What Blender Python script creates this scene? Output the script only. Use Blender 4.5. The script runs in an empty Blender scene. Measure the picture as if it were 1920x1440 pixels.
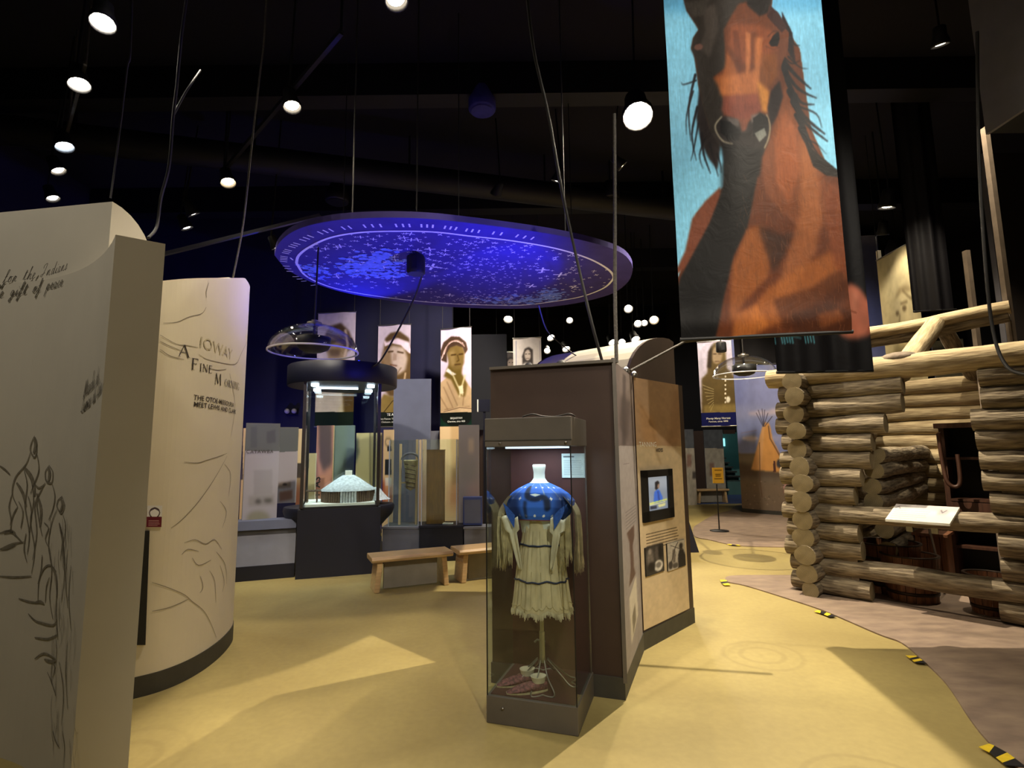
import bpy, bmesh, math, random
import numpy as np
from mathutils import Vector, Matrix
random.seed(4)
sc = bpy.context.scene
COL = sc.collection
PI = math.pi

def lin(v):
    v = v / 255.0
    return v / 12.92 if v <= 0.04045 else ((v + 0.055) / 1.055) ** 2.4
def rgb(r, g, b): return (lin(r), lin(g), lin(b), 1.0)

# ---------------------------------------------------------------- camera
F_PX, EYE = 1000.0, 1.55
TH, RO = math.atan(125 / 1000), math.radians(0.7)
cF = Vector((0, math.cos(TH), math.sin(TH)))
cU0 = Vector((0, -math.sin(TH), math.cos(TH)))
cR0 = Vector((1, 0, 0))
cU = cU0 * math.cos(RO) + cR0 * math.sin(RO)
cR = cR0 * math.cos(RO) - cU0 * math.sin(RO)
CAM = Vector((0, 0, EYE))
cam_data = bpy.data.cameras.new('camera')
cam_data.sensor_width = 36
cam_data.lens = 36 * F_PX / 1920
cam_data.clip_start = 0.05
cam = bpy.data.objects.new('camera', cam_data)
COL.objects.link(cam)
cam.matrix_world = Matrix(((cR.x, cU.x, -cF.x, 0), (cR.y, cU.y, -cF.y, 0), (cR.z, cU.z, -cF.z, EYE), (0, 0, 0, 1)))
sc.camera = cam

# ---------------------------------------------------------------- view and world
sc.view_settings.view_transform = 'Standard'
sc.view_settings.look = 'None'
sc.view_settings.gamma = 1
sc.view_settings.use_curve_mapping = False
sc.view_settings.exposure = 0.0
wd = bpy.data.worlds.new('world'); sc.world = wd
wd.use_nodes = True
wd.node_tree.nodes['Background'].inputs[0].default_value = (0.02, 0.022, 0.03, 1)
wd.node_tree.nodes['Background'].inputs[1].default_value = 1.0

# pixel of the 1920x1440 photograph -> point in the room
def ray(x, y):
    return cR * ((x - 960) / F_PX) + cU * ((720 - y) / F_PX) + cF
def pz(x, y, z=0.0):
    d = ray(x, y); return CAM + d * ((z - EYE) / d.z)
def py_(x, y, Y):
    d = ray(x, y); return CAM + d * (Y / d.y)
def pplane(x, y, P, n):
    d = ray(x, y); return CAM + d * ((Vector(P) - CAM).dot(n) / d.dot(n))
def pabove(x, y, g):
    d = ray(x, y); s = math.hypot(g[0], g[1]) / math.hypot(d.x, d.y); return EYE + d.z * s

# ---------------------------------------------------------------- materials
MATS = {}
def mat(name, col, rough=0.6, var=0.12, scale=8.0, bump=0.0, metal=0.0, spec=0.5, stretch=(1, 1, 1), col2=None, coat=0.0):
    if name in MATS: return MATS[name]
    m = bpy.data.materials.new(name); m.use_nodes = True
    nt = m.node_tree; N = nt.nodes; L = nt.links
    b = N['Principled BSDF']
    tc = N.new('ShaderNodeTexCoord'); mp = N.new('ShaderNodeMapping'); mp.inputs['Scale'].default_value = stretch
    L.new(tc.outputs['Object'], mp.inputs['Vector'])
    nz = N.new('ShaderNodeTexNoise'); nz.inputs['Scale'].default_value = scale; nz.inputs['Detail'].default_value = 5
    L.new(mp.outputs['Vector'], nz.inputs['Vector'])
    rp = N.new('ShaderNodeValToRGB')
    c = rgb(*col)
    if col2: d = rgb(*col2)
    else: d = tuple(x * (1 - var * 2) for x in c[:3]) + (1,)
    if not col2: c = tuple(min(1, x * (1 + var * .6)) for x in c[:3]) + (1,)
    rp.color_ramp.elements[0].position = 0.32; rp.color_ramp.elements[0].color = d
    rp.color_ramp.elements[1].position = 0.68; rp.color_ramp.elements[1].color = c
    L.new(nz.outputs['Fac'], rp.inputs['Fac']); L.new(rp.outputs['Color'], b.inputs['Base Color'])
    b.inputs['Roughness'].default_value = rough; b.inputs['Metallic'].default_value = metal
    b.inputs['Specular IOR Level'].default_value = spec
    b.inputs['Coat Weight'].default_value = coat
    if bump:
        bp = N.new('ShaderNodeBump'); bp.inputs['Strength'].default_value = bump; bp.inputs['Distance'].default_value = 0.02
        L.new(nz.outputs['Fac'], bp.inputs['Height']); L.new(bp.outputs['Normal'], b.inputs['Normal'])
    MATS[name] = m
    return m
def emit(name, col, strength):
    if name in MATS: return MATS[name]
    m = bpy.data.materials.new(name); m.use_nodes = True
    b = m.node_tree.nodes['Principled BSDF']
    b.inputs['Base Color'].default_value = rgb(*col)
    b.inputs['Emission Color'].default_value = rgb(*col); b.inputs['Emission Strength'].default_value = strength
    MATS[name] = m; return m
def printmat(name, rough=0.6, spec=0.3, emission=0.0, bump=0.0):
    if name in MATS: return MATS[name]
    m = bpy.data.materials.new(name); m.use_nodes = True
    N = m.node_tree.nodes; L = m.node_tree.links; b = N['Principled BSDF']
    a = N.new('ShaderNodeAttribute'); a.attribute_name = 'print'
    L.new(a.outputs['Color'], b.inputs['Base Color'])
    b.inputs['Roughness'].default_value = rough; b.inputs['Specular IOR Level'].default_value = spec
    if emission:
        L.new(a.outputs['Color'], b.inputs['Emission Color']); b.inputs['Emission Strength'].default_value = emission
    if bump:
        nz = N.new('ShaderNodeTexNoise'); nz.inputs['Scale'].default_value = 7; nz.inputs['Detail'].default_value = 4
        nz.inputs['Distortion'].default_value = 1.2
        tc = N.new('ShaderNodeTexCoord'); L.new(tc.outputs['Object'], nz.inputs['Vector'])
        bp = N.new('ShaderNodeBump'); bp.inputs['Strength'].default_value = bump; bp.inputs['Distance'].default_value = 0.03
        L.new(nz.outputs['Fac'], bp.inputs['Height']); L.new(bp.outputs['Normal'], b.inputs['Normal'])
    MATS[name] = m; return m
def glassmat(name, tint=(0.93, 0.97, 0.96), refl=0.05):
    if name in MATS: return MATS[name]
    m = bpy.data.materials.new(name); m.use_nodes = True
    N = m.node_tree.nodes; L = m.node_tree.links
    N.remove(N['Principled BSDF']); out = N['Material Output']
    tr = N.new('ShaderNodeBsdfTransparent'); tr.inputs[0].default_value = (*tint, 1)
    gl = N.new('ShaderNodeBsdfGlossy'); gl.inputs['Roughness'].default_value = 0.02; gl.inputs[0].default_value = (1, 1, 1, 1)
    lw = N.new('ShaderNodeLayerWeight'); lw.inputs['Blend'].default_value = .5
    pw = N.new('ShaderNodeMath'); pw.operation = 'POWER'; pw.inputs[1].default_value = 3.5; L.new(lw.outputs['Facing'], pw.inputs[0])
    ma = N.new('ShaderNodeMath'); ma.operation = 'MULTIPLY_ADD'; ma.inputs[1].default_value = .55; ma.inputs[2].default_value = refl; L.new(pw.outputs[0], ma.inputs[0])
    mx = N.new('ShaderNodeMixShader')
    L.new(ma.outputs[0], mx.inputs[0]); L.new(tr.outputs[0], mx.inputs[1]); L.new(gl.outputs[0], mx.inputs[2])
    L.new(mx.outputs[0], out.inputs[0])
    MATS[name] = m; return m

# ---------------------------------------------------------------- mesh helper
class MB:
    def __init__(s): s.v = []; s.f = []; s.m = []; s.sm = []
    def add(s, vs, fs, mi=0, smooth=False):
        o = len(s.v); s.v += [tuple(p) for p in vs]
        for f in fs: s.f.append(tuple(i + o for i in f)); s.m.append(mi); s.sm.append(smooth)
        return s
    def box(s, a, b, mi=0):
        x0, y0, z0 = a; x1, y1, z1 = b
        return s.add([(x0,y0,z0),(x1,y0,z0),(x1,y1,z0),(x0,y1,z0),(x0,y0,z1),(x1,y0,z1),(x1,y1,z1),(x0,y1,z1)],
              [(0,3,2,1),(4,5,6,7),(0,1,5,4),(1,2,6,5),(2,3,7,6),(3,0,4,7)], mi)
    def beam(s, p, q, w, h, mi=0, up=(0, 0, 1)):
        p = Vector(p); q = Vector(q); d = (q - p).normalized(); up = Vector(up)
        if abs(d.dot(up)) > .98: up = Vector((1, 0, 0))
        a = d.cross(up).normalized(); c = a.cross(d).normalized()
        vs = []
        for e in (p, q):
            for (i, j) in ((-1,-1),(1,-1),(1,1),(-1,1)): vs.append(e + a * (w / 2 * i) + c * (h / 2 * j))
        return s.add(vs, [(3,2,1,0),(4,5,6,7),(0,1,5,4),(1,2,6,5),(2,3,7,6),(3,0,4,7)], mi)
    def prism(s, poly, z0, z1, mi=0, mtop=None):
        n = len(poly); z0f = z0 if callable(z0) else (lambda i: z0); z1f = z1 if callable(z1) else (lambda i: z1)
        vs = [(p[0], p[1], z0f(i)) for i, p in enumerate(poly)] + [(p[0], p[1], z1f(i)) for i, p in enumerate(poly)]
        s.add(vs, [(i, (i + 1) % n, n + (i + 1) % n, n + i) for i in range(n)], mi)
        s.add(vs, [tuple(range(n, 2 * n))], mi if mtop is None else mtop); s.add(vs, [tuple(reversed(range(n)))], mi)
        return s
    def tube(s, path, r, n=8, mi=0, cap=True, capm=None):
        path = [Vector(p) for p in path]; k = len(path); R = r if isinstance(r, (list, tuple)) else [r] * k
        vs = []; prev = None
        for i, p in enumerate(path):
            d = (path[min(i + 1, k - 1)] - path[max(i - 1, 0)]).normalized()
            if prev is None:
                u = d.orthogonal().normalized()
            else:
                u = (prev - d * prev.dot(d)).normalized()
            prev = u; w = d.cross(u)
            for j in range(n):
                a = 2 * PI * j / n; vs.append(p + (u * math.cos(a) + w * math.sin(a)) * R[i])
        fs = []
        for i in range(k - 1):
            for j in range(n): fs.append((i*n+j, i*n+(j+1)%n, (i+1)*n+(j+1)%n, (i+1)*n+j))
        s.add(vs, fs, mi, True)
        if cap: s.add(vs, [tuple(reversed(range(n))), tuple(range((k-1)*n, k*n))], mi if capm is None else capm)
        return s
    def lathe(s, prof, n=24, c=(0, 0, 0), mi=0, sx=1, sy=1, rot=None, cap=True):
        vs = []; k = len(prof)
        for (r, z) in prof:
            for j in range(n):
                a = 2 * PI * j / n; vs.append(Vector((r * math.cos(a) * sx, r * math.sin(a) * sy, z)))
        if rot is not None: vs = [rot @ v for v in vs]
        vs = [v + Vector(c) for v in vs]
        fs = [(i*n+j, i*n+(j+1)%n, (i+1)*n+(j+1)%n, (i+1)*n+j) for i in range(k-1) for j in range(n)]
        s.add(vs, fs, mi, True)
        cap = cap and prof[0] != prof[-1]
        if cap and prof[0][0] > 1e-5: s.add(vs, [tuple(reversed(range(n)))], mi)
        if cap and prof[-1][0] > 1e-5: s.add(vs, [tuple(range((k-1)*n, k*n))], mi)
        return s
    def grid(s, fn, nu, nv, mi=0, smooth=True):
        vs = [fn(i / nu, j / nv) for j in range(nv + 1) for i in range(nu + 1)]
        fs = [(j*(nu+1)+i, j*(nu+1)+i+1, (j+1)*(nu+1)+i+1, (j+1)*(nu+1)+i) for j in range(nv) for i in range(nu)]
        return s.add(vs, fs, mi, smooth)
    def ell(s, c, r, n=12, m=8, mi=0):
        prof = [(max(1e-4, math.sin(PI * i / m)) , -math.cos(PI * i / m)) for i in range(m + 1)]
        vs = []
        for (q, z) in prof:
            for j in range(n):
                a = 2*PI*j/n; vs.append((c[0]+q*math.cos(a)*r[0], c[1]+q*math.sin(a)*r[1], c[2]+z*r[2]))
        return s.add(vs, [(i*n+j, i*n+(j+1)%n, (i+1)*n+(j+1)%n, (i+1)*n+j) for i in range(m) for j in range(n)], mi, True)
    def build(s, name, mats, parent=None, bevel=0):
        me = bpy.data.meshes.new(name); me.from_pydata(s.v, [], s.f)
        for m in (mats if isinstance(mats, (list, tuple)) else [mats]): me.materials.append(m)
        me.polygons.foreach_set('material_index', s.m); me.polygons.foreach_set('use_smooth', s.sm)
        me.update()
        o = bpy.data.objects.new(name, me); COL.objects.link(o)
        if parent: o.parent = parent
        if bevel:
            bv = o.modifiers.new('bevel', 'BEVEL'); bv.width = bevel; bv.segments = 2; bv.limit_method = 'ANGLE'
        return o

def tag(o, label, cat, group=None):
    o['label'] = label; o['category'] = cat
    if group: o['group'] = group
    return o
def thing(name, label, cat, loc=(0, 0, 0), rz=0.0, group=None):
    o = bpy.data.objects.new(name, None); COL.objects.link(o)
    o.location = loc; o.rotation_euler = (0, 0, rz); o.empty_display_size = .1
    return tag(o, label, cat, group)
def struct(o): o['kind'] = 'structure'; return o
def stuff(o): o['kind'] = 'stuff'; return o
def loc_of(root, p):
    p = Vector(p) - root.location; a = -root.rotation_euler.z
    return Vector((p.x * math.cos(a) - p.y * math.sin(a), p.x * math.sin(a) + p.y * math.cos(a), p.z))
def wmb(mb, root):           # world coordinates -> coordinates of the thing
    mb.v = [tuple(loc_of(root, p)) for p in mb.v]; return mb
def smooth_path(pts, k=6):
    P = [Vector(p) for p in pts]; out = []
    for i in range(len(P) - 1):
        a = P[max(i - 1, 0)]; b = P[i]; c = P[i + 1]; d = P[min(i + 2, len(P) - 1)]
        for j in range(k):
            t = j / k
            out.append(.5 * ((2*b) + (c - a)*t + (2*a - 5*b + 4*c - d)*t*t + (3*b - a - 3*c + d)*t**3))
    out.append(P[-1]); return out

# ---------------------------------------------------------------- printed pictures (painted in code, stored on the print's own vertices)
class Pic:
    def __init__(s, w, h, bg=(255, 255, 255), uv=None):
        s.w, s.h = int(w), int(h); s.a = np.zeros((s.h, s.w, 3)); s.a[:] = bg
        s.uv = uv; s.X, s.Y = np.meshgrid(np.arange(s.w) + .5, np.arange(s.h) + .5)
        s.k = 1.0
    def P(s, pts):
        out = []
        for p in pts:
            u, v = s.uv(*p) if s.uv else p
            out.append((u * s.w, v * s.h))
        return out
    def blur(s, m, r):
        r = int(round(r * s.k))
        if r < 1: return m
        for _ in range(2):
            for ax in (0, 1):
                pad = [(0, 0), (0, 0)]; pad[ax] = (r + 1, r)
                c = np.cumsum(np.pad(m, pad, mode='edge'), axis=ax); n = m.shape[ax]
                hi = np.take(c, np.arange(2*r+1, 2*r+1+n), axis=ax); lo = np.take(c, np.arange(0, n), axis=ax)
                m = (hi - lo) / (2 * r + 1)
        return m
    def put(s, m, col, a):
        m = np.clip(m * a, 0, 1)[..., None]; s.a = s.a * (1 - m) + np.array(col, float) * m; return s
    def poly(s, pts, col, soft=0, a=1.0, smooth=0):
        if smooth: pts = [(p.x, p.y) for p in smooth_path([(q[0], q[1], 0) for q in list(pts) + [pts[0]]], smooth)]
        q = s.P(pts); m = np.zeros((s.h, s.w), bool); n = len(q)
        for i in range(n):
            x0, y0 = q[i]; x1, y1 = q[(i + 1) % n]
            if y0 == y1: continue
            c = ((s.Y >= min(y0, y1)) & (s.Y < max(y0, y1))) & (s.X < x0 + (s.Y - y0) * (x1 - x0) / (y1 - y0))
            m ^= c
        return s.put(s.blur(m.astype(float), soft), col, a)
    def ell(s, cx, cy, rx, ry, col, soft=0, a=1.0):
        return s.poly([(cx + rx * math.cos(t * PI / 10), cy + ry * math.sin(t * PI / 10)) for t in range(20)], col, soft, a)
    def line(s, pts, w, col, soft=0, a=1.0, smooth=0, taper=False):
        if smooth: pts = [(p.x, p.y) for p in smooth_path([(q[0], q[1], 0) for q in pts], smooth)]
        q = s.P(pts); m = np.zeros((s.h, s.w)); n = len(q) - 1
        for i in range(n):
            (x0, y0), (x1, y1) = q[i], q[i + 1]
            ww = w * (1 - .85 * i / max(1, n)) if taper else w
            pad = ww + 2
            ax, bx = int(max(0, min(x0, x1) - pad)), int(min(s.w, max(x0, x1) + pad + 1)); ay, by = int(max(0, min(y0, y1) - pad)), int(min(s.h, max(y0, y1) + pad + 1))
            if ax >= bx or ay >= by: continue
            X = s.X[ay:by, ax:bx]; Y = s.Y[ay:by, ax:bx]; dx, dy = x1 - x0, y1 - y0; L2 = dx*dx + dy*dy + 1e-9
            t = np.clip(((X - x0) * dx + (Y - y0) * dy) / L2, 0, 1)
            d = np.hypot(X - x0 - t * dx, Y - y0 - t * dy)
            m[ay:by, ax:bx] = np.maximum(m[ay:by, ax:bx], np.clip(ww / 2 - d + .5, 0, 1))
        return s.put(s.blur(m, soft), col, a)
    def rnd(s, nx, ny, seed=0):
        g = np.random.RandomState(seed).rand(ny + 2, nx + 2)
        xs = s.X / s.w * nx; ys = s.Y / s.h * ny; x0 = xs.astype(int); y0 = ys.astype(int); fx = xs - x0; fy = ys - y0
        fx = fx*fx*(3-2*fx); fy = fy*fy*(3-2*fy)
        return (g[y0, x0]*(1-fx)+g[y0, x0+1]*fx)*(1-fy) + (g[y0+1, x0]*(1-fx)+g[y0+1, x0+1]*fx)*fy
    def contrast(s, k, mid=200, gain=1.0):
        s.a = np.clip((s.a - mid) * k + mid * gain, 0, 255); return s
    def grain(s, amp, nx, ny, seed=0):
        n = (s.rnd(nx, ny, seed) * .6 + s.rnd(nx * 2, ny * 2, seed + 1) * .4 - .5) * 2
        s.a = s.a * (1 + amp * n[..., None]); return s
    def text_rows(s, x0, y0, x1, y1, n, col, w=1.2, a=.8, seed=0, slope=0.0):     # small illegible body copy
        r = random.Random(seed)
        for i in range(n):
            y = y0 + (y1 - y0) * i / max(1, n - 1); x = x0; e = x1 - (x1 - x0) * (r.random() * .35 if i == n - 1 else r.random() * .08)
            while x < e:
                l = (x1 - x0) * r.uniform(.04, .12); xe = min(e, x + l)
                s.line([(x, y + slope * (x - x0)), (xe, y + slope * (xe - x0))], w, col, 0, a); x = xe + (x1 - x0) * .025
        return s

def print_grid(name, pic, fn, parent, material):
    """One mesh of pic.w x pic.h vertices; fn(u, v_down) arrays -> x, y, z arrays (thing's coordinates)."""
    u = np.linspace(0, 1, pic.w); v = np.linspace(0, 1, pic.h); U, V = np.meshgrid(u, v)
    x, y, z = fn(U, V); co = np.stack([x, y, z], -1).reshape(-1, 3).astype(np.float32)
    i = np.arange(pic.w * pic.h).reshape(pic.h, pic.w)
    q = np.stack([i[1:, :-1], i[1:, 1:], i[:-1, 1:], i[:-1, :-1]], -1).reshape(-1, 4).astype(np.int32)
    me = bpy.data.meshes.new(name)
    me.vertices.add(len(co)); me.vertices.foreach_set('co', co.ravel())
    me.loops.add(q.size); me.loops.foreach_set('vertex_index', q.ravel())
    me.polygons.add(len(q)); me.polygons.foreach_set('loop_start', np.arange(0, q.size, 4, dtype=np.int32))
    me.polygons.foreach_set('use_smooth', np.ones(len(q), bool))
    me.update(calc_edges=True); me.validate()
    c = np.clip(pic.a / 255, 0, 1); c = np.where(c <= .04045, c / 12.92, ((c + .055) / 1.055) ** 2.4)
    at = me.color_attributes.new('print', 'FLOAT_COLOR', 'POINT')
    buf = np.ones((pic.h * pic.w, 4), np.float32); buf[:, :3] = c.reshape(-1, 3); at.data.foreach_set('color', buf.ravel())
    me.materials.append(material)
    o = bpy.data.objects.new(name, me); COL.objects.link(o)
    if parent: o.parent = parent
    return o

class Panel:
    """A flat upright face between two floor points, seen from the front; uv() turns a photo pixel into a place on it."""
    def __init__(s, p0, p1, z0, z1):
        s.p0 = Vector((p0[0], p0[1], 0)); s.p1 = Vector((p1[0], p1[1], 0)); s.z0, s.z1 = z0, z1
        s.r = (s.p1 - s.p0); s.W = s.r.length; s.r.normalize(); s.n = s.r.cross(Vector((0, 0, 1)))
    def uv(s, x, y):
        q = pplane(x, y, s.p0, s.n); return ((q - s.p0).dot(s.r) / s.W, (s.z1 - q.z) / (s.z1 - s.z0))
    def pt(s, u, v, off=0.0):
        p = s.p0 + s.r * (u * s.W) + s.n * off; return Vector((p.x, p.y, s.z1 - v * (s.z1 - s.z0)))
    def rz(s): return math.atan2(s.r.y, s.r.x)
    def px(s, x, y, off=0.0): return s.pt(*s.uv(x, y), off)
def panel_px(bl, br, yt, z0=None, thick=None):
    """bl / br: (x, y, Y) bottom corners in the photo with their distance; yt: top row at the left corner."""
    a = py_(*bl); b = py_(*br); top = py_(bl[0], yt, bl[2]).z
    return Panel(a, b, a.z if z0 is None else z0, top)

def board(name, label, cat, pn, pic, body, thick=.04, group=None, foot=None, face='printed_face', wave=None, pm=None, root=None):
    """A printed panel: a board with thickness and its printed face."""
    if root is None: root = thing(name, label, cat, (pn.p0.x, pn.p0.y, pn.z0 if foot is None else foot), pn.rz(), group)
    base = loc_of(root, Vector((pn.p0.x, pn.p0.y, pn.z0)))
    H = pn.z1 - pn.z0
    bo = MB().box((base.x, base.y, base.z), (base.x + pn.W, base.y + thick, base.z + H)).build('board', body, root)
    if pic is not None:
        print_grid(face, pic, lambda U, V: (base.x + U * pn.W, base.y - .003 + 0 * U, base.z + (1 - V) * H), bo, pm or printmat('print_matte'))
    return root

# ---------------------------------------------------------------- lettering
def lettering(s, size, fn, parent, material, name='lettering', shear=0.0, align='LEFT', bold=0.0, spacing=1.0, serif=False):
    """Letters as flat mesh; fn(x, y) -> point of the thing."""
    cu = bpy.data.curves.new('letters', 'FONT'); cu.body = s; cu.size = size; cu.shear = shear; cu.align_x = align
    cu.resolution_u = 3; cu.offset = bold; cu.space_character = spacing; cu.fill_mode = 'FRONT'
    ob = bpy.data.objects.new('letters', cu)
    me = bpy.data.meshes.new_from_object(ob); bpy.data.objects.remove(ob)
    me.materials.clear(); me.materials.append(material)
    for v in me.vertices: v.co = fn(v.co.x, v.co.y)
    me.name = name
    o = bpy.data.objects.new(name, me); COL.objects.link(o)
    if parent: o.parent = parent
    return o
SERIF = {   # roman capitals drawn as strokes (x0, y0, x1, y1, width) on a unit-high body
 'A': (.9, [(.08,0,.44,1,.06),(.44,1,.82,0,.13),(.2,.36,.68,.36,.05),(0,.015,.2,.015,.03),(.68,.015,.94,.015,.03)]),
 'F': (.66, [(.16,0,.16,1,.12),(.16,.97,.6,.97,.06),(.16,.54,.48,.54,.05),(.6,.8,.6,1,.04),(.48,.46,.48,.62,.04),(.02,.015,.32,.015,.03),(.02,.985,.16,.985,.03)]),
 'I': (.36, [(.18,0,.18,1,.12),(.02,.015,.34,.015,.03),(.02,.985,.34,.985,.03)]),
 'N': (.9, [(.14,0,.14,1,.05),(.12,1,.76,0,.13),(.76,0,.76,1,.05),(.02,.015,.26,.015,.03),(.02,.985,.14,.985,.03),(.64,.985,.9,.985,.03)]),
 'E': (.66, [(.16,0,.16,1,.12),(.16,.97,.58,.97,.06),(.16,.53,.48,.53,.05),(.16,.03,.6,.03,.06),(.58,.82,.58,1,.04),(.6,0,.62,.2,.04),(.02,.015,.16,.015,.03),(.02,.985,.16,.985,.03)]),
 'M': (1.05, [(.12,0,.2,1,.05),(.2,1,.52,.08,.12),(.52,.08,.84,1,.05),(.84,1,.92,0,.12),(0,.015,.24,.015,.03),(.8,.015,1.05,.015,.03)]),
 'O': (.88, 'O'), 'G': (.86, 'G'),
 'R': (.78, [(.16,0,.16,1,.12),(.16,.97,.42,.97,.05),(.42,.97,.56,.88,.08),(.56,.88,.58,.7,.11),(.58,.7,.42,.52,.08),(.42,.52,.16,.5,.05),(.36,.5,.74,0,.12),(.02,.015,.3,.015,.03),(.02,.985,.16,.985,.03)]),
}
def roman(word, size, fn, parent, material, name='lettering'):
    mb = MB(); x = 0
    for ch in word:
        w, st = SERIF[ch]
        if isinstance(st, str):
            n = 22; a0, a1 = (0, 2 * PI) if st == 'O' else (.18 * PI, 1.72 * PI); pts = []
            for i in range(n + 1):
                t = a0 + (a1 - a0) * i / n; th = .05 + .07 * abs(math.cos(t))
                c, s_ = math.cos(t), math.sin(t)
                pts.append(((.43 + .4 * c, .5 + .52 * s_), (.43 + (.4 - th) * c, .5 + (.52 - th * .6) * s_)))
            for i in range(n):
                q = [pts[i][0], pts[i+1][0], pts[i+1][1], pts[i][1]]
                mb.add([fn(x + p[0] * size, p[1] * size) for p in q], [(0, 1, 2, 3)])
            if st == 'G':
                for (a, b, c, d, e) in ((.74,.02,.74,.42,.11),(.58,.42,.86,.42,.03)):
                    dx, dy = c - a, d - b; l = math.hypot(dx, dy); nx, ny = -dy/l*e/2, dx/l*e/2
                    mb.add([fn(x+(p[0])*size, p[1]*size) for p in ((a+nx,b+ny),(c+nx,d+ny),(c-nx,d-ny),(a-nx,b-ny))], [(0,1,2,3)])
        else:
            for (a, b, c, d, e) in st:
                dx, dy = c - a, d - b; l = math.hypot(dx, dy); nx, ny = -dy / l * e / 2, dx / l * e / 2
                mb.add([fn(x + p[0] * size, p[1] * size) for p in ((a+nx,b+ny),(c+nx,d+ny),(c-nx,d-ny),(a-nx,b-ny))], [(0, 1, 2, 3)])
        x += (w + .08) * size
    return mb.build(name, material, parent)

# ---------------------------------------------------------------- palette
m_white = mat('warm_white_paint', (216, 208, 186), .7, .03, 3)
m_cream = mat('cream_laminate', (224, 214, 188), .65, .03, 2)
m_kick = mat('dark_grey_kick', (66, 64, 56), .6, .08, 12)
m_dbrown = mat('dark_brown_laminate', (64, 48, 40), .55, .06, 5)
m_grey = mat('grey_case_laminate', (98, 92, 84), .5, .06, 6)
m_maroon = mat('maroon_lining', (74, 38, 36), .7, .1, 10)
m_navy = mat('navy_laminate', (15, 17, 34), .5, .08, 5)
m_navy_wall = mat('navy_wall_paint', (24, 24, 60), .8, .1, 2)
m_black_wall = mat('black_wall_paint', (20, 20, 26), .85, .1, 2)
m_black = mat('matte_black', (14, 14, 15), .6, .1, 10)
m_cable = mat('black_cable', (34, 32, 30), .6, .1, 20)
m_rope = mat('grey_rope', (84, 80, 74), .8, .15, 60, .5)
m_steel = mat('brushed_steel', (150, 146, 138), .35, .06, 30, 0, .9)
m_pole = mat('pale_painted_pole', (128, 114, 98), .6, .1, 10)
m_glass = glassmat('clear_glass', (.93, .97, .96), .035)
m_oak = mat('varnished_oak', (206, 172, 124), .35, .12, 6, .05, stretch=(.6, 6, 6), coat=.3)
m_panelgrey = mat('grey_bench_panel', (140, 134, 122), .7, .06, 8)
m_ink = mat('dark_ink', (62, 54, 46), .8, .05, 20)
m_softink = mat('faded_brown_ink', (150, 140, 118), .85, .08, 20)
m_sketch = mat('grey_sketch_ink', (134, 127, 110), .85, .2, 30)
m_whiteink = mat('white_ink', (240, 240, 226), .7, .03, 20)
m_bark = mat('weathered_log_wood', (156, 142, 116), .85, .2, 5, .7, stretch=(1.2, 9, 9), col2=(82, 70, 54))
m_bark2 = mat('pale_peeled_log_wood', (190, 172, 134), .85, .15, 5, .4, stretch=(1.0, 9, 9), col2=(132, 114, 84))
m_chink = mat('grey_daub', (126, 112, 96), .9, .2, 14, .6)
m_stave = mat('brown_stave_wood', (128, 80, 46), .6, .2, 6, .2, stretch=(8, 8, .8), col2=(84, 50, 28))
m_hoop = mat('dark_hoop_iron', (58, 44, 34), .5, .2, 20, 0, .5)
m_darkwood = mat('dark_walnut', (74, 46, 32), .5, .2, 5, .1, stretch=(8, 8, 1))
m_buck = mat('tan_buckskin', (216, 200, 162), .85, .16, 14, .3, stretch=(1, 1, .5))
m_buckp = mat('pale_buckskin', (222, 212, 184), .85, .1, 14, .2)
m_fringe = mat('buckskin_fringe', (196, 180, 138), .85, .2, 20)
m_blue = mat('blue_beadwork', (46, 92, 186), .6, .12, 90, .3)
m_bluedk = mat('dark_blue_beadwork', (26, 38, 74), .6, .1, 90)
m_bead = mat('white_beads', (232, 232, 224), .5, .05, 20)
m_mann = mat('white_mannequin', (226, 230, 222), .6, .03, 8)
m_sign = mat('yellow_sign_paint', (222, 176, 44), .6, .05, 6)
m_tapey = mat('yellow_tape', (238, 206, 44), .5, .06, 20)
m_tapek = mat('black_tape', (26, 26, 30), .5, .1, 20)
m_duct = mat('black_duct', (11, 11, 20), .6, .1, 4)
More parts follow.
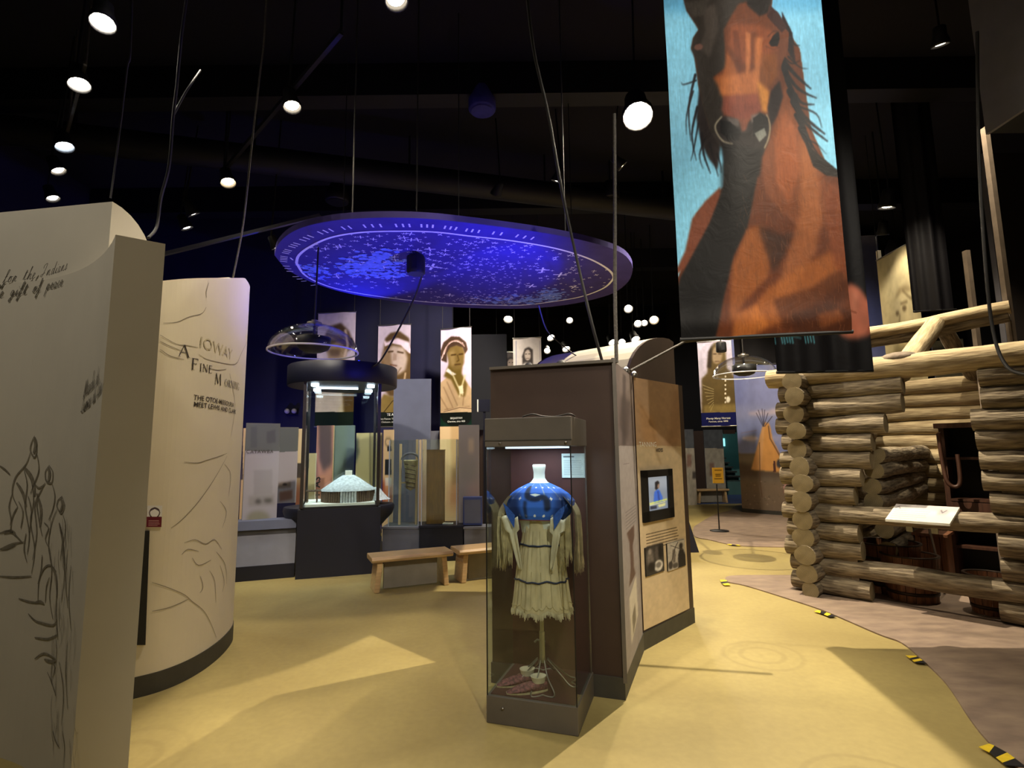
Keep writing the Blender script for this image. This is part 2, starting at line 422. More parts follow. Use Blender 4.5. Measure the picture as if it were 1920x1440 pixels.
# ---------------------------------------------------------------- room shell
def floor_material():
    m = bpy.data.materials.new('stained_floor'); m.use_nodes = True
    N = m.node_tree.nodes; L = m.node_tree.links; b = N['Principled BSDF']
    tc = N.new('ShaderNodeTexCoord')
    n1 = N.new('ShaderNodeTexNoise'); n1.inputs['Scale'].default_value = .8; n1.inputs['Detail'].default_value = 6; n1.inputs['Distortion'].default_value = .6
    n2 = N.new('ShaderNodeTexNoise'); n2.inputs['Scale'].default_value = 22; n2.inputs['Detail'].default_value = 6
    L.new(tc.outputs['Object'], n1.inputs['Vector']); L.new(tc.outputs['Object'], n2.inputs['Vector'])
    r1 = N.new('ShaderNodeValToRGB'); L.new(n1.outputs['Fac'], r1.inputs[0])
    r1.color_ramp.elements[0].position = .3; r1.color_ramp.elements[0].color = rgb(156, 139, 86)
    r1.color_ramp.elements[1].position = .7; r1.color_ramp.elements[1].color = rgb(180, 163, 103)
    mul = N.new('ShaderNodeMix'); mul.data_type = 'RGBA'; mul.blend_type = 'MULTIPLY'; mul.inputs['Factor'].default_value = .22
    L.new(r1.outputs[0], mul.inputs['A']); L.new(n2.outputs['Fac'], mul.inputs['B'])
    cur = mul.outputs['Result']
    for (c, R, k) in ((pz(1665, 1475), .42, 62), (pz(262, 1412), .36, 44), (pz(1440, 1222), .34, 50)):
        d = N.new('ShaderNodeVectorMath'); d.operation = 'DISTANCE'; d.inputs[1].default_value = (c.x, c.y, 0)
        sc_ = N.new('ShaderNodeVectorMath'); sc_.operation = 'ADD'
        wob = N.new('ShaderNodeVectorMath'); wob.operation = 'SCALE'; wob.inputs['Scale'].default_value = .12
        L.new(n1.outputs['Color'], wob.inputs[0]); L.new(wob.outputs[0], sc_.inputs[0]); L.new(tc.outputs['Object'], sc_.inputs[1])
        L.new(sc_.outputs[0], d.inputs[0])
        s1 = N.new('ShaderNodeMath'); s1.operation = 'MULTIPLY'; s1.inputs[1].default_value = k; L.new(d.outputs['Value'], s1.inputs[0])
        s2 = N.new('ShaderNodeMath'); s2.operation = 'SINE'; L.new(s1.outputs[0], s2.inputs[0])
        mr = N.new('ShaderNodeMapRange'); mr.inputs[1].default_value = .3; mr.inputs[2].default_value = .95; mr.inputs[3].default_value = 0; mr.inputs[4].default_value = 1
        L.new(s2.outputs[0], mr.inputs[0])
        ed = N.new('ShaderNodeMapRange'); ed.inputs[1].default_value = R * .8; ed.inputs[2].default_value = R; ed.inputs[3].default_value = .2; ed.inputs[4].default_value = 0
        L.new(d.outputs['Value'], ed.inputs[0])
        f = N.new('ShaderNodeMath'); f.operation = 'MULTIPLY'; L.new(mr.outputs[0], f.inputs[0]); L.new(ed.outputs[0], f.inputs[1])
        mx = N.new('ShaderNodeMix'); mx.data_type = 'RGBA'; mx.inputs['B'].default_value = rgb(118, 102, 62)
        L.new(f.outputs[0], mx.inputs['Factor']); L.new(cur, mx.inputs['A']); cur = mx.outputs['Result']
    L.new(cur, b.inputs['Base Color']); b.inputs['Roughness'].default_value = .55; b.inputs['Specular IOR Level'].default_value = .35
    bp = N.new('ShaderNodeBump'); bp.inputs['Strength'].default_value = .08; bp.inputs['Distance'].default_value = .01
    L.new(n2.outputs['Fac'], bp.inputs['Height']); L.new(bp.outputs['Normal'], b.inputs['Normal'])
    return m
m_floor = floor_material()
m_earth = mat('brown_textured_floor', (150, 130, 110), .7, .12, 4, .25, stretch=(1, 2.2, 1), col2=(122, 104, 90))
m_carpet = mat('blue_carpet', (58, 72, 116), .95, .1, 60)
m_ceil = mat('black_ceiling', (10, 10, 24), .9, .1, 2)

struct(MB().box((-8.2, -4.2, -.1), (11.2, 20.2, 0)).build('floor', m_floor))
struct(MB().box((-8.2, -4.2, 6.6), (11.2, 20.2, 6.8)).build('ceiling', m_ceil))
struct(MB().box((-8.2, -4.2, 0), (-8, 20.2, 6.6)).build('wall_left', m_navy_wall))
struct(MB().box((11, -4.2, 0), (11.2, 20.2, 6.6)).build('wall_right', m_black_wall))
struct(MB().box((-8, 20, 0), (11, 20.2, 6.6)).build('wall_back', m_black_wall))
struct(MB().box((-8, -4.2, 0), (11, -4, 6.6)).build('wall_front', m_black_wall))
# partition behind the portrait banners and the lower dark return on its right
struct(MB().box((-7.9, 10.6, 0), (-1.2, 10.8, 6.58)).build('wall_partition', m_navy_wall))
struct(MB().box((-1.2, 10.62, 0), (-.1, 10.78, 3.9)).build('wall_partition_end', m_black_wall))
# brown floor tongue in front of and under the cabin, and the far brown floor
bnd = [(2.3, -3.9), (2.2, .5), (2.26, 1.9)] + [tuple(pz(*p).xy) for p in [(1905,1440),(1850,1390),(1815,1345),(1775,1285),(1730,1240),(1690,1207),(1645,1190),(1545,1147),(1480,1125),(1400,1100),(1366,1093),(1360,1088),(1366,1082),(1400,1080),(1495,1080)]]
bnd = [(p.x, p.y) for p in smooth_path([(x, y, 0) for x, y in bnd], 5)]
struct(MB().prism(bnd + [(5.2, 7.2), (10.9, 8.2), (10.9, -3.9)], 0, .012).build('floor', m_earth))
f2 = [tuple(pz(*p).xy) for p in [(1492,1027),(1430,1026),(1375,1023),(1330,1013),(1303,1007),(1300,992),(1308,984),(1335,968),(1352,962),(1368,958),(1376,951),(1394,944)]]
f2 = [(p.x, p.y) for p in smooth_path([(x, y, 0) for x, y in f2], 4)]
struct(MB().prism([(10.9, 10.2)] + f2 + [(10.9, 14.6)], 0, .012).build('floor', m_earth))
c0, c1 = pz(1288, 946), pz(1398, 944)
struct(MB().prism([c0[:2], c1[:2], (10.9, c1.y + .3), (10.9, 19.9), (c0.x - .4, 19.9)], 0, .014).build('floor', m_carpet))
# ceiling beams and ducts
for i, (y, h) in enumerate(((3.2, .45), (6.4, .45), (9.6, .5), (13.0, .5), (16.4, .5))):
    struct(MB().box((-7.95, y, 6.6 - h), (10.95, y + .28, 6.6)).build('trim_%d' % (i + 1), m_duct))
t = thing('air_duct', 'long black round air duct under the dark ceiling, above the star canopy', 'duct', (-1, 8.2, 5.9))
MB().tube([(-6, -1.6, 0), (0, 0, 0), (7, 1.9, 0)], .2, 16).build('pipe', m_duct, t)
mb = MB()
for k in range(6): x = -5 + k * 2.2; mb.beam((x, x * .268, 0), (x, x * .268, .7), .03, .03)
stuff(mb.build('hanger', m_duct, t))

# ---------------------------------------------------------------- lamps
LM = {}
def bulb_mat(col, s):
    k = (col, s)
    if k not in LM: LM[k] = emit('lamp_glow_%d' % len(LM), col, s)
    return LM[k]
def spot(loc, aim, watts, angle, col, label, group=None, glow=30, size=.075, blend=.5, soft=.05, drop=True, top=6.6):
    loc = Vector(loc); d = (Vector(aim) - loc).normalized()
    t = thing('spotlight', label, 'lamp', loc, 0, group)
    rot = Vector((0, 0, -1)).rotation_difference(d).to_matrix()
    s = size
    MB().lathe([(s*.55, s*2.2), (s*.8, s*2.0), (s*.85, s*.9), (s*1.15, -.1*s), (s*1.15, -.5*s), (s*1.05, -.5*s), (s*1.0, -.1*s), (s*.75, s*.6), (.001, s*.7)], 16, rot=rot).build('can', m_black, t); can_ = list(t.children)[0]
    MB().lathe([(.001, s*.15), (s*.7, s*.2), (s*.85, -.05*s), (s*.6, -.3*s), (.001, -.42*s)], 14, rot=rot).build('bulb', bulb_mat(col, glow), can_)
    if drop: MB().tube([-d * s * 2, -d * s * 2 + Vector((0, 0, .12)), (-(d*s*2).x * .0, 0, top - loc.z)], .012, 6).build('stem', m_black, t)
    if watts:
        l = bpy.data.lights.new('beam', 'SPOT'); l.energy = watts; l.spot_size = math.radians(angle); l.spot_blend = blend
        l.color = tuple(lin(c) for c in col); l.shadow_soft_size = soft
        o = bpy.data.objects.new('beam', l); COL.objects.link(o); o.parent = t
        o.location = d * (s * .7); o.rotation_euler = d.to_track_quat('-Z', 'Y').to_euler()
    return t
WARM, WHITE, COOL, AMBER, BLUE = (255, 238, 210), (255, 244, 226), (226, 240, 255), (255, 226, 178), (40, 50, 255)
# lamps in the picture
spot(pz(193, 38, 5.2), (-2.6, 3.2, 1.2), 50, 70, WHITE, 'brightest ceiling spotlight in the upper left corner of the photo', glow=60, size=.09)
spot(pz(148, 154, 5.2), (-2.9, 4.2, 1.0), 60, 70, WHITE, 'bright white spotlight second from top in the left lamp row', glow=50, size=.09)
spot(pz(120, 271, 5.2), (-3.5, 5.6, .6), 100, 70, COOL, 'cool white spotlight third from top in the left lamp row', glow=45, size=.09)
spot(pz(108, 317, 5.2), (-3.3, 7.0, .6), 40, 60, WARM, 'small half-shaded spotlight fourth from top in the left lamp row', glow=20, size=.08)
spot(pz(98, 369, 5.2), (-4, 7.4, 0), 0, 60, WHITE, 'little downlight just above the left white wall top', glow=14, size=.08)
spot(pz(547, 196, 5.2), (-.9, 4.4, .0), 480, 80, WARM, 'warm spotlight alone at upper middle left, tilted down', glow=30, size=.085, soft=.18, blend=.9)
spot(pz(427, 339, 5.2), (-2.0, 5.6, .4), 160, 70, AMBER, 'amber glowing spotlight left of the star canopy', glow=40, size=.09)
spot(pz(361, 398, 5.2), (-3, 9.9, 1.0), 60, 60, WHITE, 'spotlight with two bright rims, upper of the pair left of the amber lamp', glow=16, size=.085)
spot(pz(349, 424, 5.2), (-3, 9.9, .0), 0, 60, WHITE, 'small downlight, lower of the pair left of the amber lamp', glow=14, size=.085)
spot(pz(517, 461, 4.6), (-2, 9, 1.0), 0, 60, WHITE, 'tiny spotlight at the left rim of the star canopy', glow=16, size=.07)
spot(pz(742, -4, 5.0), (.2, 3.2, .3), 200, 60, WARM, 'spotlight cut by the top edge of the photo left of centre', glow=25, size=.08)
spot(pz(1195, 212, 5.2), (1.1, 2.9, .6), 260, 110, WARM, 'dazzling white spotlight beside the horse banner', glow=260, size=.15, blend=.35, soft=.03)
spot(pz(1663, 384, 5.0), (5.2, 8.2, 1.0), 220, 80, WARM, 'bright spotlight right of the black banner', glow=45, size=.1)
spot(pz(1655, 436, 4.9), (6.2, 9.5, .3), 0, 60, WHITE, 'small downlight right below the bright right-hand spotlight', glow=10, size=.08)
far = [(953, 597, 13.0, 'glowing spotlight over the two small portrait boards', 40, .11), (1032, 632, 13.5, 'round glowing spotlight right of the small portrait boards', 36, .1),
       (1026, 657, 13.0, 'small flat downlight right above the brown kiosk', 14, .08), (1061, 653, 13.5, 'glowing spotlight close above the left end of the vault', 34, .1),
       (1068, 600, 12.5, 'small downlight below the star canopy right of middle', 14, .08), (1148, 641, 12.5, 'glowing spotlight beside the thick rope above the vault', 34, .1),
       (1166, 641, 12.8, 'double rimmed spotlight just right of the thick rope', 20, .09), (1191, 635, 12.0, 'warm glowing spotlight above the top of the white vault', 34, .1),
       (1178, 578, 11.0, 'spotlight highest of the far group right of the thick rope', 24, .09), (1196, 606, 12.0, 'left of three flat downlights beside the horse banner', 18, .09),
       (1208, 605, 12.4, 'middle of three flat downlights beside the horse banner', 16, .08), (1226, 599, 11.6, 'yellowish right of three flat downlights beside the horse banner', 26, .1)]
aims = {953: (-.4, 9.5, .4), 1061: (2.6, 10.4, .0), 1148: (3.4, 9.0, .0), 1191: (3.6, 8.6, .0), 1032: (3.0, 9.5, .0)}
for (x, y, Y, lab, g, s) in far:
    L0 = py_(x, y, Y)
    spot(L0, aims.get(x, (L0.x * .7, Y - 6, 0)), 260 if x in aims else 0, 80, WARM if x != 1226 else AMBER, lab, 'far ceiling spotlights', glow=g, size=s)
# lamps on the tracks above and behind the photographer, plus added fill lamps
off = [((2.63, 5.9, 5.5), (2.9, 5.0, .6), 1600, 95, WARM, .35, .02), ((-.3, 3.9, 5.5), (-2.35, 4.1, 1.2), 400, 58, WARM, .6, .06),
       ((1.3, -1.6, 5.4), (.6, 3.4, .8), 720, 46, WHITE, .7, .1), ((-.4, -1.6, 5.2), (-1.8, 2.6, 1.4), 150, 44, WARM, .9, .1), ((-3.7, 1.5, 5.5), (-2.2, 2.6, 1.3), 190, 75, WHITE, .7, .05),  # the wall-end lamp is an added fill light
       ((2.6, .8, 5.6), (1.9, 3.7, 3.6), 480, 62, WHITE, .6, .08), ((-.2, 7.6, 5.4), (-1.6, 9.9, 2.9), 700, 75, WHITE, .7, .1),
       ((-2.9, 3.9, 5.7), (-2.9, 8.2, 1.1), 900, 50, WHITE, .7, .1), ((.7, 7.4, 5.5), (-1.0, 9.2, 1.0), 700, 80, WHITE, .7, .1), ((1.6, 7.2, 5.6), (5.0, 7.6, 2.4), 200, 60, AMBER, .6, .05),  # the cradleboard lamp is added to brighten those exhibits
       ((3.6, 9.8, 5.8), (6.4, 13.2, 2.4), 700, 85, WHITE, .7, .1), ((4.7, 5.3, 5.9), (5.6, 6.6, 1.5), 380, 75, WARM, .5, .05), ((2.7, 1.4, 5.6), (1.3, 4.7, 1.0), 330, 36, WARM, .7, .1), ((3.4, 2.8, 5.8), (3.1, 3.2, 0), 60, 80, WARM, .7, .1),  # cabin-interior and tan-panel lamps are added to brighten those parts
       ((5.2, 9.2, 5.8), (4.4, 9.8, 0), 220, 100, AMBER, .7, .1)]
offl = ['spotlight on the ceiling track aimed at the cabin', 'spotlight on the ceiling track aimed at the curved cream wall', 'spotlight on the ceiling track aimed at the brown kiosk',
        'added warm fill spotlight aimed at the wall end', 'cool spotlight on the ceiling track aimed at the left white wall', 'spotlight on the ceiling track aimed at the horse banner', 'spotlight on the ceiling track aimed at the portrait banners',
        'spotlight on the ceiling track aimed at the far left panels', 'added spotlight brightening the cradleboard exhibits', 'spotlight on the ceiling track aimed at the cabin roof poles', 'spotlight on the ceiling track aimed at the tipi mural',
        'added spotlight brightening the inside of the cabin', 'added spotlight brightening the tan tanning panel', 'spotlight on the ceiling track straight over the near brown floor', 'spotlight on the ceiling track over the far brown floor']
for (p, a, w, an, c, bl, so), lab in zip(off, offl): spot(p, a, w, an, c, lab, glow=20, blend=bl, soft=so)
for i, (p, a, w, an) in enumerate((((-5.2, 8.6, .16), (-4.4, 10.6, 3.4), 120, 100), ((-2.2, 9.6, .16), (-2.0, 10.6, 3.6), 16, 100))):
    spot(p, a, w, an, (60, 60, 255), ('blue floor uplight behind the curved cream wall', 'blue floor uplight below the portrait banners')[i], glow=6, drop=False)
t = thing('lamp_track', 'thin lit ceiling track bar joining the left lamp row', 'track', pz(148, 160, 5.25))
a, b = pz(160, 120, 5.3), pz(127, 245, 5.3)
wmb(MB().beam(a, b, .03, .04).beam(a + Vector((0, 0, 0)), a + Vector((0, 0, 1.29)), .02, .02).beam(b, b + Vector((0, 0, 1.29)), .02, .02), t).build('bar', m_steel, t)
t = thing('lamp_track', 'long dark ceiling track running past the amber lamp', 'track', pz(427, 320, 5.4))
a, b = pz(420, 320, 5.4), pz(640, 60, 5.4)
wmb(MB().beam(a, b, .04, .05).beam(a, a + Vector((0, 0, 1.18)), .02, .02).beam(b, b + Vector((0, 0, 1.18)), .02, .02), t).build('bar', m_duct, t)
for (x, y, r, z, lab) in ((904, 205, .18, 6.0, 'round blue-lit ceiling speaker above the star canopy'), (1145, 372, .16, 5.9, 'dark round ceiling speaker left of the horse banner'), (632, 377, .2, 5.9, 'dark round ceiling speaker behind the left of the star canopy'), (1682, 476, .2, 5.4, 'dark round hanging speaker right of the black banner')):
    p = pz(x, y, z); t = thing('ceiling_speaker', lab, 'speaker', p)
    MB().lathe([(r*.6, .3), (r, .12), (r, 0), (r*.92, -.02), (.001, -.03)], 20).build('housing', m_duct if x != 904 else mat('blue_lit_grille', (62, 62, 150), .7), t)  # blue light falling on one speaker is put into its colour
    MB().lathe([(r*.8, -.035), (.001, -.045)], 16).build('grille', m_black if x != 904 else MATS['blue_lit_grille'], t)
    MB().tube([(0, 0, .28), (0, 0, 6.6 - p.z)], .012, 6).build('stem', m_black, t)
# ---------------------------------------------------------------- curved free-standing walls
class Wall:
    """An upright surface over a plan polyline; hit() turns a photo pixel into (length along it, height)."""
    def __init__(s, pts):
        s.p = [Vector((q[0], q[1])) for q in pts]; s.L = [0]
        for a, b in zip(s.p, s.p[1:]): s.L.append(s.L[-1] + (b - a).length)
    def at(s, t, z, off=0.0):
        i = 0
        while i < len(s.L) - 2 and t > s.L[i + 1]: i += 1
        a, b = s.p[i], s.p[i + 1]; d = (b - a).normalized(); q = a + d * (t - s.L[i]); n = Vector((d.y, -d.x))
        return Vector((q.x + n.x * off, q.y + n.y * off, z))
    def hit(s, x, y):
        d = ray(x, y); best = None
        for i, (a, b) in enumerate(zip(s.p, s.p[1:])):
            e = b - a; den = d.x * e.y - d.y * e.x
            if abs(den) < 1e-9: continue
            t = (a.x * e.y - a.y * e.x) / den; w = (a.x * d.y - a.y * d.x) / den
            lo = -.001 if i else -9; hi = 1.001 if i < len(s.p) - 2 else 9
            if lo <= w <= hi and t > 0 and (best is None or t < best[0]): best = (t, s.L[i] + w * e.length, EYE + d.z * t)
        return best[1], best[2]
    def ribbon(s, mb, pts, w, off=.003, k=4, taper=True):
        q = [Vector((*s.hit(*p), 0)) for p in pts]
        if k > 1: q = smooth_path(q, k)
        n = len(q); vs = []
        for i, p in enumerate(q):
            d = (q[min(i + 1, n - 1)] - q[max(i - 1, 0)])
            if d.length < 1e-6: d = Vector((1, 0, 0))
            d.normalize(); ww = w * (.35 + .65 * math.sin(PI * (i + .5) / n)) if taper else w
            for sgn in (1, -1):
                r = Vector((-d.y, d.x, 0)) * (ww / 2 * sgn); vs.append(s.at(p.x + r.x, p.y + r.y, off))
        mb.add(vs, [(2*i, 2*i+1, 2*i+3, 2*i+2) for i in range(n - 1)])

# --- left white wall with handwriting
ER = pz(233, 1540); zW = pabove(308, 457, ER); EL = pz(217, 440, zW)
S = py_(205, 375, 2.95); zS = S.z; SL = pz(0, 395, zS)
sd = (S - SL); sd.z = 0; sd.normalize(); SL.z = 0; far_l = SL - sd * 1.6
def on_slab(px):       # point of the slab's front line under a photo column
    d = ray(px, 500); e = sd; a = SL; den = d.x * e.y - d.y * e.x
    t = (a.x * e.y - a.y * e.x) / den; return Vector((d.x * t, d.y * t, 0))
Q, K = on_slab(40), on_slab(186)
arc = []
for i in range(15):
    t = i / 14; p = Q * (1-t)**2 + K * (2*t*(1-t)) + Vector((EL.x, EL.y, 0)) * t*t; arc.append((p.x, p.y))
wl = Wall([(far_l.x, far_l.y)] + arc)
t = thing('exhibit_wall', 'white free-standing wall with cursive writing and faint figure sketch at far left', 'exhibit wall', (EL.x, EL.y, 0))
back = Vector((-sd.y, sd.x, 0))
K2 = on_slab(206)
poly = [(far_l.x, far_l.y)] + arc + [(ER.x, ER.y), (S.x + back.x*.04, S.y + back.y*.04), (far_l.x + back.x*.04, far_l.y + back.y*.04)]
m_plaster = mat('matte_white_wall', (206, 200, 184), .85, .03, 2)
o = wmb(MB().prism(poly, 0, zW), t).build('curved_wing', m_plaster, t)
# slab with the quarter-round top
prof = [(0, 0), (0, zS)] + [(.33 * math.sin(a * PI / 16), zS - .36 * (1 - math.cos(a * PI / 16))) for a in range(1, 9)] + [(.33, 0)]
mb = MB(); n = len(prof)
vs = [far_l + back * (y + .02) + Vector((0, 0, z)) for y, z in prof] + [Vector((S.x, S.y, 0)) + back * (y + .02) + Vector((0, 0, z)) for y, z in prof]
mb.add(vs, [(i, (i+1) % n, n + (i+1) % n, n + i) for i in range(n)]); mb.add(vs, [tuple(range(n)), tuple(range(2*n-1, n-1, -1))])
wmb(mb, t).build('round_topped_slab', m_plaster, t)
# sketch of standing figures
def hitfn(w, t0, px, py, sx=1.0, rot=0.0, off=.004):
    s0, z0 = w.hit(px, py)
    def fn(x, y): return loc_of(t0, w.at(s0 + (x * math.cos(rot) - y * math.sin(rot)) * sx, z0 + x * math.sin(rot) + y * math.cos(rot), off))
    return fn
mb = MB()
for st in [
 [(66,817),(60,830),(58,845),(66,858),(70,842),(66,820)], [(58,848),(50,870),(30,895),(24,925),(34,950)], [(70,850),(74,880),(66,905),(58,925)], [(24,925),(18,950),(22,975),(20,1000)], [(0,873),(10,880),(20,890)],
 [(34,950),(26,965),(20,985)], [(46,880),(52,910),(48,950),(56,1000),(52,1040)], [(60,900),(64,940),(58,980),(66,1030),(60,1075)], [(94,872),(86,885),(88,902),(98,905),(100,885),(94,874)],
 [(86,905),(78,920),(70,940),(74,975),(80,1005)], [(98,905),(104,930),(100,955),(92,975)], [(74,925),(66,950),(70,1000),(62,1050)], [(118,930),(110,938),(108,950),(116,962),(122,948),(118,932)], [(108,955),(98,980),(92,1020),(98,1070),(94,1120),(100,1160)],
 [(118,962),(124,990),(118,1030),(122,1075),(116,1130)], [(84,980),(92,990),(86,1010),(94,1030)], [(72,1130),(74,1090),(84,1065),(96,1060),(106,1070)], [(86,1130),(88,1100),(94,1082)], [(36,1122),(56,1128),(72,1130)], [(54,1150),(70,1165),(100,1172),(108,1160)],
 [(66,1195),(90,1198),(108,1190)], [(66,1235),(84,1225),(106,1236)], [(108,1100),(106,1150),(110,1200)], [(90,1260),(100,1285),(106,1305)], [(100,1270),(104,1250),(98,1240)], [(128,1030),(124,1080),(128,1140)], [(134,1060),(130,1120),(134,1180)],
 [(112,980),(118,1010),(114,1050)], [(50,1000),(46,1030),(52,1055)], [(80,1040),(78,1070),(72,1095)], [(0,1000),(20,996),(44,1018)], [(0,1030),(24,1020),(46,1016)], [(0,1080),(30,1082),(60,1080)], [(112,1240),(120,1300),(116,1360)], [(128,1200),(124,1260),(128,1330)],
 [(100,1370),(106,1390),(112,1400)], [(118,1370),(122,1400),(120,1436)], [(64,905),(74,915),(84,908)], [(36,940),(44,960),(40,990)], [(54,930),(60,960),(56,1000)]]:
    wl.ribbon(mb, st, .011)
for st, w_ in (([(66,820),(68,836),(64,850)], .03), ([(92,876),(94,890),(91,904)], .028), ([(115,934),(118,946),(114,960)], .026), ([(48,878),(62,900),(66,930)], .03), ([(32,905),(44,925),(50,950)], .022), ([(70,925),(78,955),(76,990)], .024), ([(112,980),(118,1010),(122,1060)], .022), ([(96,1060),(106,1080),(108,1120)], .02), ([(8,1000),(20,996),(30,1000)], .02), ([(2,1030),(14,1028),(30,1022)], .014), ([(66,1130),(76,1128),(84,1132)], .016), ([(84,1236),(96,1240),(106,1238)], .016)):
    wl.ribbon(mb, st, w_)
rr = random.Random(3)
for i in range(70):
    x = rr.uniform(92, 138); y = rr.uniform(960, 1420); x = x + (y - 1000) * .02
    wl.ribbon(mb, [(x, y), (x + rr.uniform(-3, 3), y + 22), (x + rr.uniform(-3, 3), y + rr.uniform(36, 60))], .0035)
stuff(wmb(mb, t).build('figure_sketch', m_sketch, t))
CUR = {  # cursive hand, one pen stroke per list; width of the letter first
 'f': (.42, [[(0,0),(.2,.5),(.34,1.0),(.28,1.1),(.2,.9),(.1,-.3),(.02,-.45),(.06,-.2),(.3,.05),(.42,.1)], [(.02,.5),(.32,.52)]]),
 'o': (.42, [[(0,.05),(.2,.48),(.08,.42),(.06,.1),(.2,0),(.3,.2),(.24,.46),(.42,.42)]]), 'r': (.38, [[(0,.05),(.14,.48),(.16,.4),(.28,.42),(.22,.1),(.3,0),(.38,.08)]]),
 't': (.36, [[(0,.05),(.2,.85),(.12,.2),(.18,0),(.36,.1)], [(.04,.6),(.34,.64)]]), 'h': (.46, [[(0,.05),(.2,.9),(.24,1.05),(.16,1.0),(.06,0),(.18,.4),(.3,.44),(.28,.1),(.34,0),(.46,.08)]]),
 'e': (.36, [[(0,.08),(.2,.3),(.22,.44),(.12,.46),(.06,.2),(.14,0),(.36,.12)]]), 'i': (.26, [[(0,.06),(.14,.46),(.08,.1),(.14,0),(.26,.08)], [(.2,.68),(.22,.72)]]),
 's': (.34, [[(0,.05),(.18,.5),(.24,.2),(.14,0),(.04,.06),(.34,.1)]]), 'n': (.5, [[(0,.06),(.1,.46),(.06,0),(.2,.42),(.3,.44),(.28,.1),(.36,0),(.5,.08)]]),
 'd': (.48, [[(.28,.42),(.12,.46),(.06,.1),(.16,0),(.3,.3),(.44,1.0),(.32,.1),(.38,0),(.48,.08)]]), 'a': (.44, [[(.28,.42),(.12,.46),(.04,.12),(.14,0),(.28,.3),(.3,.44),(.26,.1),(.32,0),(.44,.08)]]),
 'g': (.44, [[(.28,.42),(.12,.46),(.06,.14),(.16,.04),(.3,.42),(.18,-.35),(.06,-.45),(.08,-.25),(.44,.1)]]), 'p': (.46, [[(0,.1),(.12,.5),(-.04,-.5),(.1,.3),(.24,.48),(.3,.3),(.2,.02),(.12,.08),(.46,.1)]]),
 'c': (.36, [[(.28,.4),(.16,.47),(.06,.2),(.14,0),(.36,.12)]]), 'm': (.7, [[(0,.06),(.1,.46),(.06,0),(.2,.44),(.26,.4),(.22,0),(.38,.44),(.46,.4),(.44,.08),(.52,0),(.7,.08)]]), 'u': (.48, [[(0,.06),(.1,.46),(.08,.08),(.18,0),(.32,.46),(.28,.06),(.36,0),(.48,.08)]]), 'l': (.3, [[(0,.05),(.2,.9),(.22,1.05),(.14,.9),(.08,.1),(.14,0),(.3,.1)]]),
 'I': (.6, [[(.06,.7),(.1,.95),(.4,1.05),(.28,.4),(.1,0),(-.05,.15),(.4,.3)]]), 'M': (.9, [[(0,0),(.2,1.0),(.24,.1),(.56,1.0),(.52,.1),(.62,0),(.9,.1)]]), 'L': (.6, [[(.1,.8),(.3,1.05),(.22,.4),(.1,.05),(0,.1),(.3,0),(.6,.12)]]), 'S': (.6, [[(0,.05),(.3,.8),(.42,1.0),(.26,.9),(.36,.4),(.2,0),(.02,.14),(.6,.1)]]),
}
m_ink2 = mat('brown_script_ink', (92, 86, 74), .85, .1, 30)
def cursive(words, px, py, size, pen, tilt, name, sq=1.0):
    s0_, z0_ = wl.hit(px, py); mb = MB(); x = 0
    for ch in words:
        if ch == ' ': x += .62; continue
        wch, sts = CUR[ch]
        for st in sts:
            q = smooth_path([Vector((x + a + b * .28, b, 0)) for a, b in st], 4); n = len(q); vs = []
            for i, p in enumerate(q):
                d = (q[min(i+1, n-1)] - q[max(i-1, 0)]); d = d.normalized() if d.length > 1e-6 else Vector((1, 0, 0))
                for sg in (1, -1):
                    r = p * size + Vector((-d.y, d.x, 0)) * pen / 2 * sg * (.55 + .45 * abs(d.y)); vs.append(wl.at(s0_ + r.x * sq, z0_ + r.y + r.x * tilt, .004))
            mb.add(vs, [(2*i, 2*i+1, 2*i+3, 2*i+2) for i in range(n-1)])
        x += wch + .06
    return wmb(mb, t).build(name, m_ink2, t)
cursive('for the Indians', 6, 531, .07, .0055, .05, 'handwritten_lettering')
cursive('the gift of peace', -18, 560, .07, .0055, .05, 'handwritten_lettering')
cursive('Marche de', 158, 744, .08, .008, .12, 'handwritten_lettering', .8)
cursive('Lumas du Sieur', 153, 774, .08, .008, .12, 'handwritten_lettering', .8)

# --- curved cream wall "A FINE MORNING"
fp = [pz(*p) for p in [(250,1310),(300,1296),(345,1277),(385,1253),(415,1228),(433,1205)]]
pl = [(-2.72, 3.5), (-2.56, 3.58)] + [(p.x, p.y) for p in fp] + [(-2.44, 4.82), (-2.58, 4.98)]
pl = [(p.x, p.y) for p in smooth_path([(x, y, 0) for x, y in pl], 5)]
wc = Wall(pl)
s0, _z = wc.hit(305, 600); z_a = wc.hit(305, 525)[1]; s1, _z = wc.hit(455, 600); z_b = wc.hit(459, 521)[1]
def ztop(s): return z_a + (z_b - z_a) * max(-.3, min(1, (s - s0) / (s1 - s0)))
t = thing('exhibit_wall', 'curved cream wall lettered A Fine Morning behind the left white wall', 'exhibit wall', (-2.5, 4.2, 0))
n = len(pl); th = .12
inner = [wc.at(s, 0, -th) for s in wc.L]
poly = pl + [(q.x, q.y) for q in reversed(inner)]
zf = lambda i: ztop(wc.L[i]) if i < n else ztop(wc.L[2*n-1-i])
o = wmb(MB().prism(poly, .13, zf), t).build('curved_sheet', m_cream, t)
outer = [wc.at(s, 0, .006) for s in wc.L]; inn = [wc.at(s, 0, -th - .006) for s in wc.L]
wmb(MB().prism([(q.x, q.y) for q in outer] + [(q.x, q.y) for q in reversed(inn)], 0, .13), t).build('kick_plate', m_kick, t)
def words_at(px, py, size, tilt=0.0): return hitfn(wc, t, px, py, 1.0, tilt, .004)
def sz(px, py0, py1): return abs(wc.hit(px, py0)[1] - wc.hit(px, py1)[1])
roman('A', sz(343, 645, 668), words_at(333, 668, 1), t, m_ink)
roman('F', sz(372, 672, 694), words_at(357, 693, 1), t, m_ink)
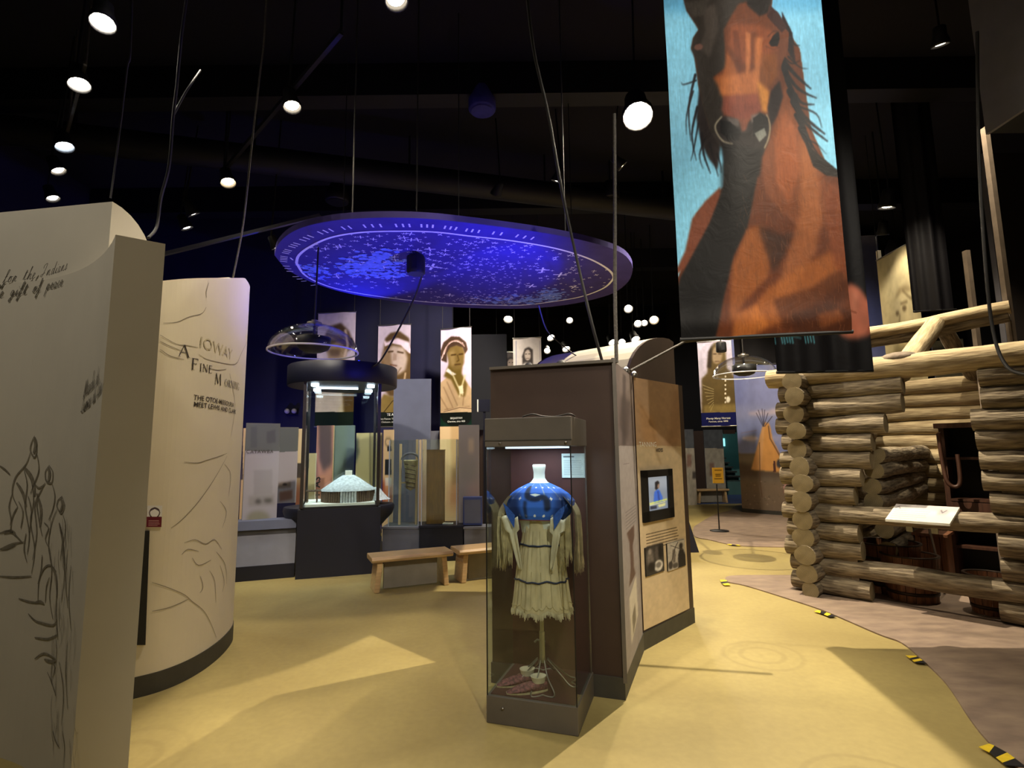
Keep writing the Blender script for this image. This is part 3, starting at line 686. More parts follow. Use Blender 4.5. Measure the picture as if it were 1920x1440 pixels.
roman('INE', sz(390, 681, 696), words_at(373, 696, 1), t, m_ink)
roman('M', sz(412, 700, 721), words_at(401, 720, 1), t, m_ink)
roman('ORNING', sz(430, 710, 724), words_at(420, 724, 1), t, m_ink)
sub = sz(380, 737, 750)
lettering('THE OTOE-MISSOURIA', sub, words_at(362, 749, 1, -.03), t, m_ink, bold=.0006)
lettering('MEET LEWIS AND CLARK', sub, words_at(362, 762, 1, -.03), t, m_ink, bold=.0006)
lettering('IOWAY', sz(400, 622, 652), words_at(372, 651, 1, -.06), t, mat('pale_grey_ink', (196, 184, 152), .85, .05), name='ghost_lettering')
mb = MB()
for st in [[(391,530),(386,548),(387,558)], [(386,576),(378,588),(355,594),(332,604),(306,606)], [(300,628),(330,645),(352,648),(372,652)], [(300,655),(320,668),(345,674)], [(372,664),(395,676),(440,683),(452,662),(462,640)], [(390,690),(408,694),(424,692)],
 [(320,990),(340,975),(372,940),(400,900),(425,855)], [(345,866),(370,868),(390,862),(425,850)], [(285,1092),(310,1100),(345,1115),(360,1128),(385,1150),(405,1195)], [(285,1146),(320,1138),(355,1122)], [(345,1018),(365,1012),(385,1020),(402,1012),(415,1030)], [(360,1046),(372,1060),(395,1050)],
 [(375,1080),(380,1100),(374,1112)], [(392,1070),(402,1090),(404,1130)], [(412,1060),(420,1090),(416,1110)], [(420,870),(432,890),(428,930)], [(412,940),(424,960),(416,990)], [(430,700),(440,760),(432,820)], [(340,1040),(352,1030),(372,1034)], [(405,1035),(422,1060),(424,1095)], [(300,640),(320,650),(345,660)]]:
    wc.ribbon(mb, st, .006)
stuff(wmb(mb, t).build('map_lines', m_softink, t))
# dark slot and the small notice
a = [wc.at(wc.hit(x, y)[0], wc.hit(x, y)[1], .02) for x, y in ((262, 995), (280, 995), (272, 1208), (254, 1208))]
b = [wc.at(wc.hit(x, y)[0], wc.hit(x, y)[1], -.01) for x, y in ((262, 995), (280, 995), (272, 1208), (254, 1208))]
wmb(MB().add(a + b, [(0,1,2,3),(7,6,5,4),(0,4,5,1),(1,5,6,2),(2,6,7,3),(3,7,4,0)]), t).build('dark_wall_slot', m_black, t)
q = [wc.at(wc.hit(x, y)[0], wc.hit(x, y)[1], .006) for x, y in ((276, 948), (304, 948), (302, 988), (274, 988))]
t2 = thing('notice_card', 'small maroon and white notice card on the curved cream wall', 'sign', q[3])
Q0 = [p - q[3] for p in q]
pic = Pic(44, 62, (104, 26, 40)); pic.poly([(0,0),(1,0),(1,.52),(0,.52)], (224,222,220)); pic.ell(.5,.34,.36,.26,(64,44,52)); pic.ell(.5,.34,.29,.2,(236,236,236)); pic.poly([(.12,.52),(.88,.52),(.88,.6),(.12,.6)],(104,26,40)); pic.text_rows(.15,.7,.85,.92,4,(232,200,200),1.2,.9,2); pic.line([(.2,.25),(.5,.14),(.8,.25)],2,(60,50,60))
nn = (Q0[1] - Q0[0]).cross(Q0[3] - Q0[0]).normalized()
MB().add(Q0 + [p + nn * .004 for p in Q0], [(0,1,2,3),(7,6,5,4),(0,4,5,1),(1,5,6,2),(2,6,7,3),(3,7,4,0)]).build('card', m_plaster, t2)
def fq(U, V):
    P = [np.array(p) for p in Q0]
    r = ((1-U)*(1-V))[..., None]*P[0] + (U*(1-V))[..., None]*P[1] + (U*V)[..., None]*P[2] + ((1-U)*V)[..., None]*P[3]
    r = r - np.array(nn) * .002; return r[..., 0], r[..., 1], r[..., 2]
print_grid('printed_face', pic, fq, t2, printmat('print_matte'))

# ---------------------------------------------------------------- brown kiosk with the vault
kB, kC, kD = pz(1173, 1312), pz(1205, 1220), pz(1302, 1168)
cr = Vector((.9497, -.3130, 0)); cn = Vector((.3130, .9497, 0))          # along the front, and away from the viewer
zK = pabove(1155, 677, kB)
kA = pz(915, 690, zK); kA = kB + cr * ((kA - kB).dot(cr)); kA.z = 0
cd = (kD - kC); cd.z = 0; cdl = cd.length; cd.normalize(); cdn = Vector((-cd.y, cd.x, 0))
kD2 = kD + cdn * .16 + cd * .02; kA2 = kA + cn * .75
foot = [kA, kB, kC, kD, kD2, kA2]
t = thing('exhibit_kiosk', 'dark brown kiosk with grey and tan tanning panels behind the dress case', 'kiosk', ((kA + kD) / 2), math.atan2(cr.y, cr.x))
KIOSK = t
wmb(MB().prism([(p.x, p.y) for p in foot], .13, zK), t).build('body', m_dbrown, t)
g = .012
ctr = sum(foot, Vector()) / len(foot)
wmb(MB().prism([tuple((p + (p - ctr).normalized() * g).xy) for p in foot], 0, .13), t).build('kick_plate', m_kick, t)
wmb(MB().beam(kA + Vector((0, 0, zK)) - cn*.01, kB + Vector((0, 0, zK)) - cn*.01, .03, .02), t).build('top_trim', m_grey, t)
wmb(MB().beam(kB + Vector((0, 0, zK + .02)), kB + Vector((0, 0, .1)), .025, .025), t).build('corner_trim', m_grey, t)
# grey narrow face
p1 = Panel(kB + cd * .0 , kC, .13, zK)
pic = Pic(52, 640, (150, 142, 138), p1.uv)
pic.poly([(1150,650),(1215,680),(1215,837),(1150,836)], (104, 92, 88)); pic.poly([(1163,740),(1180,730),(1176,830),(1160,800)], (70,58,54), 3, .8); pic.poly([(1158,690),(1190,710),(1190,760),(1160,740)], (128,114,106), 6, .7)
pic.poly([(1166,700),(1172,705),(1172,835),(1165,835)], (60,50,48), 2, .7)
pic.text_rows(.28, .385, .88, .465, 8, (98, 90, 92), 1.3, .9, 3); pic.uv = None
pic.text_rows(.28, .51, .88, .565, 6, (98, 90, 92), 1.3, .9, 4); pic.text_rows(.28, .345, .6, .35, 1, (120, 110, 110), 2, .8, 4)
pic.poly([(.3,.58),(.72,.575),(.7,.62),(.6,.64),(.62,.72),(.7,.75),(.32,.76),(.45,.7),(.42,.62)], (92, 70, 62), 1); pic.poly([(.3,.795),(.72,.76),(.75,.9),(.34,.95)], (198,190,172), 1); pic.poly([(.42,.87),(.6,.84),(.62,.9),(.45,.93)], (120,112,96), 1)
pic.grain(.05, 12, 60, 5)
off = .006
def fpan(pn, off, root):
    def fn(U, V):
        P = np.array(loc_of(root, pn.pt(0, 0, off))); R = np.array(loc_of(root, pn.pt(1, 0, off))) - P; D = np.array(loc_of(root, pn.pt(0, 1, off))) - P
        r = P + U[..., None] * R + V[..., None] * D; return r[..., 0], r[..., 1], r[..., 2]
    return fn
print_grid('grey_printed_face', pic, fpan(p1, .006, t), t, printmat('print_matte'))
# tan wide face
p2 = Panel(kC + cd * .02, kD - cd * .09, .145, zK)
pic = Pic(110, 520, (212, 190, 152), p2.uv)
pic.poly([(1180,690),(1300,700),(1300,838),(1180,834)], (184, 150, 114)); pic.poly([(1262,730),(1280,740),(1270,838),(1245,838),(1255,800)], (160, 122, 88), 5, .6); pic.poly([(1195,750),(1225,790),(1235,836),(1205,836)], (188, 142, 92), 5, .6); pic.line([(1200,760),(1222,800),(1230,850),(1238,870)], 3, (150,112,72), 2, .5)
pic.grain(.05, 14, 50, 8)
pic.poly([(1203,985),(1252,977),(1252,980),(1203,989)], (100,80,56), 0, .0)
pic.uv = None
pic.text_rows(.13, .640, .83, .700, 6, (78, 62, 44), 2.0, .85, 6, slope=0)
print_grid('tan_printed_face', pic, fpan(p2, .006, t), t, printmat('print_matte'))
def pl_fn(pn, root, px, py, off=.012):
    P = pn.px(px, py, off)
    return lambda x, y: loc_of(root, P + pn.r * x + Vector((0, 0, y)))
s_ = (p2.px(1196, 826).z - p2.px(1196, 838).z)
lettering('TANNING', s_ * 1.15, pl_fn(p2, t, 1196, 838), t, m_whiteink, spacing=1.05)
lettering('HIDES', s_ * .8, pl_fn(p2, t, 1228, 847), t, m_ink, bold=.0012, spacing=1.1)
# screen
pf = [p2.uv(*p) for p in ((1199, 881), (1255, 880), (1256, 973), (1199, 977))]
u0, u1 = pf[0][0], pf[1][0]; v0, v1 = (pf[0][1] + pf[1][1]) / 2, (pf[2][1] + pf[3][1]) / 2
def rect_on(pn, u0, u1, v0, v1, offa, offb):
    c = [pn.pt(u, v, o) for o in (offa, offb) for u, v in ((u0, v0), (u1, v0), (u1, v1), (u0, v1))]
    return MB().add(c, [(0,1,2,3),(7,6,5,4),(0,4,5,1),(1,5,6,2),(2,6,7,3),(3,7,4,0)])
du, dv = (u1 - u0), (v1 - v0)
mb = MB()
for a in ((u0, u0+du*.16, v0, v1), (u1-du*.16, u1, v0, v1), (u0, u1, v0, v0+dv*.14), (u0, u1, v1-dv*.2, v1)):
    m_ = rect_on(p2, *a, .004, .03); mb.add(m_.v, m_.f)
fr = wmb(mb, t).build('screen_frame', m_black, t)
ps = Panel(p2.pt(u0 + du*.15, 0), p2.pt(u1 - du*.15, 0), p2.pt(0, v1 - dv*.19).z, p2.pt(0, v0 + dv*.13).z)
pic = Pic(56, 90, (126, 136, 150))
pic.poly([(0,0),(1,0),(1,.4),(0,.3)], (150,158,168), 8); pic.poly([(.42,.18),(.55,.14),(.62,.2),(.56,.36),(.46,.42),(.4,.36)], (30,26,28), 1); pic.poly([(.53,.24),(.62,.24),(.6,.35),(.52,.36)], (150,120,100), 1)
pic.poly([(.36,.46),(.5,.4),(.6,.42),(.72,.6),(.78,.78),(.3,.8)], (56,98,190), 1); pic.poly([(.5,.44),(.56,.44),(.62,.78),(.54,.78)], (30,48,120), 1, .7)
pic.poly([(.12,.76),(.95,.7),(.95,.74),(.12,.8)], (210,214,96), 1); pic.line([(.15,.82),(.85,.78)], 2.5, (214,210,150), 0, .8); pic.poly([(.5,.84),(.88,.82),(.84,.9),(.55,.92)], (206,202,140), 1); pic.poly([(.14,.86),(.45,.86),(.45,.94),(.14,.94)], (40,44,60), 1)
print_grid('screen', pic, fpan(ps, .012, t), fr, printmat('screen_glow', .3, .5, .75))
# two photographs
for k, (bx, seed) in enumerate((((1206, 1026, 1240, 1080), 0), ((1247, 1018, 1280, 1070), 1))):
    q = [p2.uv(*p) for p in ((bx[0], bx[1]), (bx[2], bx[1] - 6), (bx[2], bx[3] - 8), (bx[0], bx[3]))]
    a = (q[0][0], q[1][0], (q[0][1]+q[1][1])/2, (q[2][1]+q[3][1])/2)
    pho = wmb(rect_on(p2, *a, .004, .016), t).build('photograph', m_black, t)
    pp = Panel(p2.pt(a[0], 0), p2.pt(a[1], 0), p2.pt(0, a[3]).z, p2.pt(0, a[2]).z)
    if k == 0:
        pic = Pic(48, 60, (58, 54, 50)); pic.ell(.25,.4,.2,.34,(112,104,96),2); pic.ell(.62,.3,.12,.26,(92,84,78),2); pic.ell(.8,.28,.1,.24,(30,28,26),2); pic.ell(.68,.74,.24,.2,(212,206,194),1); pic.ell(.68,.72,.14,.1,(120,114,106),1); pic.ell(.3,.7,.2,.16,(40,36,34),2); pic.ell(.24,.18,.08,.1,(150,140,128),1)
    else:
        pic = Pic(48, 60, (186, 178, 164)); pic.poly([(.55,1),(.58,.5),(.7,.3),(.85,.32),(1,.6),(1,1)], (44,40,38), 1); pic.ell(.76,.22,.1,.12,(50,44,40),1); pic.ell(.35,.5,.1,.26,(112,104,96),1); pic.line([(.1,.9),(.45,.2),(.6,.05)],2,(70,64,58)); pic.line([(.2,.1),(.9,.4)],1.5,(80,74,66)); pic.ell(.15,.8,.12,.14,(70,64,60),1); pic.ell(.4,.86,.16,.1,(90,84,78),1)
    pic.grain(.12, 12, 14, k)
    print_grid('photo_print', pic, fpan(pp, .018, t), pho, printmat('print_matte'))
# right return strip and taller vault behind
V1 = kD + cdn * .06; V1 = pplane(1276, 660, kD + cdn * .08, cdn); V1.z = 0
px0 = pplane(1190, 692, V1, cdn); Lv = (V1 - px0); Lv.z = 0; Lv = Lv.length
zV = pabove(1250, 640, V1 - cd * (Lv * .3)) + .06; z0v = zK - .02
prof = [(0, z0v)] + [(Lv * .9 * (1 - math.cos(a * PI / 20)), z0v + (zV - z0v) * math.sin(a * PI / 20)) for a in range(1, 11)] + [(Lv, zV - .02), (Lv, .02), (Lv - .1, .02), (Lv - .1, z0v)]
t2 = thing('vaulted_hood', 'white vaulted hood with brown curved end rising behind the brown kiosk', 'exhibit hood', (px0.x, px0.y, 0), KIOSK.rotation_euler.z)
ext = -cr * 1.05 + cn * .5
n = len(prof); base0 = V1 - cd * Lv; base0.z = 0
e0 = [base0 + cd * s + cdn * .1 + Vector((0, 0, z)) for s, z in prof]; e1 = [p + ext for p in e0]
mb = MB(); mb.add(e0 + e1, [(i, n + i, n + (i+1) % n, (i+1) % n) for i in range(n)], 0, False)
wmb(mb, t2).build('curved_top', m_white, t2)
out = [p - cdn * .03 for p in e0]
mb = MB(); mb.add(out + [p + cdn * .028 for p in out], [tuple(reversed(range(n))), tuple(range(n, 2*n))] + [(i, (i+1) % n, n + (i+1) % n, n + i) for i in range(n)])
wmb(mb, t2).build('end_panel', m_dbrown, t2)
mb = MB(); far_ = [p + ext for p in e0]; mb.add(far_ + [p + Vector((-.02, .006, 0)) for p in far_], [tuple(range(n)), tuple(reversed(range(n, 2*n)))] + [(i, n + i, n + (i+1) % n, (i+1) % n) for i in range(n)])
wmb(mb, t2).build('end_panel', m_dbrown, t2)
p_a, p_b = pplane(1182, 695, kC - cdn * .06, cdn), pplane(1283, 641, kC - cdn * .06, cdn)
t3 = thing('support_pole', 'thin grey pole slanting up from the kiosk corner across the vault end', 'pole', p_a)
wmb(MB().tube([p_a, p_b], .011, 8), t3).build('tube', m_rope, t3)
wmb(MB().tube([p_b, p_b + Vector((.55, -.1, .035))], .011, 8), t3).build('tube', m_rope, t3)
for k, (x, y) in enumerate(((1174, 692), (1189, 700))):
    p = pplane(x, y, kC - cdn * .02, cdn); t4 = thing('uplight', ('small white uplight left of the slanting pole foot on the kiosk', 'small white uplight right of the slanting pole foot on the kiosk')[k], 'lamp', p)
    MB().lathe([(.02, -.03), (.026, .0), (.02, .004)], 12).build('can', m_steel, t4); MB().ell((0, 0, .006), (.016, .016, .012)).build('bulb', bulb_mat(WHITE, 8), t4)
# uplights that colour the star canopy
def uplight(p, aim, w, ang, col, lab, bl=.6):
    t = thing('uplight', lab, 'lamp', p); d = (Vector(aim) - Vector(p)).normalized(); rot = Vector((0, 0, 1)).rotation_difference(d).to_matrix()
    MB().lathe([(.03, -.05), (.045, .02), (.045, .05), (.038, .05), (.035, .02), (.001, .015)], 14, rot=rot).build('can', m_black, t)
    MB().lathe([(.034, .022), (.02, .03), (.001, .033)], 12, rot=rot).build('lens', bulb_mat(col, 8), t)
    MB().lathe([(.05, -.08), (.05, -.07), (.012, -.065), (.012, -.03)], 12).build('stand', m_black, t)
    l = bpy.data.lights.new('beam', 'SPOT'); l.energy = w; l.spot_size = math.radians(ang); l.spot_blend = bl; l.color = tuple(lin(c) for c in col); l.shadow_soft_size = .03
    o = bpy.data.objects.new('beam', l); COL.objects.link(o); o.parent = t; o.location = d * .06; o.rotation_euler = d.to_track_quat('-Z', 'Y').to_euler()
# ---------------------------------------------------------------- dress case
cA, cB = pz(912, 1355), pz(1085, 1382)
cr2 = (cB - cA); cW = cr2.length; cr2.normalize(); cn2 = Vector((-cr2.y, cr2.x, 0)); cDp = .50
zb = pabove(918, 1303, cA); zh = pabove(915, 838, cA); zt = pabove(915, 785, cA)
cc = cA + cr2 * cW / 2 + cn2 * cDp / 2; cc.z = 0
CASE = thing('display_case', 'tall grey glass display case holding the blue and buckskin dress', 'display case', cc, math.atan2(cr2.y, cr2.x))
hx, hy = cW / 2, cDp / 2
MB().box((-hx, -hy, 0), (hx, hy, zb)).build('base', m_grey, CASE, .004)
MB().box((-hx + .02, -hy + .02, zb - .01), (hx - .02, hy - .02, zb + .004)).build('floor_lining', m_maroon, CASE)
MB().box((-hx, -hy, zh), (hx, hy, zt)).build('head', m_grey, CASE, .004)
MB().box((-hx - .003, -hy - .003, zh + .035), (hx + .003, -hy + .01, zh + .04)).build('seam', m_kick, CASE)
for x in (-hx + .1, hx - .03): MB().lathe([(.008, 0), (.008, .006), (.001, .008)], 10, c=(x, -hy - .001, zh + .02), rot=Matrix.Rotation(PI / 2, 3, 'X')).build('screw', m_steel, CASE)
MB().lathe([(.008, 0), (.008, .006), (.001, .008)], 10, c=(-hx + .1, -hy - .001, zb * .6), rot=Matrix.Rotation(PI / 2, 3, 'X')).build('screw', m_steel, CASE)
MB().box((-hx + .005, hy - .016, zb), (hx - .005, hy - .006, zh)).build('back_panel', m_maroon, CASE)
e = .006
MB().box((-hx + e, -hy + .004, zb), (hx - e, -hy + .008, zh)).build('glass_pane', m_glass, CASE)
MB().box((-hx + .004, -hy + e, zb), (-hx + .008, hy - .02, zh)).build('glass_pane', m_glass, CASE)
MB().box((hx - .008, -hy + e, zb), (hx - .004, hy - .02, zh)).build('glass_pane', m_glass, CASE)
for sx in (-1, 1): MB().box((sx * (hx - .006) - .003, -hy + .001, zb), (sx * (hx - .006) + .003, -hy + .007, zh)).build('edge_seal', m_black, CASE)
MB().box((hx - .011, hy - .03, zb), (hx - .003, hy - .02, zh)).build('edge_strip', m_steel, CASE)
MB().box((-.17, -.15, zh - .012), (.17, .15, zh - .001)).build('light_panel', emit('cool_panel_glow', (220, 236, 255), 1.5), CASE)
l = bpy.data.lights.new('case_light', 'AREA'); l.energy = 2.6; l.shape = 'RECTANGLE'; l.size = .34; l.size_y = .3; l.color = (.86, .94, 1)
o = bpy.data.objects.new('case_light', l); COL.objects.link(o); o.parent = CASE; o.location = (0, -.02, zh - .016)
t = thing('cable_loop', 'dark wire loops lying on top of the dress case', 'cable', cc + Vector((0, 0, zt)))
MB().tube(smooth_path([(-.1,-.2,.006),(-.04,-.22,.02),(.02,-.2,.008),(.1,-.18,.006),(.18,-.21,.02),(.22,-.18,.006)], 5), .005, 6).build('wire', m_cable, t)
# label card on the back panel
cp = loc_of(CASE, pplane(1078, 873, cc + cn2 * (hy - .03), cn2))
t = thing('label_card', 'pale blue-white label card on the lining behind the dress', 'sign', cc + cr2 * min(cp.x, hx - .09) + cn2 * (hy - .022) + Vector((0, 0, cp.z)), CASE.rotation_euler.z)
MB().box((-.078, 0, -.08), (.078, .004, .08)).build('card', m_whiteink, t)
pic = Pic(56, 50, (206, 226, 228)); pic.text_rows(.1, .14, .55, .14, 1, (60,70,80), 2.5, .9, 1); pic.text_rows(.1, .3, .9, .86, 9, (120,136,142), 1, .7, 2)
print_grid('printed_face', pic, lambda U, V: (-.078 + U * .156, -.002 + 0 * U, .08 - V * .16), t, printmat('print_matte'))
# dress form
CY = cc.y
def dz(y): return pplane(1011, y, cc, cn2).z
def dx(x): return loc_of(CASE, pplane(x, 1000, cc, cn2)).x
X0 = dx(1013)
form = thing('dress_form', 'white headless dress form on a wire-footed metal stand inside the case', 'mannequin', cc + cr2 * X0 + Vector((0, 0, zb)), CASE.rotation_euler.z)
Z = lambda y: dz(y) - zb
prof = [(.001, Z(871)), (.04, Z(871)), (.043, Z(874)), (.04, Z(879)), (.036, Z(886)), (.037, Z(896)), (.052, Z(903)), (.1, Z(912)), (.145, Z(925)), (.15, Z(950)), (.125, Z(985)), (.11, Z(1010)), (.13, Z(1050)), (.12, Z(1065)), (.001, Z(1066))]
MB().lathe(prof, 28, sy=.72).build('torso', m_mann, form)
MB().tube([(0, 0, Z(1066)), (0, 0, .17)], .013, 10).tube([(0, 0, .3), (0, 0, .12)], .018, 10).build('pole', m_steel, form)
MB().tube([(.018, 0, .24), (-.03, -.01, .25), (-.045, -.012, .235)], .007, 6).build('clamp_screw', m_steel, form)
for k in range(4):
    a = -PI / 2 + .25 + k * PI / 2
    pts = [(0, 0, .14)]
    loop = [(.03, .012), (.1, .03), (.16, .066), (.2, .06), (.19, .02), (.175, 0), (.19, -.02), (.2, -.06), (.16, -.066), (.1, -.03), (.03, -.012)]
    hts = [.14, .07, .016, .006, .006, .006, .006, .006, .016, .07, .14]
    P = [(x * math.cos(a) - y * math.sin(a), x * math.sin(a) + y * math.cos(a), h) for (x, y), h in zip(loop, hts)]
    MB().tube(smooth_path(P, 4), .0045, 6).build('wire_foot', m_steel, form)
# the dress
D = thing('dress', 'buckskin dress with blue beaded yoke and long fringed sleeves on the form', 'dress', cc + cr2 * X0, CASE.rotation_euler.z)
bodyp = [(958, .135, .1), (975, .112, .096), (990, .108, .093), (1010, .118, .1), (1040, .142, .112), (1080, .158, .122), (1115, .17, .13), (1138, .18, .138)]
def body(u, v):
    i = min(int(v * (len(bodyp) - 1)), len(bodyp) - 2); f = v * (len(bodyp) - 1) - i
    y = bodyp[i][0] * (1-f) + bodyp[i+1][0] * f; rx = bodyp[i][1] * (1-f) + bodyp[i+1][1] * f; ry = bodyp[i][2] * (1-f) + bodyp[i+1][2] * f
    a = 2 * PI * u; p = 1 + (.055 * math.sin(a * 13 + 1.5 * math.sin(a * 3)) + .02 * math.sin(a * 29)) * (.15 + v)
    zz = dz(y) + (.008 * math.sin(a * 5 + 1) + .005 * math.cos(a * 11)) * v * v
    return Vector((rx * p * math.cos(a), ry * p * math.sin(a), zz))
MB().grid(body, 130, 26).build('skirt', m_buck, D)
mb = MB(); rr = random.Random(2)
for i in range(210):
    b = body(i / 210, 1); l = rr.uniform(.02, .045)
    mb.tube([b, b + Vector((b.x * .03, b.y * .03, -l))], [.0035, .0015], 4, cap=False)
stuff(mb.build('hem_fringe', m_buckp, D))
mb = MB()
for i in range(26):     # scalloped lacing above the hem
    for k in range(6):
        u0, u1 = (i + k / 6) / 26, (i + (k + 1) / 6) / 26
        g = lambda u, k: body(u, .93 + .035 * math.sin(PI * (k / 6)))
        a, b = g(u0, k), g(u1, k + 1); s = 1.012
        mb.tube([(a.x * s, a.y * s, a.z), (b.x * s, b.y * s, b.z)], .0025, 4, cap=False)
stuff(mb.build('hem_lacing', m_fringe, D))
mb = MB()
for i in range(16):
    for (v0, v1) in ((.3, .62), (.66, .93)):
        u = (i + .5) / 16; mb.tube([(q.x * 1.01, q.y * 1.01, q.z) for q in (body(u, v0 + (v1 - v0) * k / 6) for k in range(7))], .0022, 4, cap=False)
stuff(mb.build('seam_thongs', m_fringe, D))
for y in (1020, 1085):
    v = [k for k in range(101) if True]; vv = min(v, key=lambda k: abs(body(.75, k / 100).z - dz(y))) / 100
    MB().tube([(q.x * 1.025, q.y * 1.025, q.z) for q in (body(k / 72, vv) for k in range(73))], .0055, 6, cap=False).build('dark_band', m_bluedk, D)
# yoke: painted beadwork
yr = [(905, .062, .052), (909, .1, .066), (914, .14, .082), (922, .185, .1), (934, .222, .112), (948, .215, .122), (964, .175, .124), (972, .15, .118)]
def yoke(U, V):
    n = len(yr) - 1; t = V * n; i = np.clip(t.astype(int), 0, n - 1); f = t - i; A = np.array(yr)
    y = A[i, 0] * (1-f) + A[i+1, 0] * f; rx = A[i, 1] * (1-f) + A[i+1, 1] * f; ry = A[i, 2] * (1-f) + A[i+1, 2] * f
    zz = dz(905) + (y - 905) / (972 - 905) * (dz(972) - dz(905)); a = 2 * PI * U + PI / 2
    w = 1 + .03 * np.sin(a * 9) * V
    zz = zz - .02 * np.abs(np.cos(a)) ** 4 * V
    return rx * w * np.cos(a), ry * w * np.sin(a), zz
pic = Pic(300, 90, (58, 108, 206))
for k in range(40): pic.line([(0, k / 40), (1, k / 40)], .8, (40, 84, 176), 0, .5)
for i in range(20):
    for j in range(3):
        u = (i + .5 * (j % 2)) / 20; v = .25 + .3 * j; pic.poly([(u - .008, v), (u, v - .035), (u + .008, v), (u, v + .035)], (236, 238, 232))
for u in (.40, .46, .54, .60): pic.line([(u, .04), (u + (u - .5) * .2, .5)], 2.2, (150, 162, 176), 0, .8)
for u in (.30, .70): pic.line([(u, .2), (u, .95)], 2.5, (120, 100, 130), 0, .7)
pic.line([(.445,.22),(.462,.5),(.5,.56),(.545,.52),(.56,.72)], 9, (24, 32, 58), 1, .95, 4); pic.line([(.455,.62),(.448,.9)], 5, (24,32,58), 1, .8)
pic.poly([(.34,.4),(.42,.45),(.41,.98),(.33,.98)], (26, 40, 84), 4, .75); pic.poly([(.60,.45),(.68,.4),(.69,.98),(.6,.98)], (26, 40, 84), 4, .7)
pic.poly([(0,.965),(1,.965),(1,1),(0,1)], (140,70,70))
print_grid('beaded_yoke', pic, yoke, D, printmat('print_matte'))
for s in (-1, 1):
    m_ = MB()
    def sl(u, v, s=s):     # wing sleeve: a drooping half sleeve of buckskin
        a = PI * (.15 + .7 * v) - PI / 2
        x = s * (.165 + .075 * math.sin(PI * .5 * u) + .012 * math.cos(9 * v)); y = .105 * math.sin(a) * (1 - .15 * u)
        z = dz(928) - u * .115 - .02 * abs(math.sin(a)) * u
        return Vector((x, y, z))
    m_.grid(sl, 10, 14).build('sleeve', m_buck, D)
    def flap(u, v, s=s):   # long pale inner sleeve hanging in front
        wdt = .036 * (1 - v) ** .6 + .016
        x = s * (.155 - .058 * v) + (u - .5) * wdt * 2 * (.55 if v > .3 else 1)
        return Vector((x, -.125 - .012 * math.cos(u * PI * 2) + .02 * v, dz(966) - v * (dz(966) - dz(1062)) + .01 * math.sin(u * 7)))
    fm = MB().grid(flap, 8, 16).build('sleeve_flap', m_buckp, D); sol = fm.modifiers.new('thickness', 'SOLIDIFY'); sol.thickness = .006
    MB().add([(s*.165,-.137,dz(948)),(s*.205,-.118,dz(940)),(s*.172,-.138,dz(964)),(s*.125,-.142,dz(986)),(s*.12,-.142,dz(962))], [(0,1,2),(0,2,3),(0,3,4)] if s < 0 else [(0,2,1),(0,3,2),(0,4,3)]).build('beaded_point', m_blue, D)
    mb = MB()
    for i in range(90):
        v = i / 89; b = sl(1, v); l = rr.uniform(.26, .34) * (1.1 - .35 * abs(v - .5)); dxx = rr.uniform(-.015, .015)
        mb.tube([b, b + Vector((s * .006, 0, -l * .4)), b + Vector((dxx * .6, 0, -l * .8)), b + Vector((dxx, rr.uniform(-.01, .01), -l))], [.0034, .003, .0026, .0012], 4, cap=False)
    for i in range(40):
        v = i / 39; b = Vector((s * (.215 - .06 * v), -.105, dz(960) - .05 * v)); l = rr.uniform(.2, .3)
        mb.tube([b, b + Vector((rr.uniform(-.01, .01), 0, -l * .6)), b + Vector((rr.uniform(-.014, .014), 0, -l))], [.0034, .0028, .0012], 4, cap=False)
    stuff(mb.build('sleeve_fringe', m_fringe, D))
# moccasins
m_moc = mat('pink_beaded_hide', (150, 92, 96), .7, .3, 60, .4, col2=(70, 44, 48))
for k, (x, y, a) in enumerate(((968, 1282, .55), (988, 1296, .5))):
    p = pz(x, y, zb + .006); t = thing('moccasin', ('pink beaded moccasin farther left beside the wire feet', 'pink beaded moccasin nearer the front of the case floor')[k], 'shoe', p, math.atan2(cr2.y, cr2.x) + PI + a, 'moccasins on the case floor')
    def shoe(u, v):
        a = 2 * PI * u; L = -.12 + .24 * v
        w = .042 * (max(0, math.sin(PI * min(1, max(0, .04 + .92 * v)))) ** .55) * (1.08 if v > .5 else .9); h = .036 + .032 * max(0, 1 - v * 1.5) if v < .67 else .036 * max(.06, (1 - v) / .33) ** .5
        h = max(.006, h * (max(0.0, math.sin(PI * min(.97, .06 + .9 * v))) ** .3)); return Vector((L, w * math.cos(a), max(0.004, h * .5 + h * .55 * math.sin(a))))
    MB().grid(shoe, 20, 22).build('upper', m_moc, t)
    MB().prism([(-.122 + .244 * i / 12, .044 * math.sin(PI * (.04 + .92 * i / 12)) ** .55) for i in range(13)] + [(.122 - .244 * i / 12, -.044 * math.sin(PI * (.04 + .92 * i / 12)) ** .55) for i in range(13)], -.004, .005).build('sole', m_fringe, t)
    MB().lathe([(.034, .045), (.04, .075), (.044, .082), (.038, .078), (.03, .05)], 16, c=(-.07, 0, 0), sx=1.1, sy=.9).build('cuff', m_buckp, t)

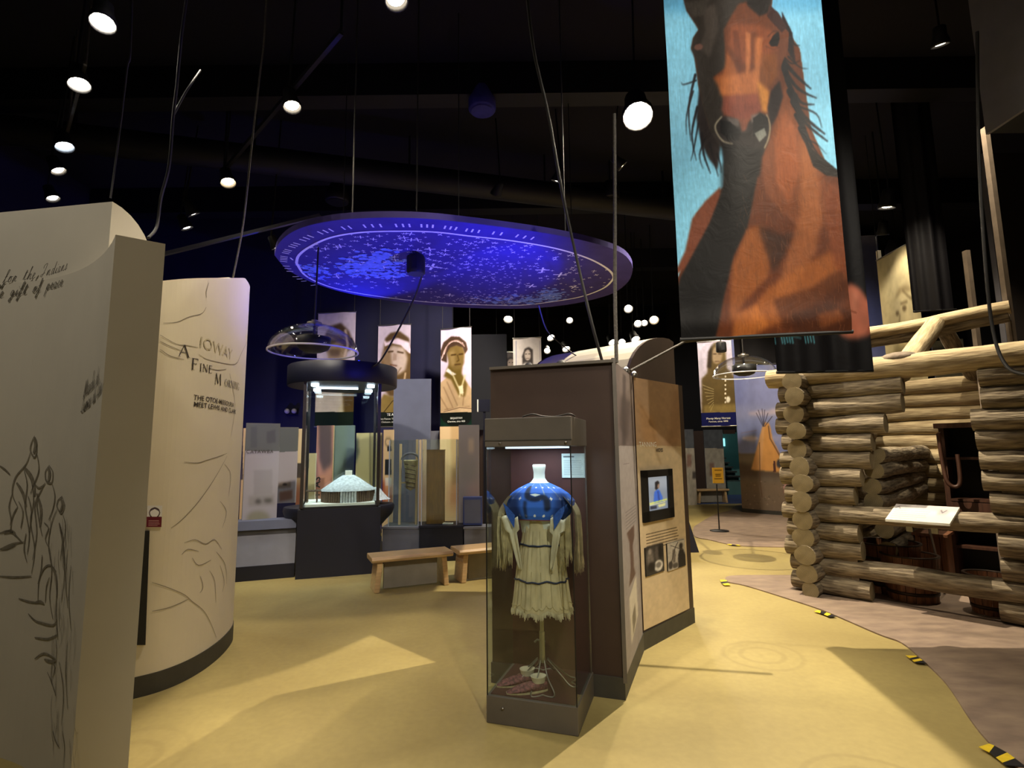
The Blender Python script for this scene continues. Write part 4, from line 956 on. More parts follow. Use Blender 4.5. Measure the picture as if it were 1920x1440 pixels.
# ---------------------------------------------------------------- earth-lodge case
g0 = pz(553, 1087); g1 = py_(713, 1000, g0.y * 1.045); g1.z = 0
gr = g1 - g0; gW = gr.length; gr.normalize(); gn = Vector((-gr.y, gr.x, 0)); gc = (g0 + g1) / 2 + gn * .52; gc.z = 0
R = thing('display_case', 'round-topped navy display case with the earth lodge model', 'display case', gc, math.atan2(gr.y, gr.x))
w = gW / 2
zc = pabove(560, 957, g0); zg = pabove(567, 716, g0); zd = pabove(630, 690, gc)
MB().box((-w, -.52, 0), (w, -.1, zc)).build('front_block', m_navy, R)
MB().lathe([(.5, 0), (.5, .42), (.53, .52), (.62, .62), (.7, .7), (.73, .78), (.73, zc - .02), (.72, zc)], 48, sy=.69).build('flared_counter', m_navy, R)
MB().box((-w + .03, -.5, zc), (w - .03, .42, zc + .03)).build('plinth_plate', m_black, R)
MB().lathe([(.73, zg), (.74, zg + .01), (.74, zd - .01), (.73, zd)], 56).build('drum_top', m_navy, R)
m_bronze = mat('bronze_frame', (64, 58, 54), .4, .08, 20, 0, .4)
bw = w - .04
for sx in (-1, 1):
    for y in (-.5, .42): MB().box((sx * bw - .02, y - .02, zc + .02), (sx * bw + .02, y + .02, zg)).build('corner_post', m_bronze, R)
for y in (-.5, .42): MB().box((-bw + .02, y - .004, zc + .03), (bw - .02, y + .004, zg)).build('glass_pane', m_glass, R)
for sx in (-1, 1): MB().box((sx * bw - .004, -.48, zc + .03), (sx * bw + .004, .4, zg)).build('glass_pane', m_glass, R)
MB().box((-bw + .03, -.46, zc + .03), (bw - .03, .38, zc + .06)).build('display_board', m_whiteink, R)
for sx in (-1, 1):
    for y in (-.34, .28):
        MB().lathe([(.05, .03), (.05, 0), (.04, -.004), (.001, -.006)], 14, c=(sx * .36, y, zg - .03)).build('downlight', bulb_mat(COOL, 14), R)
        l = bpy.data.lights.new('beam', 'SPOT'); l.energy = 26; l.spot_size = 1.5; l.spot_blend = .8; l.color = (.7, .88, 1); l.shadow_soft_size = .04
        o = bpy.data.objects.new('beam', l); COL.objects.link(o); o.parent = R; o.location = (sx * .36, y, zg - .05)
MB().box((-.36, -.06, zg - .03), (.2, -.02, zg - .005)).build('light_strip', emit('strip_glow', (226, 240, 255), 4), R)
# lodge model
t = thing('earth_lodge_model', 'snow-pale model of an earth lodge with timber walls in the round-topped case', 'model', gc + Vector((0, 0, zc + .06)), R.rotation_euler.z)
m_earthm = mat('pale_grey_modelled_earth', (196, 204, 206), .9, .16, 30, .4)
m_tim = mat('model_timber', (104, 84, 66), .8, .3, 60, .3, stretch=(6, 6, 1))
s = .34
cxl, cyl_ = .1, -.12
pg = [(cxl + s * math.cos(2*PI*i/10), cyl_ + s * .85 * math.sin(2*PI*i/10)) for i in range(10)]
MB().lathe([(.44, 0), (.4, .02), (.33, .1), (.28, .16)], 24, c=(cxl + .14, cyl_ + .14, 0), sy=.62).build('earth_bank', m_earthm, t)
for i in range(10):
    a, b = Vector((*pg[i], 0)), Vector((*pg[(i+1) % 10], 0)); nn = 6
    mb = MB()
    for k in range(nn):
        q = a + (b - a) * ((k + .5) / nn); mb.tube([(q.x, q.y, 0), (q.x, q.y, .15)], .017, 6)
    mb.build('timber_wall', m_tim if i in (5, 6, 8, 9) else m_earthm, t)
MB().lathe([(.36, .145), (.35, .165), (.24, .24), (.14, .31), (.08, .345), (.05, .35), (.05, .335), (.001, .335)], 20, c=(cxl, cyl_, 0), sy=.85).build('roof_mound', m_earthm, t)
MB().box((cxl - .045, cyl_ - .05, .335), (cxl + .045, cyl_ + .04, .41)).build('smoke_hole_hood', m_whiteink, t)
mb = MB()
for y in (-.06, .1):
    for x in (-.42, -.3): mb.tube([(x, cyl_ + y, 0), (x, cyl_ + y, .15)], .008, 6)
    mb.tube([(-.44, cyl_ + y, .15), (-.2, cyl_ + y, .15)], .008, 6)
for x in (-.42, -.36, -.3): mb.tube([(x, cyl_ - .08, .155), (x, cyl_ + .12, .155)], .007, 6)
mb.build('entry_frame', m_tim, t)
mb = MB()
for i in range(7): mb.tube([(cxl - .02 - .02 * i, cyl_ + .28 - .02*i, .1), (cxl + .0, cyl_, .36)], .006, 5)
mb.build('roof_poles', m_tim, t)
uplight(gc + gr * .2 + Vector((0, 0, zd + .08)), pz(690, 455, 3.55), 260, 60, BLUE, 'small blue uplight on top of the round navy case')
uplight(kB + cn * .66 - cr * .5 + Vector((0, 0, zK + .08)), pz(955, 500, 3.55), 170, 40, BLUE, 'added blue uplight hidden on the brown kiosk roof', .4)  # kiosk uplights are added, kept out of sight, to light the canopy blue
uplight(kB + cn * .68 - cr * .78 + Vector((0, 0, zK + .08)), pz(800, 480, 3.55), 190, 125, (60, 60, 255), 'second added blue uplight hidden on the kiosk roof', .8)

# ---------------------------------------------------------------- benches
b0 = pz(712, 1112); b1 = pz(833, 1098); br = b1 - b0; legspan = br.length; br.normalize(); bn = Vector((-br.y, br.x, 0))
sz_ = .39
def bench(origin, label, dirv, L, k, grp='oak benches by the navy cases'):
    t = thing('bench', label, 'bench', origin, math.atan2(dirv.y, dirv.x), grp)
    mb = MB(); prof = [(-.0, .0), (-.02, .03), (-.0, .06), (.34, .06), (.36, .03), (.34, 0)]
    n = len(prof); vs = [(-.1, y - .03, sz_ - .06 + z) for y, z in prof] + [(L + .1, y - .03, sz_ - .06 + z) for y, z in prof]
    mb.add(vs, [(i, n + i, n + (i+1) % n, (i+1) % n) for i in range(n)] + [tuple(range(n)), tuple(reversed(range(n, 2*n)))]); mb.build('seat', m_oak, t, .008)
    for x, sl in ((0, -.03), (L, .03)):
        MB().add([(x + sl - .03, 0, 0), (x + sl + .03, 0, 0), (x + sl + .03, .3, 0), (x + sl - .03, .3, 0), (x - .03, 0, sz_ - .06), (x + .03, 0, sz_ - .06), (x + .03, .3, sz_ - .06), (x - .03, .3, sz_ - .06)],
                 [(0,3,2,1),(4,5,6,7),(0,1,5,4),(1,2,6,5),(2,3,7,6),(3,0,4,7)]).build('leg', m_oak, t, .008)
    MB().box((.06, .1, .02), (L - .06, .14, sz_ - .06)).build('grey_panel', m_panelgrey, t)
    return t
b0.z = 0
bench(b0, 'left varnished oak bench with grey panel between its legs', br, legspan, 0)
bench(b0 + br * (legspan + .27), 'right varnished oak bench partly hidden by the dress case', br, legspan + .1, 1)
bf = pz(1314, 945); bf.z = .014
bench(bf, 'small far oak bench beside the stone-grey columns', Vector((.95, .1, 0)), .75, 2)
# ---------------------------------------------------------------- star canopy
ZD = 3.55
outl = [(517,478),(524,458),(545,438),(580,423),(640,412),(720,408),(800,410),(880,418),(960,428),(1040,440),(1110,455),(1160,472),(1180,490),(1184,508),(1174,530),(1148,549),(1110,561),(1060,571),(1000,577),(940,578),(870,576),(800,571),(720,561),(640,546),(580,526),(540,504)]
op = [pz(x, y, ZD) for x, y in outl]; op = [(p.x, p.y) for p in smooth_path([(p.x, p.y, 0) for p in op + [op[0]]], 4)[:-1]]
cx_ = sum(p[0] for p in op) / len(op); cy_ = sum(p[1] for p in op) / len(op)
T = thing('star_canopy', 'big blue-lit oval canopy with white star map hanging under the ceiling', 'canopy', (cx_, cy_, ZD))
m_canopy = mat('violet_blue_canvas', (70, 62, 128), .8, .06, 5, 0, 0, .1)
rel = [(p[0] - cx_, p[1] - cy_) for p in op]
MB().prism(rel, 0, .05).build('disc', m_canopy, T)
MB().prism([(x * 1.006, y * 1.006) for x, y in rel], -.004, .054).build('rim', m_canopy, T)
m_star = mat('white_star_paint', (236, 236, 248), .7, .02, 20); m_neb = mat('pale_blue_paint', (120, 150, 226), .8, .1, 30)
def dp(x, y, o=.004):
    p = pz(x, y, ZD); return Vector((p.x - cx_, p.y - cy_, -.004 - o))
pathp = [(556,492),(560,478),(580,462),(620,444),(680,434),(760,432),(820,434),(880,441),(960,450),(1040,464),(1100,482),(1135,500),(1149,514),(1148,524),(1130,540),(1090,555),(1040,564),(980,571),(920,571),(840,568),(760,561),(680,550),(620,537),(575,517)]
pp = [dp(*p) for p in pathp]; pp = smooth_path(pp + [pp[0]], 6)
mb = MB(); vs = []
for i, p in enumerate(pp):
    d = (pp[min(i+1, len(pp)-1)] - pp[max(i-1, 0)]).normalized(); nrm = Vector((-d.y, d.x, 0)) * .014; vs += [p + nrm, p - nrm]
mb.add(vs, [(2*i, 2*i+1, 2*i+3, 2*i+2) for i in range(len(pp)-1)]); mb.build('outline', m_star, T)
mb = MB(); rr = random.Random(9)
def cross(p, s, a):
    for k in (0, PI/2):
        d = Vector((math.cos(a+k), math.sin(a+k), 0)); n2 = Vector((-d.y, d.x, 0)) * s * .13
        mb.add([p + d*s + n2, p - d*s + n2, p - d*s - n2, p + d*s - n2], [(0,1,2,3)])
def inside(pt, poly):
    c = False; n = len(poly)
    for i in range(n):
        (x0, y0), (x1, y1) = poly[i], poly[(i+1) % n]
        if (y0 > pt[1]) != (y1 > pt[1]) and pt[0] < x0 + (pt[1]-y0)*(x1-x0)/(y1-y0): c = not c
    return c
for (x, y, s) in [(690,457,.05),(676,443,.04),(758,444,.05),(770,437,.05),(783,448,.05),(771,448,.05),(759,450,.04),(746,467,.06),(748,468,.04),(783,468,.06),(806,466,.07),(806,475,.06),(810,499,.13),(740,480,.05),(758,488,.05),(741,486,.05),(638,460,.06),(632,462,.05),(610,465,.05),(655,489,.05),(700,447,.04),(738,528,.06),(835,468,.05),(834,476,.05),(1017,505,.1),(1050,514,.1),(996,535,.09),(1076,537,.08),(843,552,.08),(633,518,.07),(795,546,.05),(815,516,.05),(905,452,.04),(842,456,.04),(720,500,.05),(1040,485,.04),(1080,490,.04)]: cross(dp(x, y), s * .8, rr.random() * .5)
n = 0
while n < 420:
    x = rr.uniform(560, 1145); y = rr.uniform(434, 570)
    if inside((x, y), pathp): cross(dp(x, y), rr.uniform(.012, .03), rr.random()); n += 1
n = 0
while n < 380:
    x, y = (rr.gauss(905, 50), rr.gauss(500, 40)) if rr.random() < .5 else (rr.gauss(920, 60), rr.gauss(560, 7))
    if inside((x, y), pathp): cross(dp(x, y), rr.uniform(.008, .02), rr.random()); n += 1
stuff(mb.build('star_crosses', m_star, T))
mb = MB()
for i in range(46):
    f = i / 45; k = int(len(pp) * (.93 + f * .42)) % len(pp); p = pp[k]; d = (pp[(k+1) % len(pp)] - p); d = d.normalized() if d.length > 1e-6 else Vector((1, 0, 0)); o = Vector((d.y, -d.x, 0))
    q = p - o * -.0; c_ = Vector((0, 0, 0)); o = o if (p + o).length > p.length else -o
    mb.add([p + o*.09 + d*.008, p + o*.09 - d*.008, p + o*.16 - d*.008, p + o*.16 + d*.008], [(0,1,2,3)])
stuff(mb.build('rim_ticks', m_star, T))
mb = MB()
for (gx, gy, sx, sy, m_) in ((690, 500, 28, 8, 260), (730, 514, 22, 3, 60), (720, 480, 20, 6, 50), (990, 562, 40, 6, 160), (1030, 552, 12, 6, 60), (590, 510, 16, 10, 60)):
    k = 0
    while k < m_:
        x, y = rr.gauss(gx, sx), rr.gauss(gy, sy)
        if inside((x, y), pathp):
            p = dp(x, y, rr.uniform(.0005, .007)); s = rr.uniform(.01, .04); mb.add([p + Vector((s * math.cos(a) * 1.2, s * math.sin(a), 0)) for a in (0, 1.3, 2.4, 3.6, 5)], [(0,1,2,3,4)]); k += 1
stuff(mb.build('nebula_patches', m_neb, T))
for (x, y) in ((660, 425), (1060, 448), (1075, 548), (640, 538), (860, 500)):
    p = dp(x, y, 0); MB().tube([(p.x, p.y, .05), (p.x, p.y, 6.6 - ZD)], .006, 5).build('hanging_wire', m_cable, T)

# ---------------------------------------------------------------- sound domes
m_acr = glassmat('clear_acrylic', (.96, .97, .98))
def dome(p, r, label, arm=None):
    t = thing('sound_dome', label, 'speaker dome', p)
    prof = [(r * math.cos(a * PI / 2 / 12), .66 * r * math.sin(a * PI / 2 / 12)) for a in range(12)] + [(r * .12, .665 * r)]
    MB().lathe([(x, z) for x, z in prof] + [(max(.001, x - .006), z - .006) for x, z in reversed(prof)], 48, cap=False).build('clear_shell', m_acr, t)
    MB().lathe([(r * .985, -.006), (r * 1.012, -.004), (r * 1.012, .008), (r * .985, .008), (r * .985, -.006)], 48).build('rim', mat('pale_acrylic_edge', (214, 214, 220), .3, .02, 10), t)
    q = .38 * r
    MB().lathe([(.001, -.01), (q * .5, .0), (q * .85, .06 * r), (q, .16 * r), (q, .34 * r), (.001, .35 * r)], 28).build('speaker_bowl', m_black, t)
    MB().lathe([(.1 * r, .62 * r), (.17 * r, .655 * r), (.17 * r, .7 * r), (.06 * r, .72 * r), (.03, .76 * r)], 20).build('cap', m_steel, t)
    MB().tube([(0, 0, .34 * r), (0, 0, .74 * r)], .014, 8).build('stem', m_cable, t)
    return t
d1 = py_(588, 660, 5.0); r1 = (py_(669, 660, 5.0) - d1).length * .99
t = dome(d1, r1, 'clear plastic sound dome hanging left over the round navy case')
ja = py_(600, 404, 5.0); jb = py_(285, 482, 4.62)
MB().tube([(0, 0, .74 * r1), tuple(ja - d1)], .009, 6).build('drop_rod', m_cable, t)
wm = MB().beam(ja - d1, jb - d1, .035, .03); wm.beam(jb - d1, Vector((jb.x, jb.y, 2.2)) - d1, .04, .04).build('boom_arm', m_cable, t)
d2 = py_(1396, 704, 6.9); r2 = (py_(1452, 704, 6.9) - d2).length
t = dome(d2, r2, 'clear plastic sound dome below the hanging horse banner')
MB().tube([(0, 0, .74 * r2), (0, 0, 6.58 - d2.z)], .008, 6).build('drop_rod', m_cable, t)
# hanging box speakers
for (x, y, Y, s, lab) in ((780, 497, 5.2, .095, 'black octagonal speaker hanging in front of the blue star canopy'), (1352, 651, 7.0, .067, 'small black box speaker hanging left of the clear dome')):
    p = py_(x, y, Y); t = thing('hanging_speaker', lab, 'speaker', p)
    MB().lathe([(s*.9, -s), (s, -s*.8), (s, s*.8), (s*.9, s)], 8, rot=Matrix.Rotation(PI/8, 3, 'Z')).build('housing', m_black, t)
    MB().box((-s*.3, -s*1.0, -s*.7), (s*.3, -s*.9, s*.7)).build('grille', m_duct, t)
    MB().tube([(0, 0, s), (0, 0, 6.6 - p.z)], .008, 6).build('hanging_wire', m_cable, t)

# ---------------------------------------------------------------- cables and ropes
def cable(label, pts, r=.008, m=None, cat='cable', name='hanging_cable'):
    P = [py_(*p) for p in pts]; t = thing(name, label, cat, P[-1])
    MB().tube([q - P[-1] for q in smooth_path(P, 6)], r, 6).build('strand', m or m_cable, t); return t
cable('slack black cable swinging down onto the brown kiosk from the top of the photo', [(985,-40,3.4),(1000,90,3.5),(1028,215,3.6),(1052,350,3.7),(1080,480,3.8),(1108,600,3.8),(1129,677,3.85)], .011)
cable('thick grey rope rising straight up from the brown kiosk corner', [(1152,214,3.75),(1153,360,3.7),(1153,520,3.66),(1154,600,3.63),(1156,680,3.6)], .013, m_rope, 'rope', 'rope')
cable('black cable wandering down behind the left white wall', [(352,-20,3.9),(340,70,3.9),(331,165,3.9),(325,215,3.9),(317,310,3.9),(302,370,3.9),(294,425,3.9),(278,446,3.7)], .011)
cable('short black cable branching off to the upper right at far left', [(376,132,4.4),(350,170,4.2),(325,216,3.9)], .009)
cable('thin steel wire holding the curved cream wall', [(505,-150,4.5),(496,60,4.5),(486,150,4.5),(470,290,4.5),(456,420,4.5),(437,520,4.45)], .008, m_rope)
cable('thin wire holding the corner of the left white wall', [(256,-400,3.6),(246,56,3.6),(238,130,3.6),(221,270,3.6),(207,372,3.55)], .007, m_cable)
cable('black cable curling over the cabin front at the right edge', [(1832,60,3.9),(1836,300,3.9),(1848,500,3.9),(1862,620,3.9),(1884,682,3.8),(1920,702,3.6),(1990,704,3.4)], .013)
cable('pair of black wires running from the star canopy to the round navy case', [(833,418,5.0),(800,490,5.6),(776,560,6.2),(745,622,6.6),(712,678,6.9),(690,692,7.0)], .012)
cable('thin wire hanging from the star canopy to the kiosk roof', [(1010,572,5.0),(1026,620,5.2),(1060,652,5.3),(1082,668,5.3)], .007)
# ---------------------------------------------------------------- horse banner
def banner(name, label, pn, pic, body_fn, cat='banner', group=None, pm=None, cords=True, rod=.012):
    t = thing(name, label, cat, (pn.p0.x, pn.p0.y, pn.z0), pn.rz(), group); H = pn.z1 - pn.z0
    print_grid('printed_cloth', pic, lambda U, V: (U * pn.W, body_fn(U, V) - .004, (1 - V) * H), t, pm or printmat('print_vinyl', .55, .18, 0, .12))
    bu, bv = 24, 40
    MB().grid(lambda u, v: (u * pn.W, float(body_fn(np.array(u), np.array(v))) + .002, (1 - v) * H), bu, bv).build('backing_cloth', m_black, t)
    for z in (H, 0): MB().tube([(-.01, 0, z), (pn.W + .01, 0, z)], rod, 8).build('hem_rod', m_black if H > 3 else m_steel, t)
    if cords:
        for x in (.03, pn.W - .03): MB().tube([(x, 0, H), (x, 0, 6.6 - pn.z0)], .005, 5).build('cord', m_cable, t)
    return t
q0, q1 = pz(1278, 637, 2.3), pz(1596, 622, 2.3)
ph = Panel(q0, q1, 2.3, py_(1245, -330, q0.y).z)
pic = Pic(360, 1010, (124, 184, 214), ph.uv); pic.k = .55
B1, B2, BR, BR2, OR = (34, 32, 31), (52, 48, 45), (104, 62, 40), (134, 80, 48), (176, 112, 64)
pic.poly([(1230,-340),(1620,-340),(1620,20),(1230,20)], (96, 160, 198), 20)
# body and neck
pic.poly([(1240,660),(1268,530),(1290,470),(1306,400),(1330,376),(1356,352),(1362,300),(1440,200),(1480,60),(1500,90),(1520,240),(1545,300),(1570,330),(1620,420),(1640,700),(1240,700)], (92, 54, 34), 2)
pic.poly([(1262,520),(1285,470),(1298,410),(1322,378),(1350,352),(1352,380),(1330,420),(1300,490)], (110, 66, 48), 3)
pic.poly([(1240,680),(1276,520),(1330,420),(1356,352),(1358,270),(1428,270),(1420,330),(1408,390),(1400,430),(1375,480),(1356,560),(1340,640),(1340,680)], (30, 29, 29), 4)
pic.poly([(1428,300),(1448,220),(1478,150),(1500,200),(1530,280),(1545,330),(1552,420),(1520,440),(1470,400),(1436,360)], (112, 68, 44), 5)
pic.poly([(1454,260),(1470,200),(1492,240),(1500,320),(1480,380),(1456,340)], (142, 86, 56), 7, .8)
pic.poly([(1500,250),(1530,300),(1540,400),(1530,470),(1480,560),(1440,600),(1470,500),(1500,400)], (148, 96, 62), 9, .7)
pic.poly([(1400,430),(1430,420),(1450,470),(1440,520),(1400,560),(1366,610),(1372,500)], (132, 82, 46), 8, .9)
pic.poly([(1420,420),(1470,440),(1490,430),(1470,480),(1450,510),(1436,470)], (56, 38, 30), 9, .8)
pic.poly([(1440,540),(1500,500),(1560,470),(1585,520),(1540,560),(1480,600),(1420,620),(1400,590)], (150, 94, 52), 9, .75)
pic.poly([(1450,560),(1520,540),(1580,500),(1590,560),(1520,600),(1470,620)], (74, 44, 28), 8, .7)
pic.poly([(1545,340),(1570,350),(1582,430),(1590,520),(1560,500),(1548,420)], (120, 70, 46), 8, .7)
pic.poly([(1376,590),(1420,570),(1440,610),(1400,640),(1372,640)], (168, 106, 56), 7, .7)
pic.poly([(1480,590),(1560,570),(1600,590),(1600,626),(1490,630)], (64, 40, 28), 7, .6)
pic.poly([(1530,590),(1570,580),(1580,600),(1540,615)], (124, 76, 46), 5, .7)
# mane right side
pic.poly([(1466,20),(1486,60),(1492,120),(1480,100),(1468,70)], (40, 28, 30), 2)
for (a, b, c, w) in (((1478,50),(1488,80),(1500,84),5),((1474,60),(1484,86),(1482,108),5),((1464,100),(1484,118),(1500,112),4),((1466,110),(1492,140),(1520,166),10),((1470,130),(1496,165),(1530,184),9),((1476,150),(1500,190),(1526,196),8),
 ((1480,170),(1505,215),(1545,252),12),((1486,190),(1510,230),(1550,266),10),((1492,215),(1512,255),(1534,292),8),((1500,240),(1520,280),(1560,316),9),((1470,120),(1480,160),(1500,205),14),((1490,180),(1504,230),(1522,276),13),((1478,105),(1500,125),(1515,128),3),((1500,200),(1530,214),(1540,240),4),((1512,262),(1530,270),(1548,290),3)):
    pic.line([a, b, c], w, (26, 27, 32), 1, .95, 4, True)
pic.poly([(1510,270),(1532,290),(1568,320),(1572,334),(1548,330),(1524,312)], (38, 34, 32), 2)
# left dangling mane
pic.poly([(1300,90),(1312,160),(1306,220),(1316,270),(1330,300),(1345,320),(1350,280),(1350,200),(1345,120)], (44, 38, 38), 3)
for (a, b, c, w) in (((1304,140),(1292,200),(1296,262),6),((1308,200),(1298,250),(1306,300),6),((1316,250),(1320,290),(1332,326),7),((1330,270),(1338,300),(1346,332),6),((1306,150),(1282,158),(1278,154),3),((1300,170),(1288,215),(1288,250),4),((1310,230),(1302,275),(1296,300),4),((1322,260),(1312,290),(1318,316),4),((1344,290),(1350,310),(1352,326),4)):
    pic.line([a, b, c], w, (34, 30, 33), 1, .95, 4, True)
# head
pic.poly([(1240,-340),(1310,-340),(1480,-340),(1450,-20),(1446,20),(1480,60),(1478,90),(1462,130),(1468,170),(1462,200),(1446,260),(1420,290),(1370,300),(1348,270),(1330,240),(1310,160),(1302,100),(1296,90),(1300,70),(1310,55),(1302,40),(1288,16),(1282,-10),(1282,-60),(1270,-200)], (98, 60, 42), 2)
pic.poly([(1280,-340),(1290,-60),(1282,-10),(1288,16),(1302,40),(1310,55),(1300,70),(1296,92),(1304,110),(1310,160),(1318,200),(1332,250),(1352,280),(1356,200),(1350,160),(1336,148),(1360,130),(1358,100),(1356,60),(1372,30),(1384,10),(1400,4),(1430,8),(1446,10),(1450,-340)], (54, 50, 47), 3)
pic.poly([(1318,20),(1340,10),(1345,60),(1330,110),(1312,90),(1322,60)], (78, 72, 68), 5, .7); pic.poly([(1284,0),(1330,0),(1320,30),(1300,30)], (70, 66, 62), 4, .7); pic.ell(1310, 88, 8, 6, (112, 82, 74), 2, .8)
pic.poly([(1390,-340),(1450,-340),(1446,0),(1440,24),(1424,30),(1400,10)], (38, 34, 33), 3)
pic.poly([(1444,10),(1460,24),(1476,50),(1466,60),(1450,44),(1438,30)], (58, 38, 36), 2)
pic.poly([(1362,100),(1384,140),(1390,180),(1352,180),(1338,150),(1356,140)], (150, 92, 56), 6, .8)
pic.poly([(1370,50),(1420,45),(1450,60),(1460,90),(1430,120),(1390,120),(1364,90)], (130, 76, 50), 7, .8)
pic.poly([(1372,60),(1384,60),(1392,120),(1396,160),(1382,150)], (92, 52, 36), 4, .6); pic.poly([(1398,60),(1408,64),(1406,130),(1398,150)], (178, 116, 76), 4, .7); pic.poly([(1408,60),(1420,62),(1414,150),(1408,140)], (96, 58, 38), 4, .6); pic.poly([(1416,70),(1430,70),(1424,160),(1414,170)], (190, 124, 76), 5, .6)
pic.poly([(1428,100),(1456,100),(1460,140),(1440,165),(1424,160)], (122, 76, 40), 6, .7); pic.poly([(1352,150),(1420,130),(1424,190),(1380,200),(1350,180)], (176, 112, 70), 7, .75)
pic.poly([(1420,150),(1444,170),(1440,210),(1428,208)], (196, 136, 66), 5, .8); pic.poly([(1356,185),(1420,175),(1428,205),(1400,230),(1370,228),(1352,210)], (128, 74, 62), 6, .85)
pic.poly([(1446,170),(1462,150),(1468,180),(1458,215),(1444,240),(1440,200)], (38, 30, 32), 3)
pic.poly([(1450,66),(1460,58),(1462,72),(1458,86),(1446,86),(1442,80)], (20, 18, 20), 1); pic.line([(1440,68),(1450,58),(1462,58)], 2.5, (70, 44, 34), 1, .8); pic.line([(1436,86),(1450,92),(1462,88)], 2, (80, 52, 38), 1, .7)
# muzzle
pic.poly([(1344,232),(1356,220),(1376,226),(1394,234),(1408,226),(1424,210),(1440,216),(1446,240),(1440,268),(1430,290),(1400,300),(1370,296),(1350,272),(1340,250)], (44, 40, 40), 3)
pic.poly([(1360,222),(1384,226),(1386,240),(1370,240)], (104, 98, 96), 4, .8); pic.poly([(1408,216),(1424,212),(1420,226),(1408,232)], (112, 104, 102), 3, .8); pic.poly([(1384,226),(1406,222),(1398,246),(1390,250)], (124, 78, 62), 4, .9)
pic.line([(1352,222),(1341,236),(1344,252),(1356,268),(1372,273)], 3.5, (150, 144, 128), 1, .85, 4); pic.line([(1438,214),(1444,232),(1442,256),(1434,276)], 3.2, (158, 146, 122), 1, .85, 4)
pic.poly([(1350,228),(1368,232),(1388,250),(1384,266),(1366,266),(1350,250)], (20, 20, 22), 2); pic.poly([(1412,222),(1426,212),(1440,220),(1440,240),(1428,252),(1412,256)], (18, 18, 20), 2); pic.poly([(1414,250),(1434,238),(1438,252),(1424,266)], (128, 132, 126), 2, .85)
pic.poly([(1350,272),(1430,280),(1424,330),(1360,330)], (28, 27, 28), 5)
pic.line([(1358,318),(1362,440),(1330,520)], 20, (30, 29, 29), 8, .6)
pic.contrast(1.2, 100); pic.poly([(1400,-340),(1640,-340),(1640,-330)], (90,150,190), 1, .1)
pic.line([(1505,-100),(1512,60),(1520,200)], 22, (84,146,186), 10, .0)
pic.grain(.05, 60, 150, 3); pic.grain(.07, 130, 60, 6)
for i in range(420):     # hair strokes of the coat
    r = random.Random(i); x = r.uniform(1380, 1590); y = r.uniform(330, 625); c = r.choice([(160,104,64),(80,48,32),(120,74,46)])
    pic.line([(x, y), (x + r.uniform(-3, 8), y + r.uniform(8, 20))], 1.2, c, 0, .25)
wave = lambda U, V: .018 * np.sin(U * 9 + V * 2.2) * (1 - .4 * V) + .012 * np.sin(U * 17 - V * 3) * (1 - V) + .01 * np.sin(V * 21 + U * 4) * np.exp(-((U - .02) ** 2) * 30) - .012 * np.sin(V * 60) * np.exp(-((V - .985) ** 2) * 900)
banner('banner', 'tall hanging banner with a brown horse before pale blue sky', ph, pic, wave, rod=.014)
# dark banner with an arm, behind it
q0, q1 = py_(1457, 684, 4.98), py_(1635, 695, 4.93)
pb = Panel(q0, q1, q1.z, py_(1600, -160, 4.95).z)
pic = Pic(150, 420, (26, 25, 27), pb.uv)
pic.poly([(1560,560),(1591,533),(1612,545),(1626,575),(1631,605),(1628,626),(1600,634),(1574,624)], (206, 122, 96), 2, 1, 4)
pic.poly([(1592,540),(1608,548),(1604,590),(1594,600)], (226, 146, 118), 3, .8); pic.line([(1592,582),(1604,586)], 1.5, (150,80,60), 0, .7); pic.line([(1626,580),(1630,606),(1622,626)], 3, (166,88,68), 1, .6)
for x in (1448, 1454, 1468, 1472, 1476, 1480, 1484, 1508, 1513, 1518, 1523): pic.line([(x, 630), (x + 2, 640 + (x % 3))], 2, (86, 160, 178), 0, .9)
pic.line([(1476,628),(1500,634)], 2, (60,110,120), 0, .7); pic.grain(.1, 10, 30, 2)
t = banner('banner', 'black hanging banner with a bent pink arm, behind the horse banner', pb, pic, lambda U, V: .02 * np.sin(U * 11 + V) + .014 * np.sin(U * 23), rod=.014)
q0, q1 = py_(1379, 682, 7.5), py_(1476, 682, 7.5)
pb = Panel(q0, q1, q1.z, 6.3); pic = Pic(20, 80, (24, 23, 26)); pic.grain(.1, 4, 10, 7)
banner('banner', 'plain black cloth strip behind the lower middle of the horse banner', pb, pic, lambda U, V: .02 * np.sin(U * 8 + .5))
# plain black cloth further right
q0, q1 = py_(1712, 566, 7.0), py_(1792, 580, 6.9)
pb = Panel(q0, q1, q1.z, 6.5); pic = Pic(30, 80, (24, 23, 26)); pic.grain(.1, 4, 10, 4)
banner('banner', 'plain black cloth hanging behind the cabin roof poles', pb, pic, lambda U, V: .05 * np.sin(U * 8 + .5) + .02 * np.sin(U * 19))

# ---------------------------------------------------------------- portrait banners
SEP = dict(bg=(226, 212, 216), dk=(96, 82, 62), md=(150, 132, 100), lt=(206, 190, 150), hi=(240, 226, 204))
def portrait_panel(bl, br, yt): return panel_px(bl, br, yt)
m_green = (18, 66, 58)
def caption(t, pn, lines, mater):
    for (s, x, y, size, al) in lines:
        P = pn.px(x, y, .012)
        lettering(s, size, lambda a, b, P=P: loc_of(t, P + pn.r * a + Vector((0, 0, b))), t, mater, align=al, bold=.001)
flat = lambda U, V: .008 * np.sin(U * 7) + 0 * V
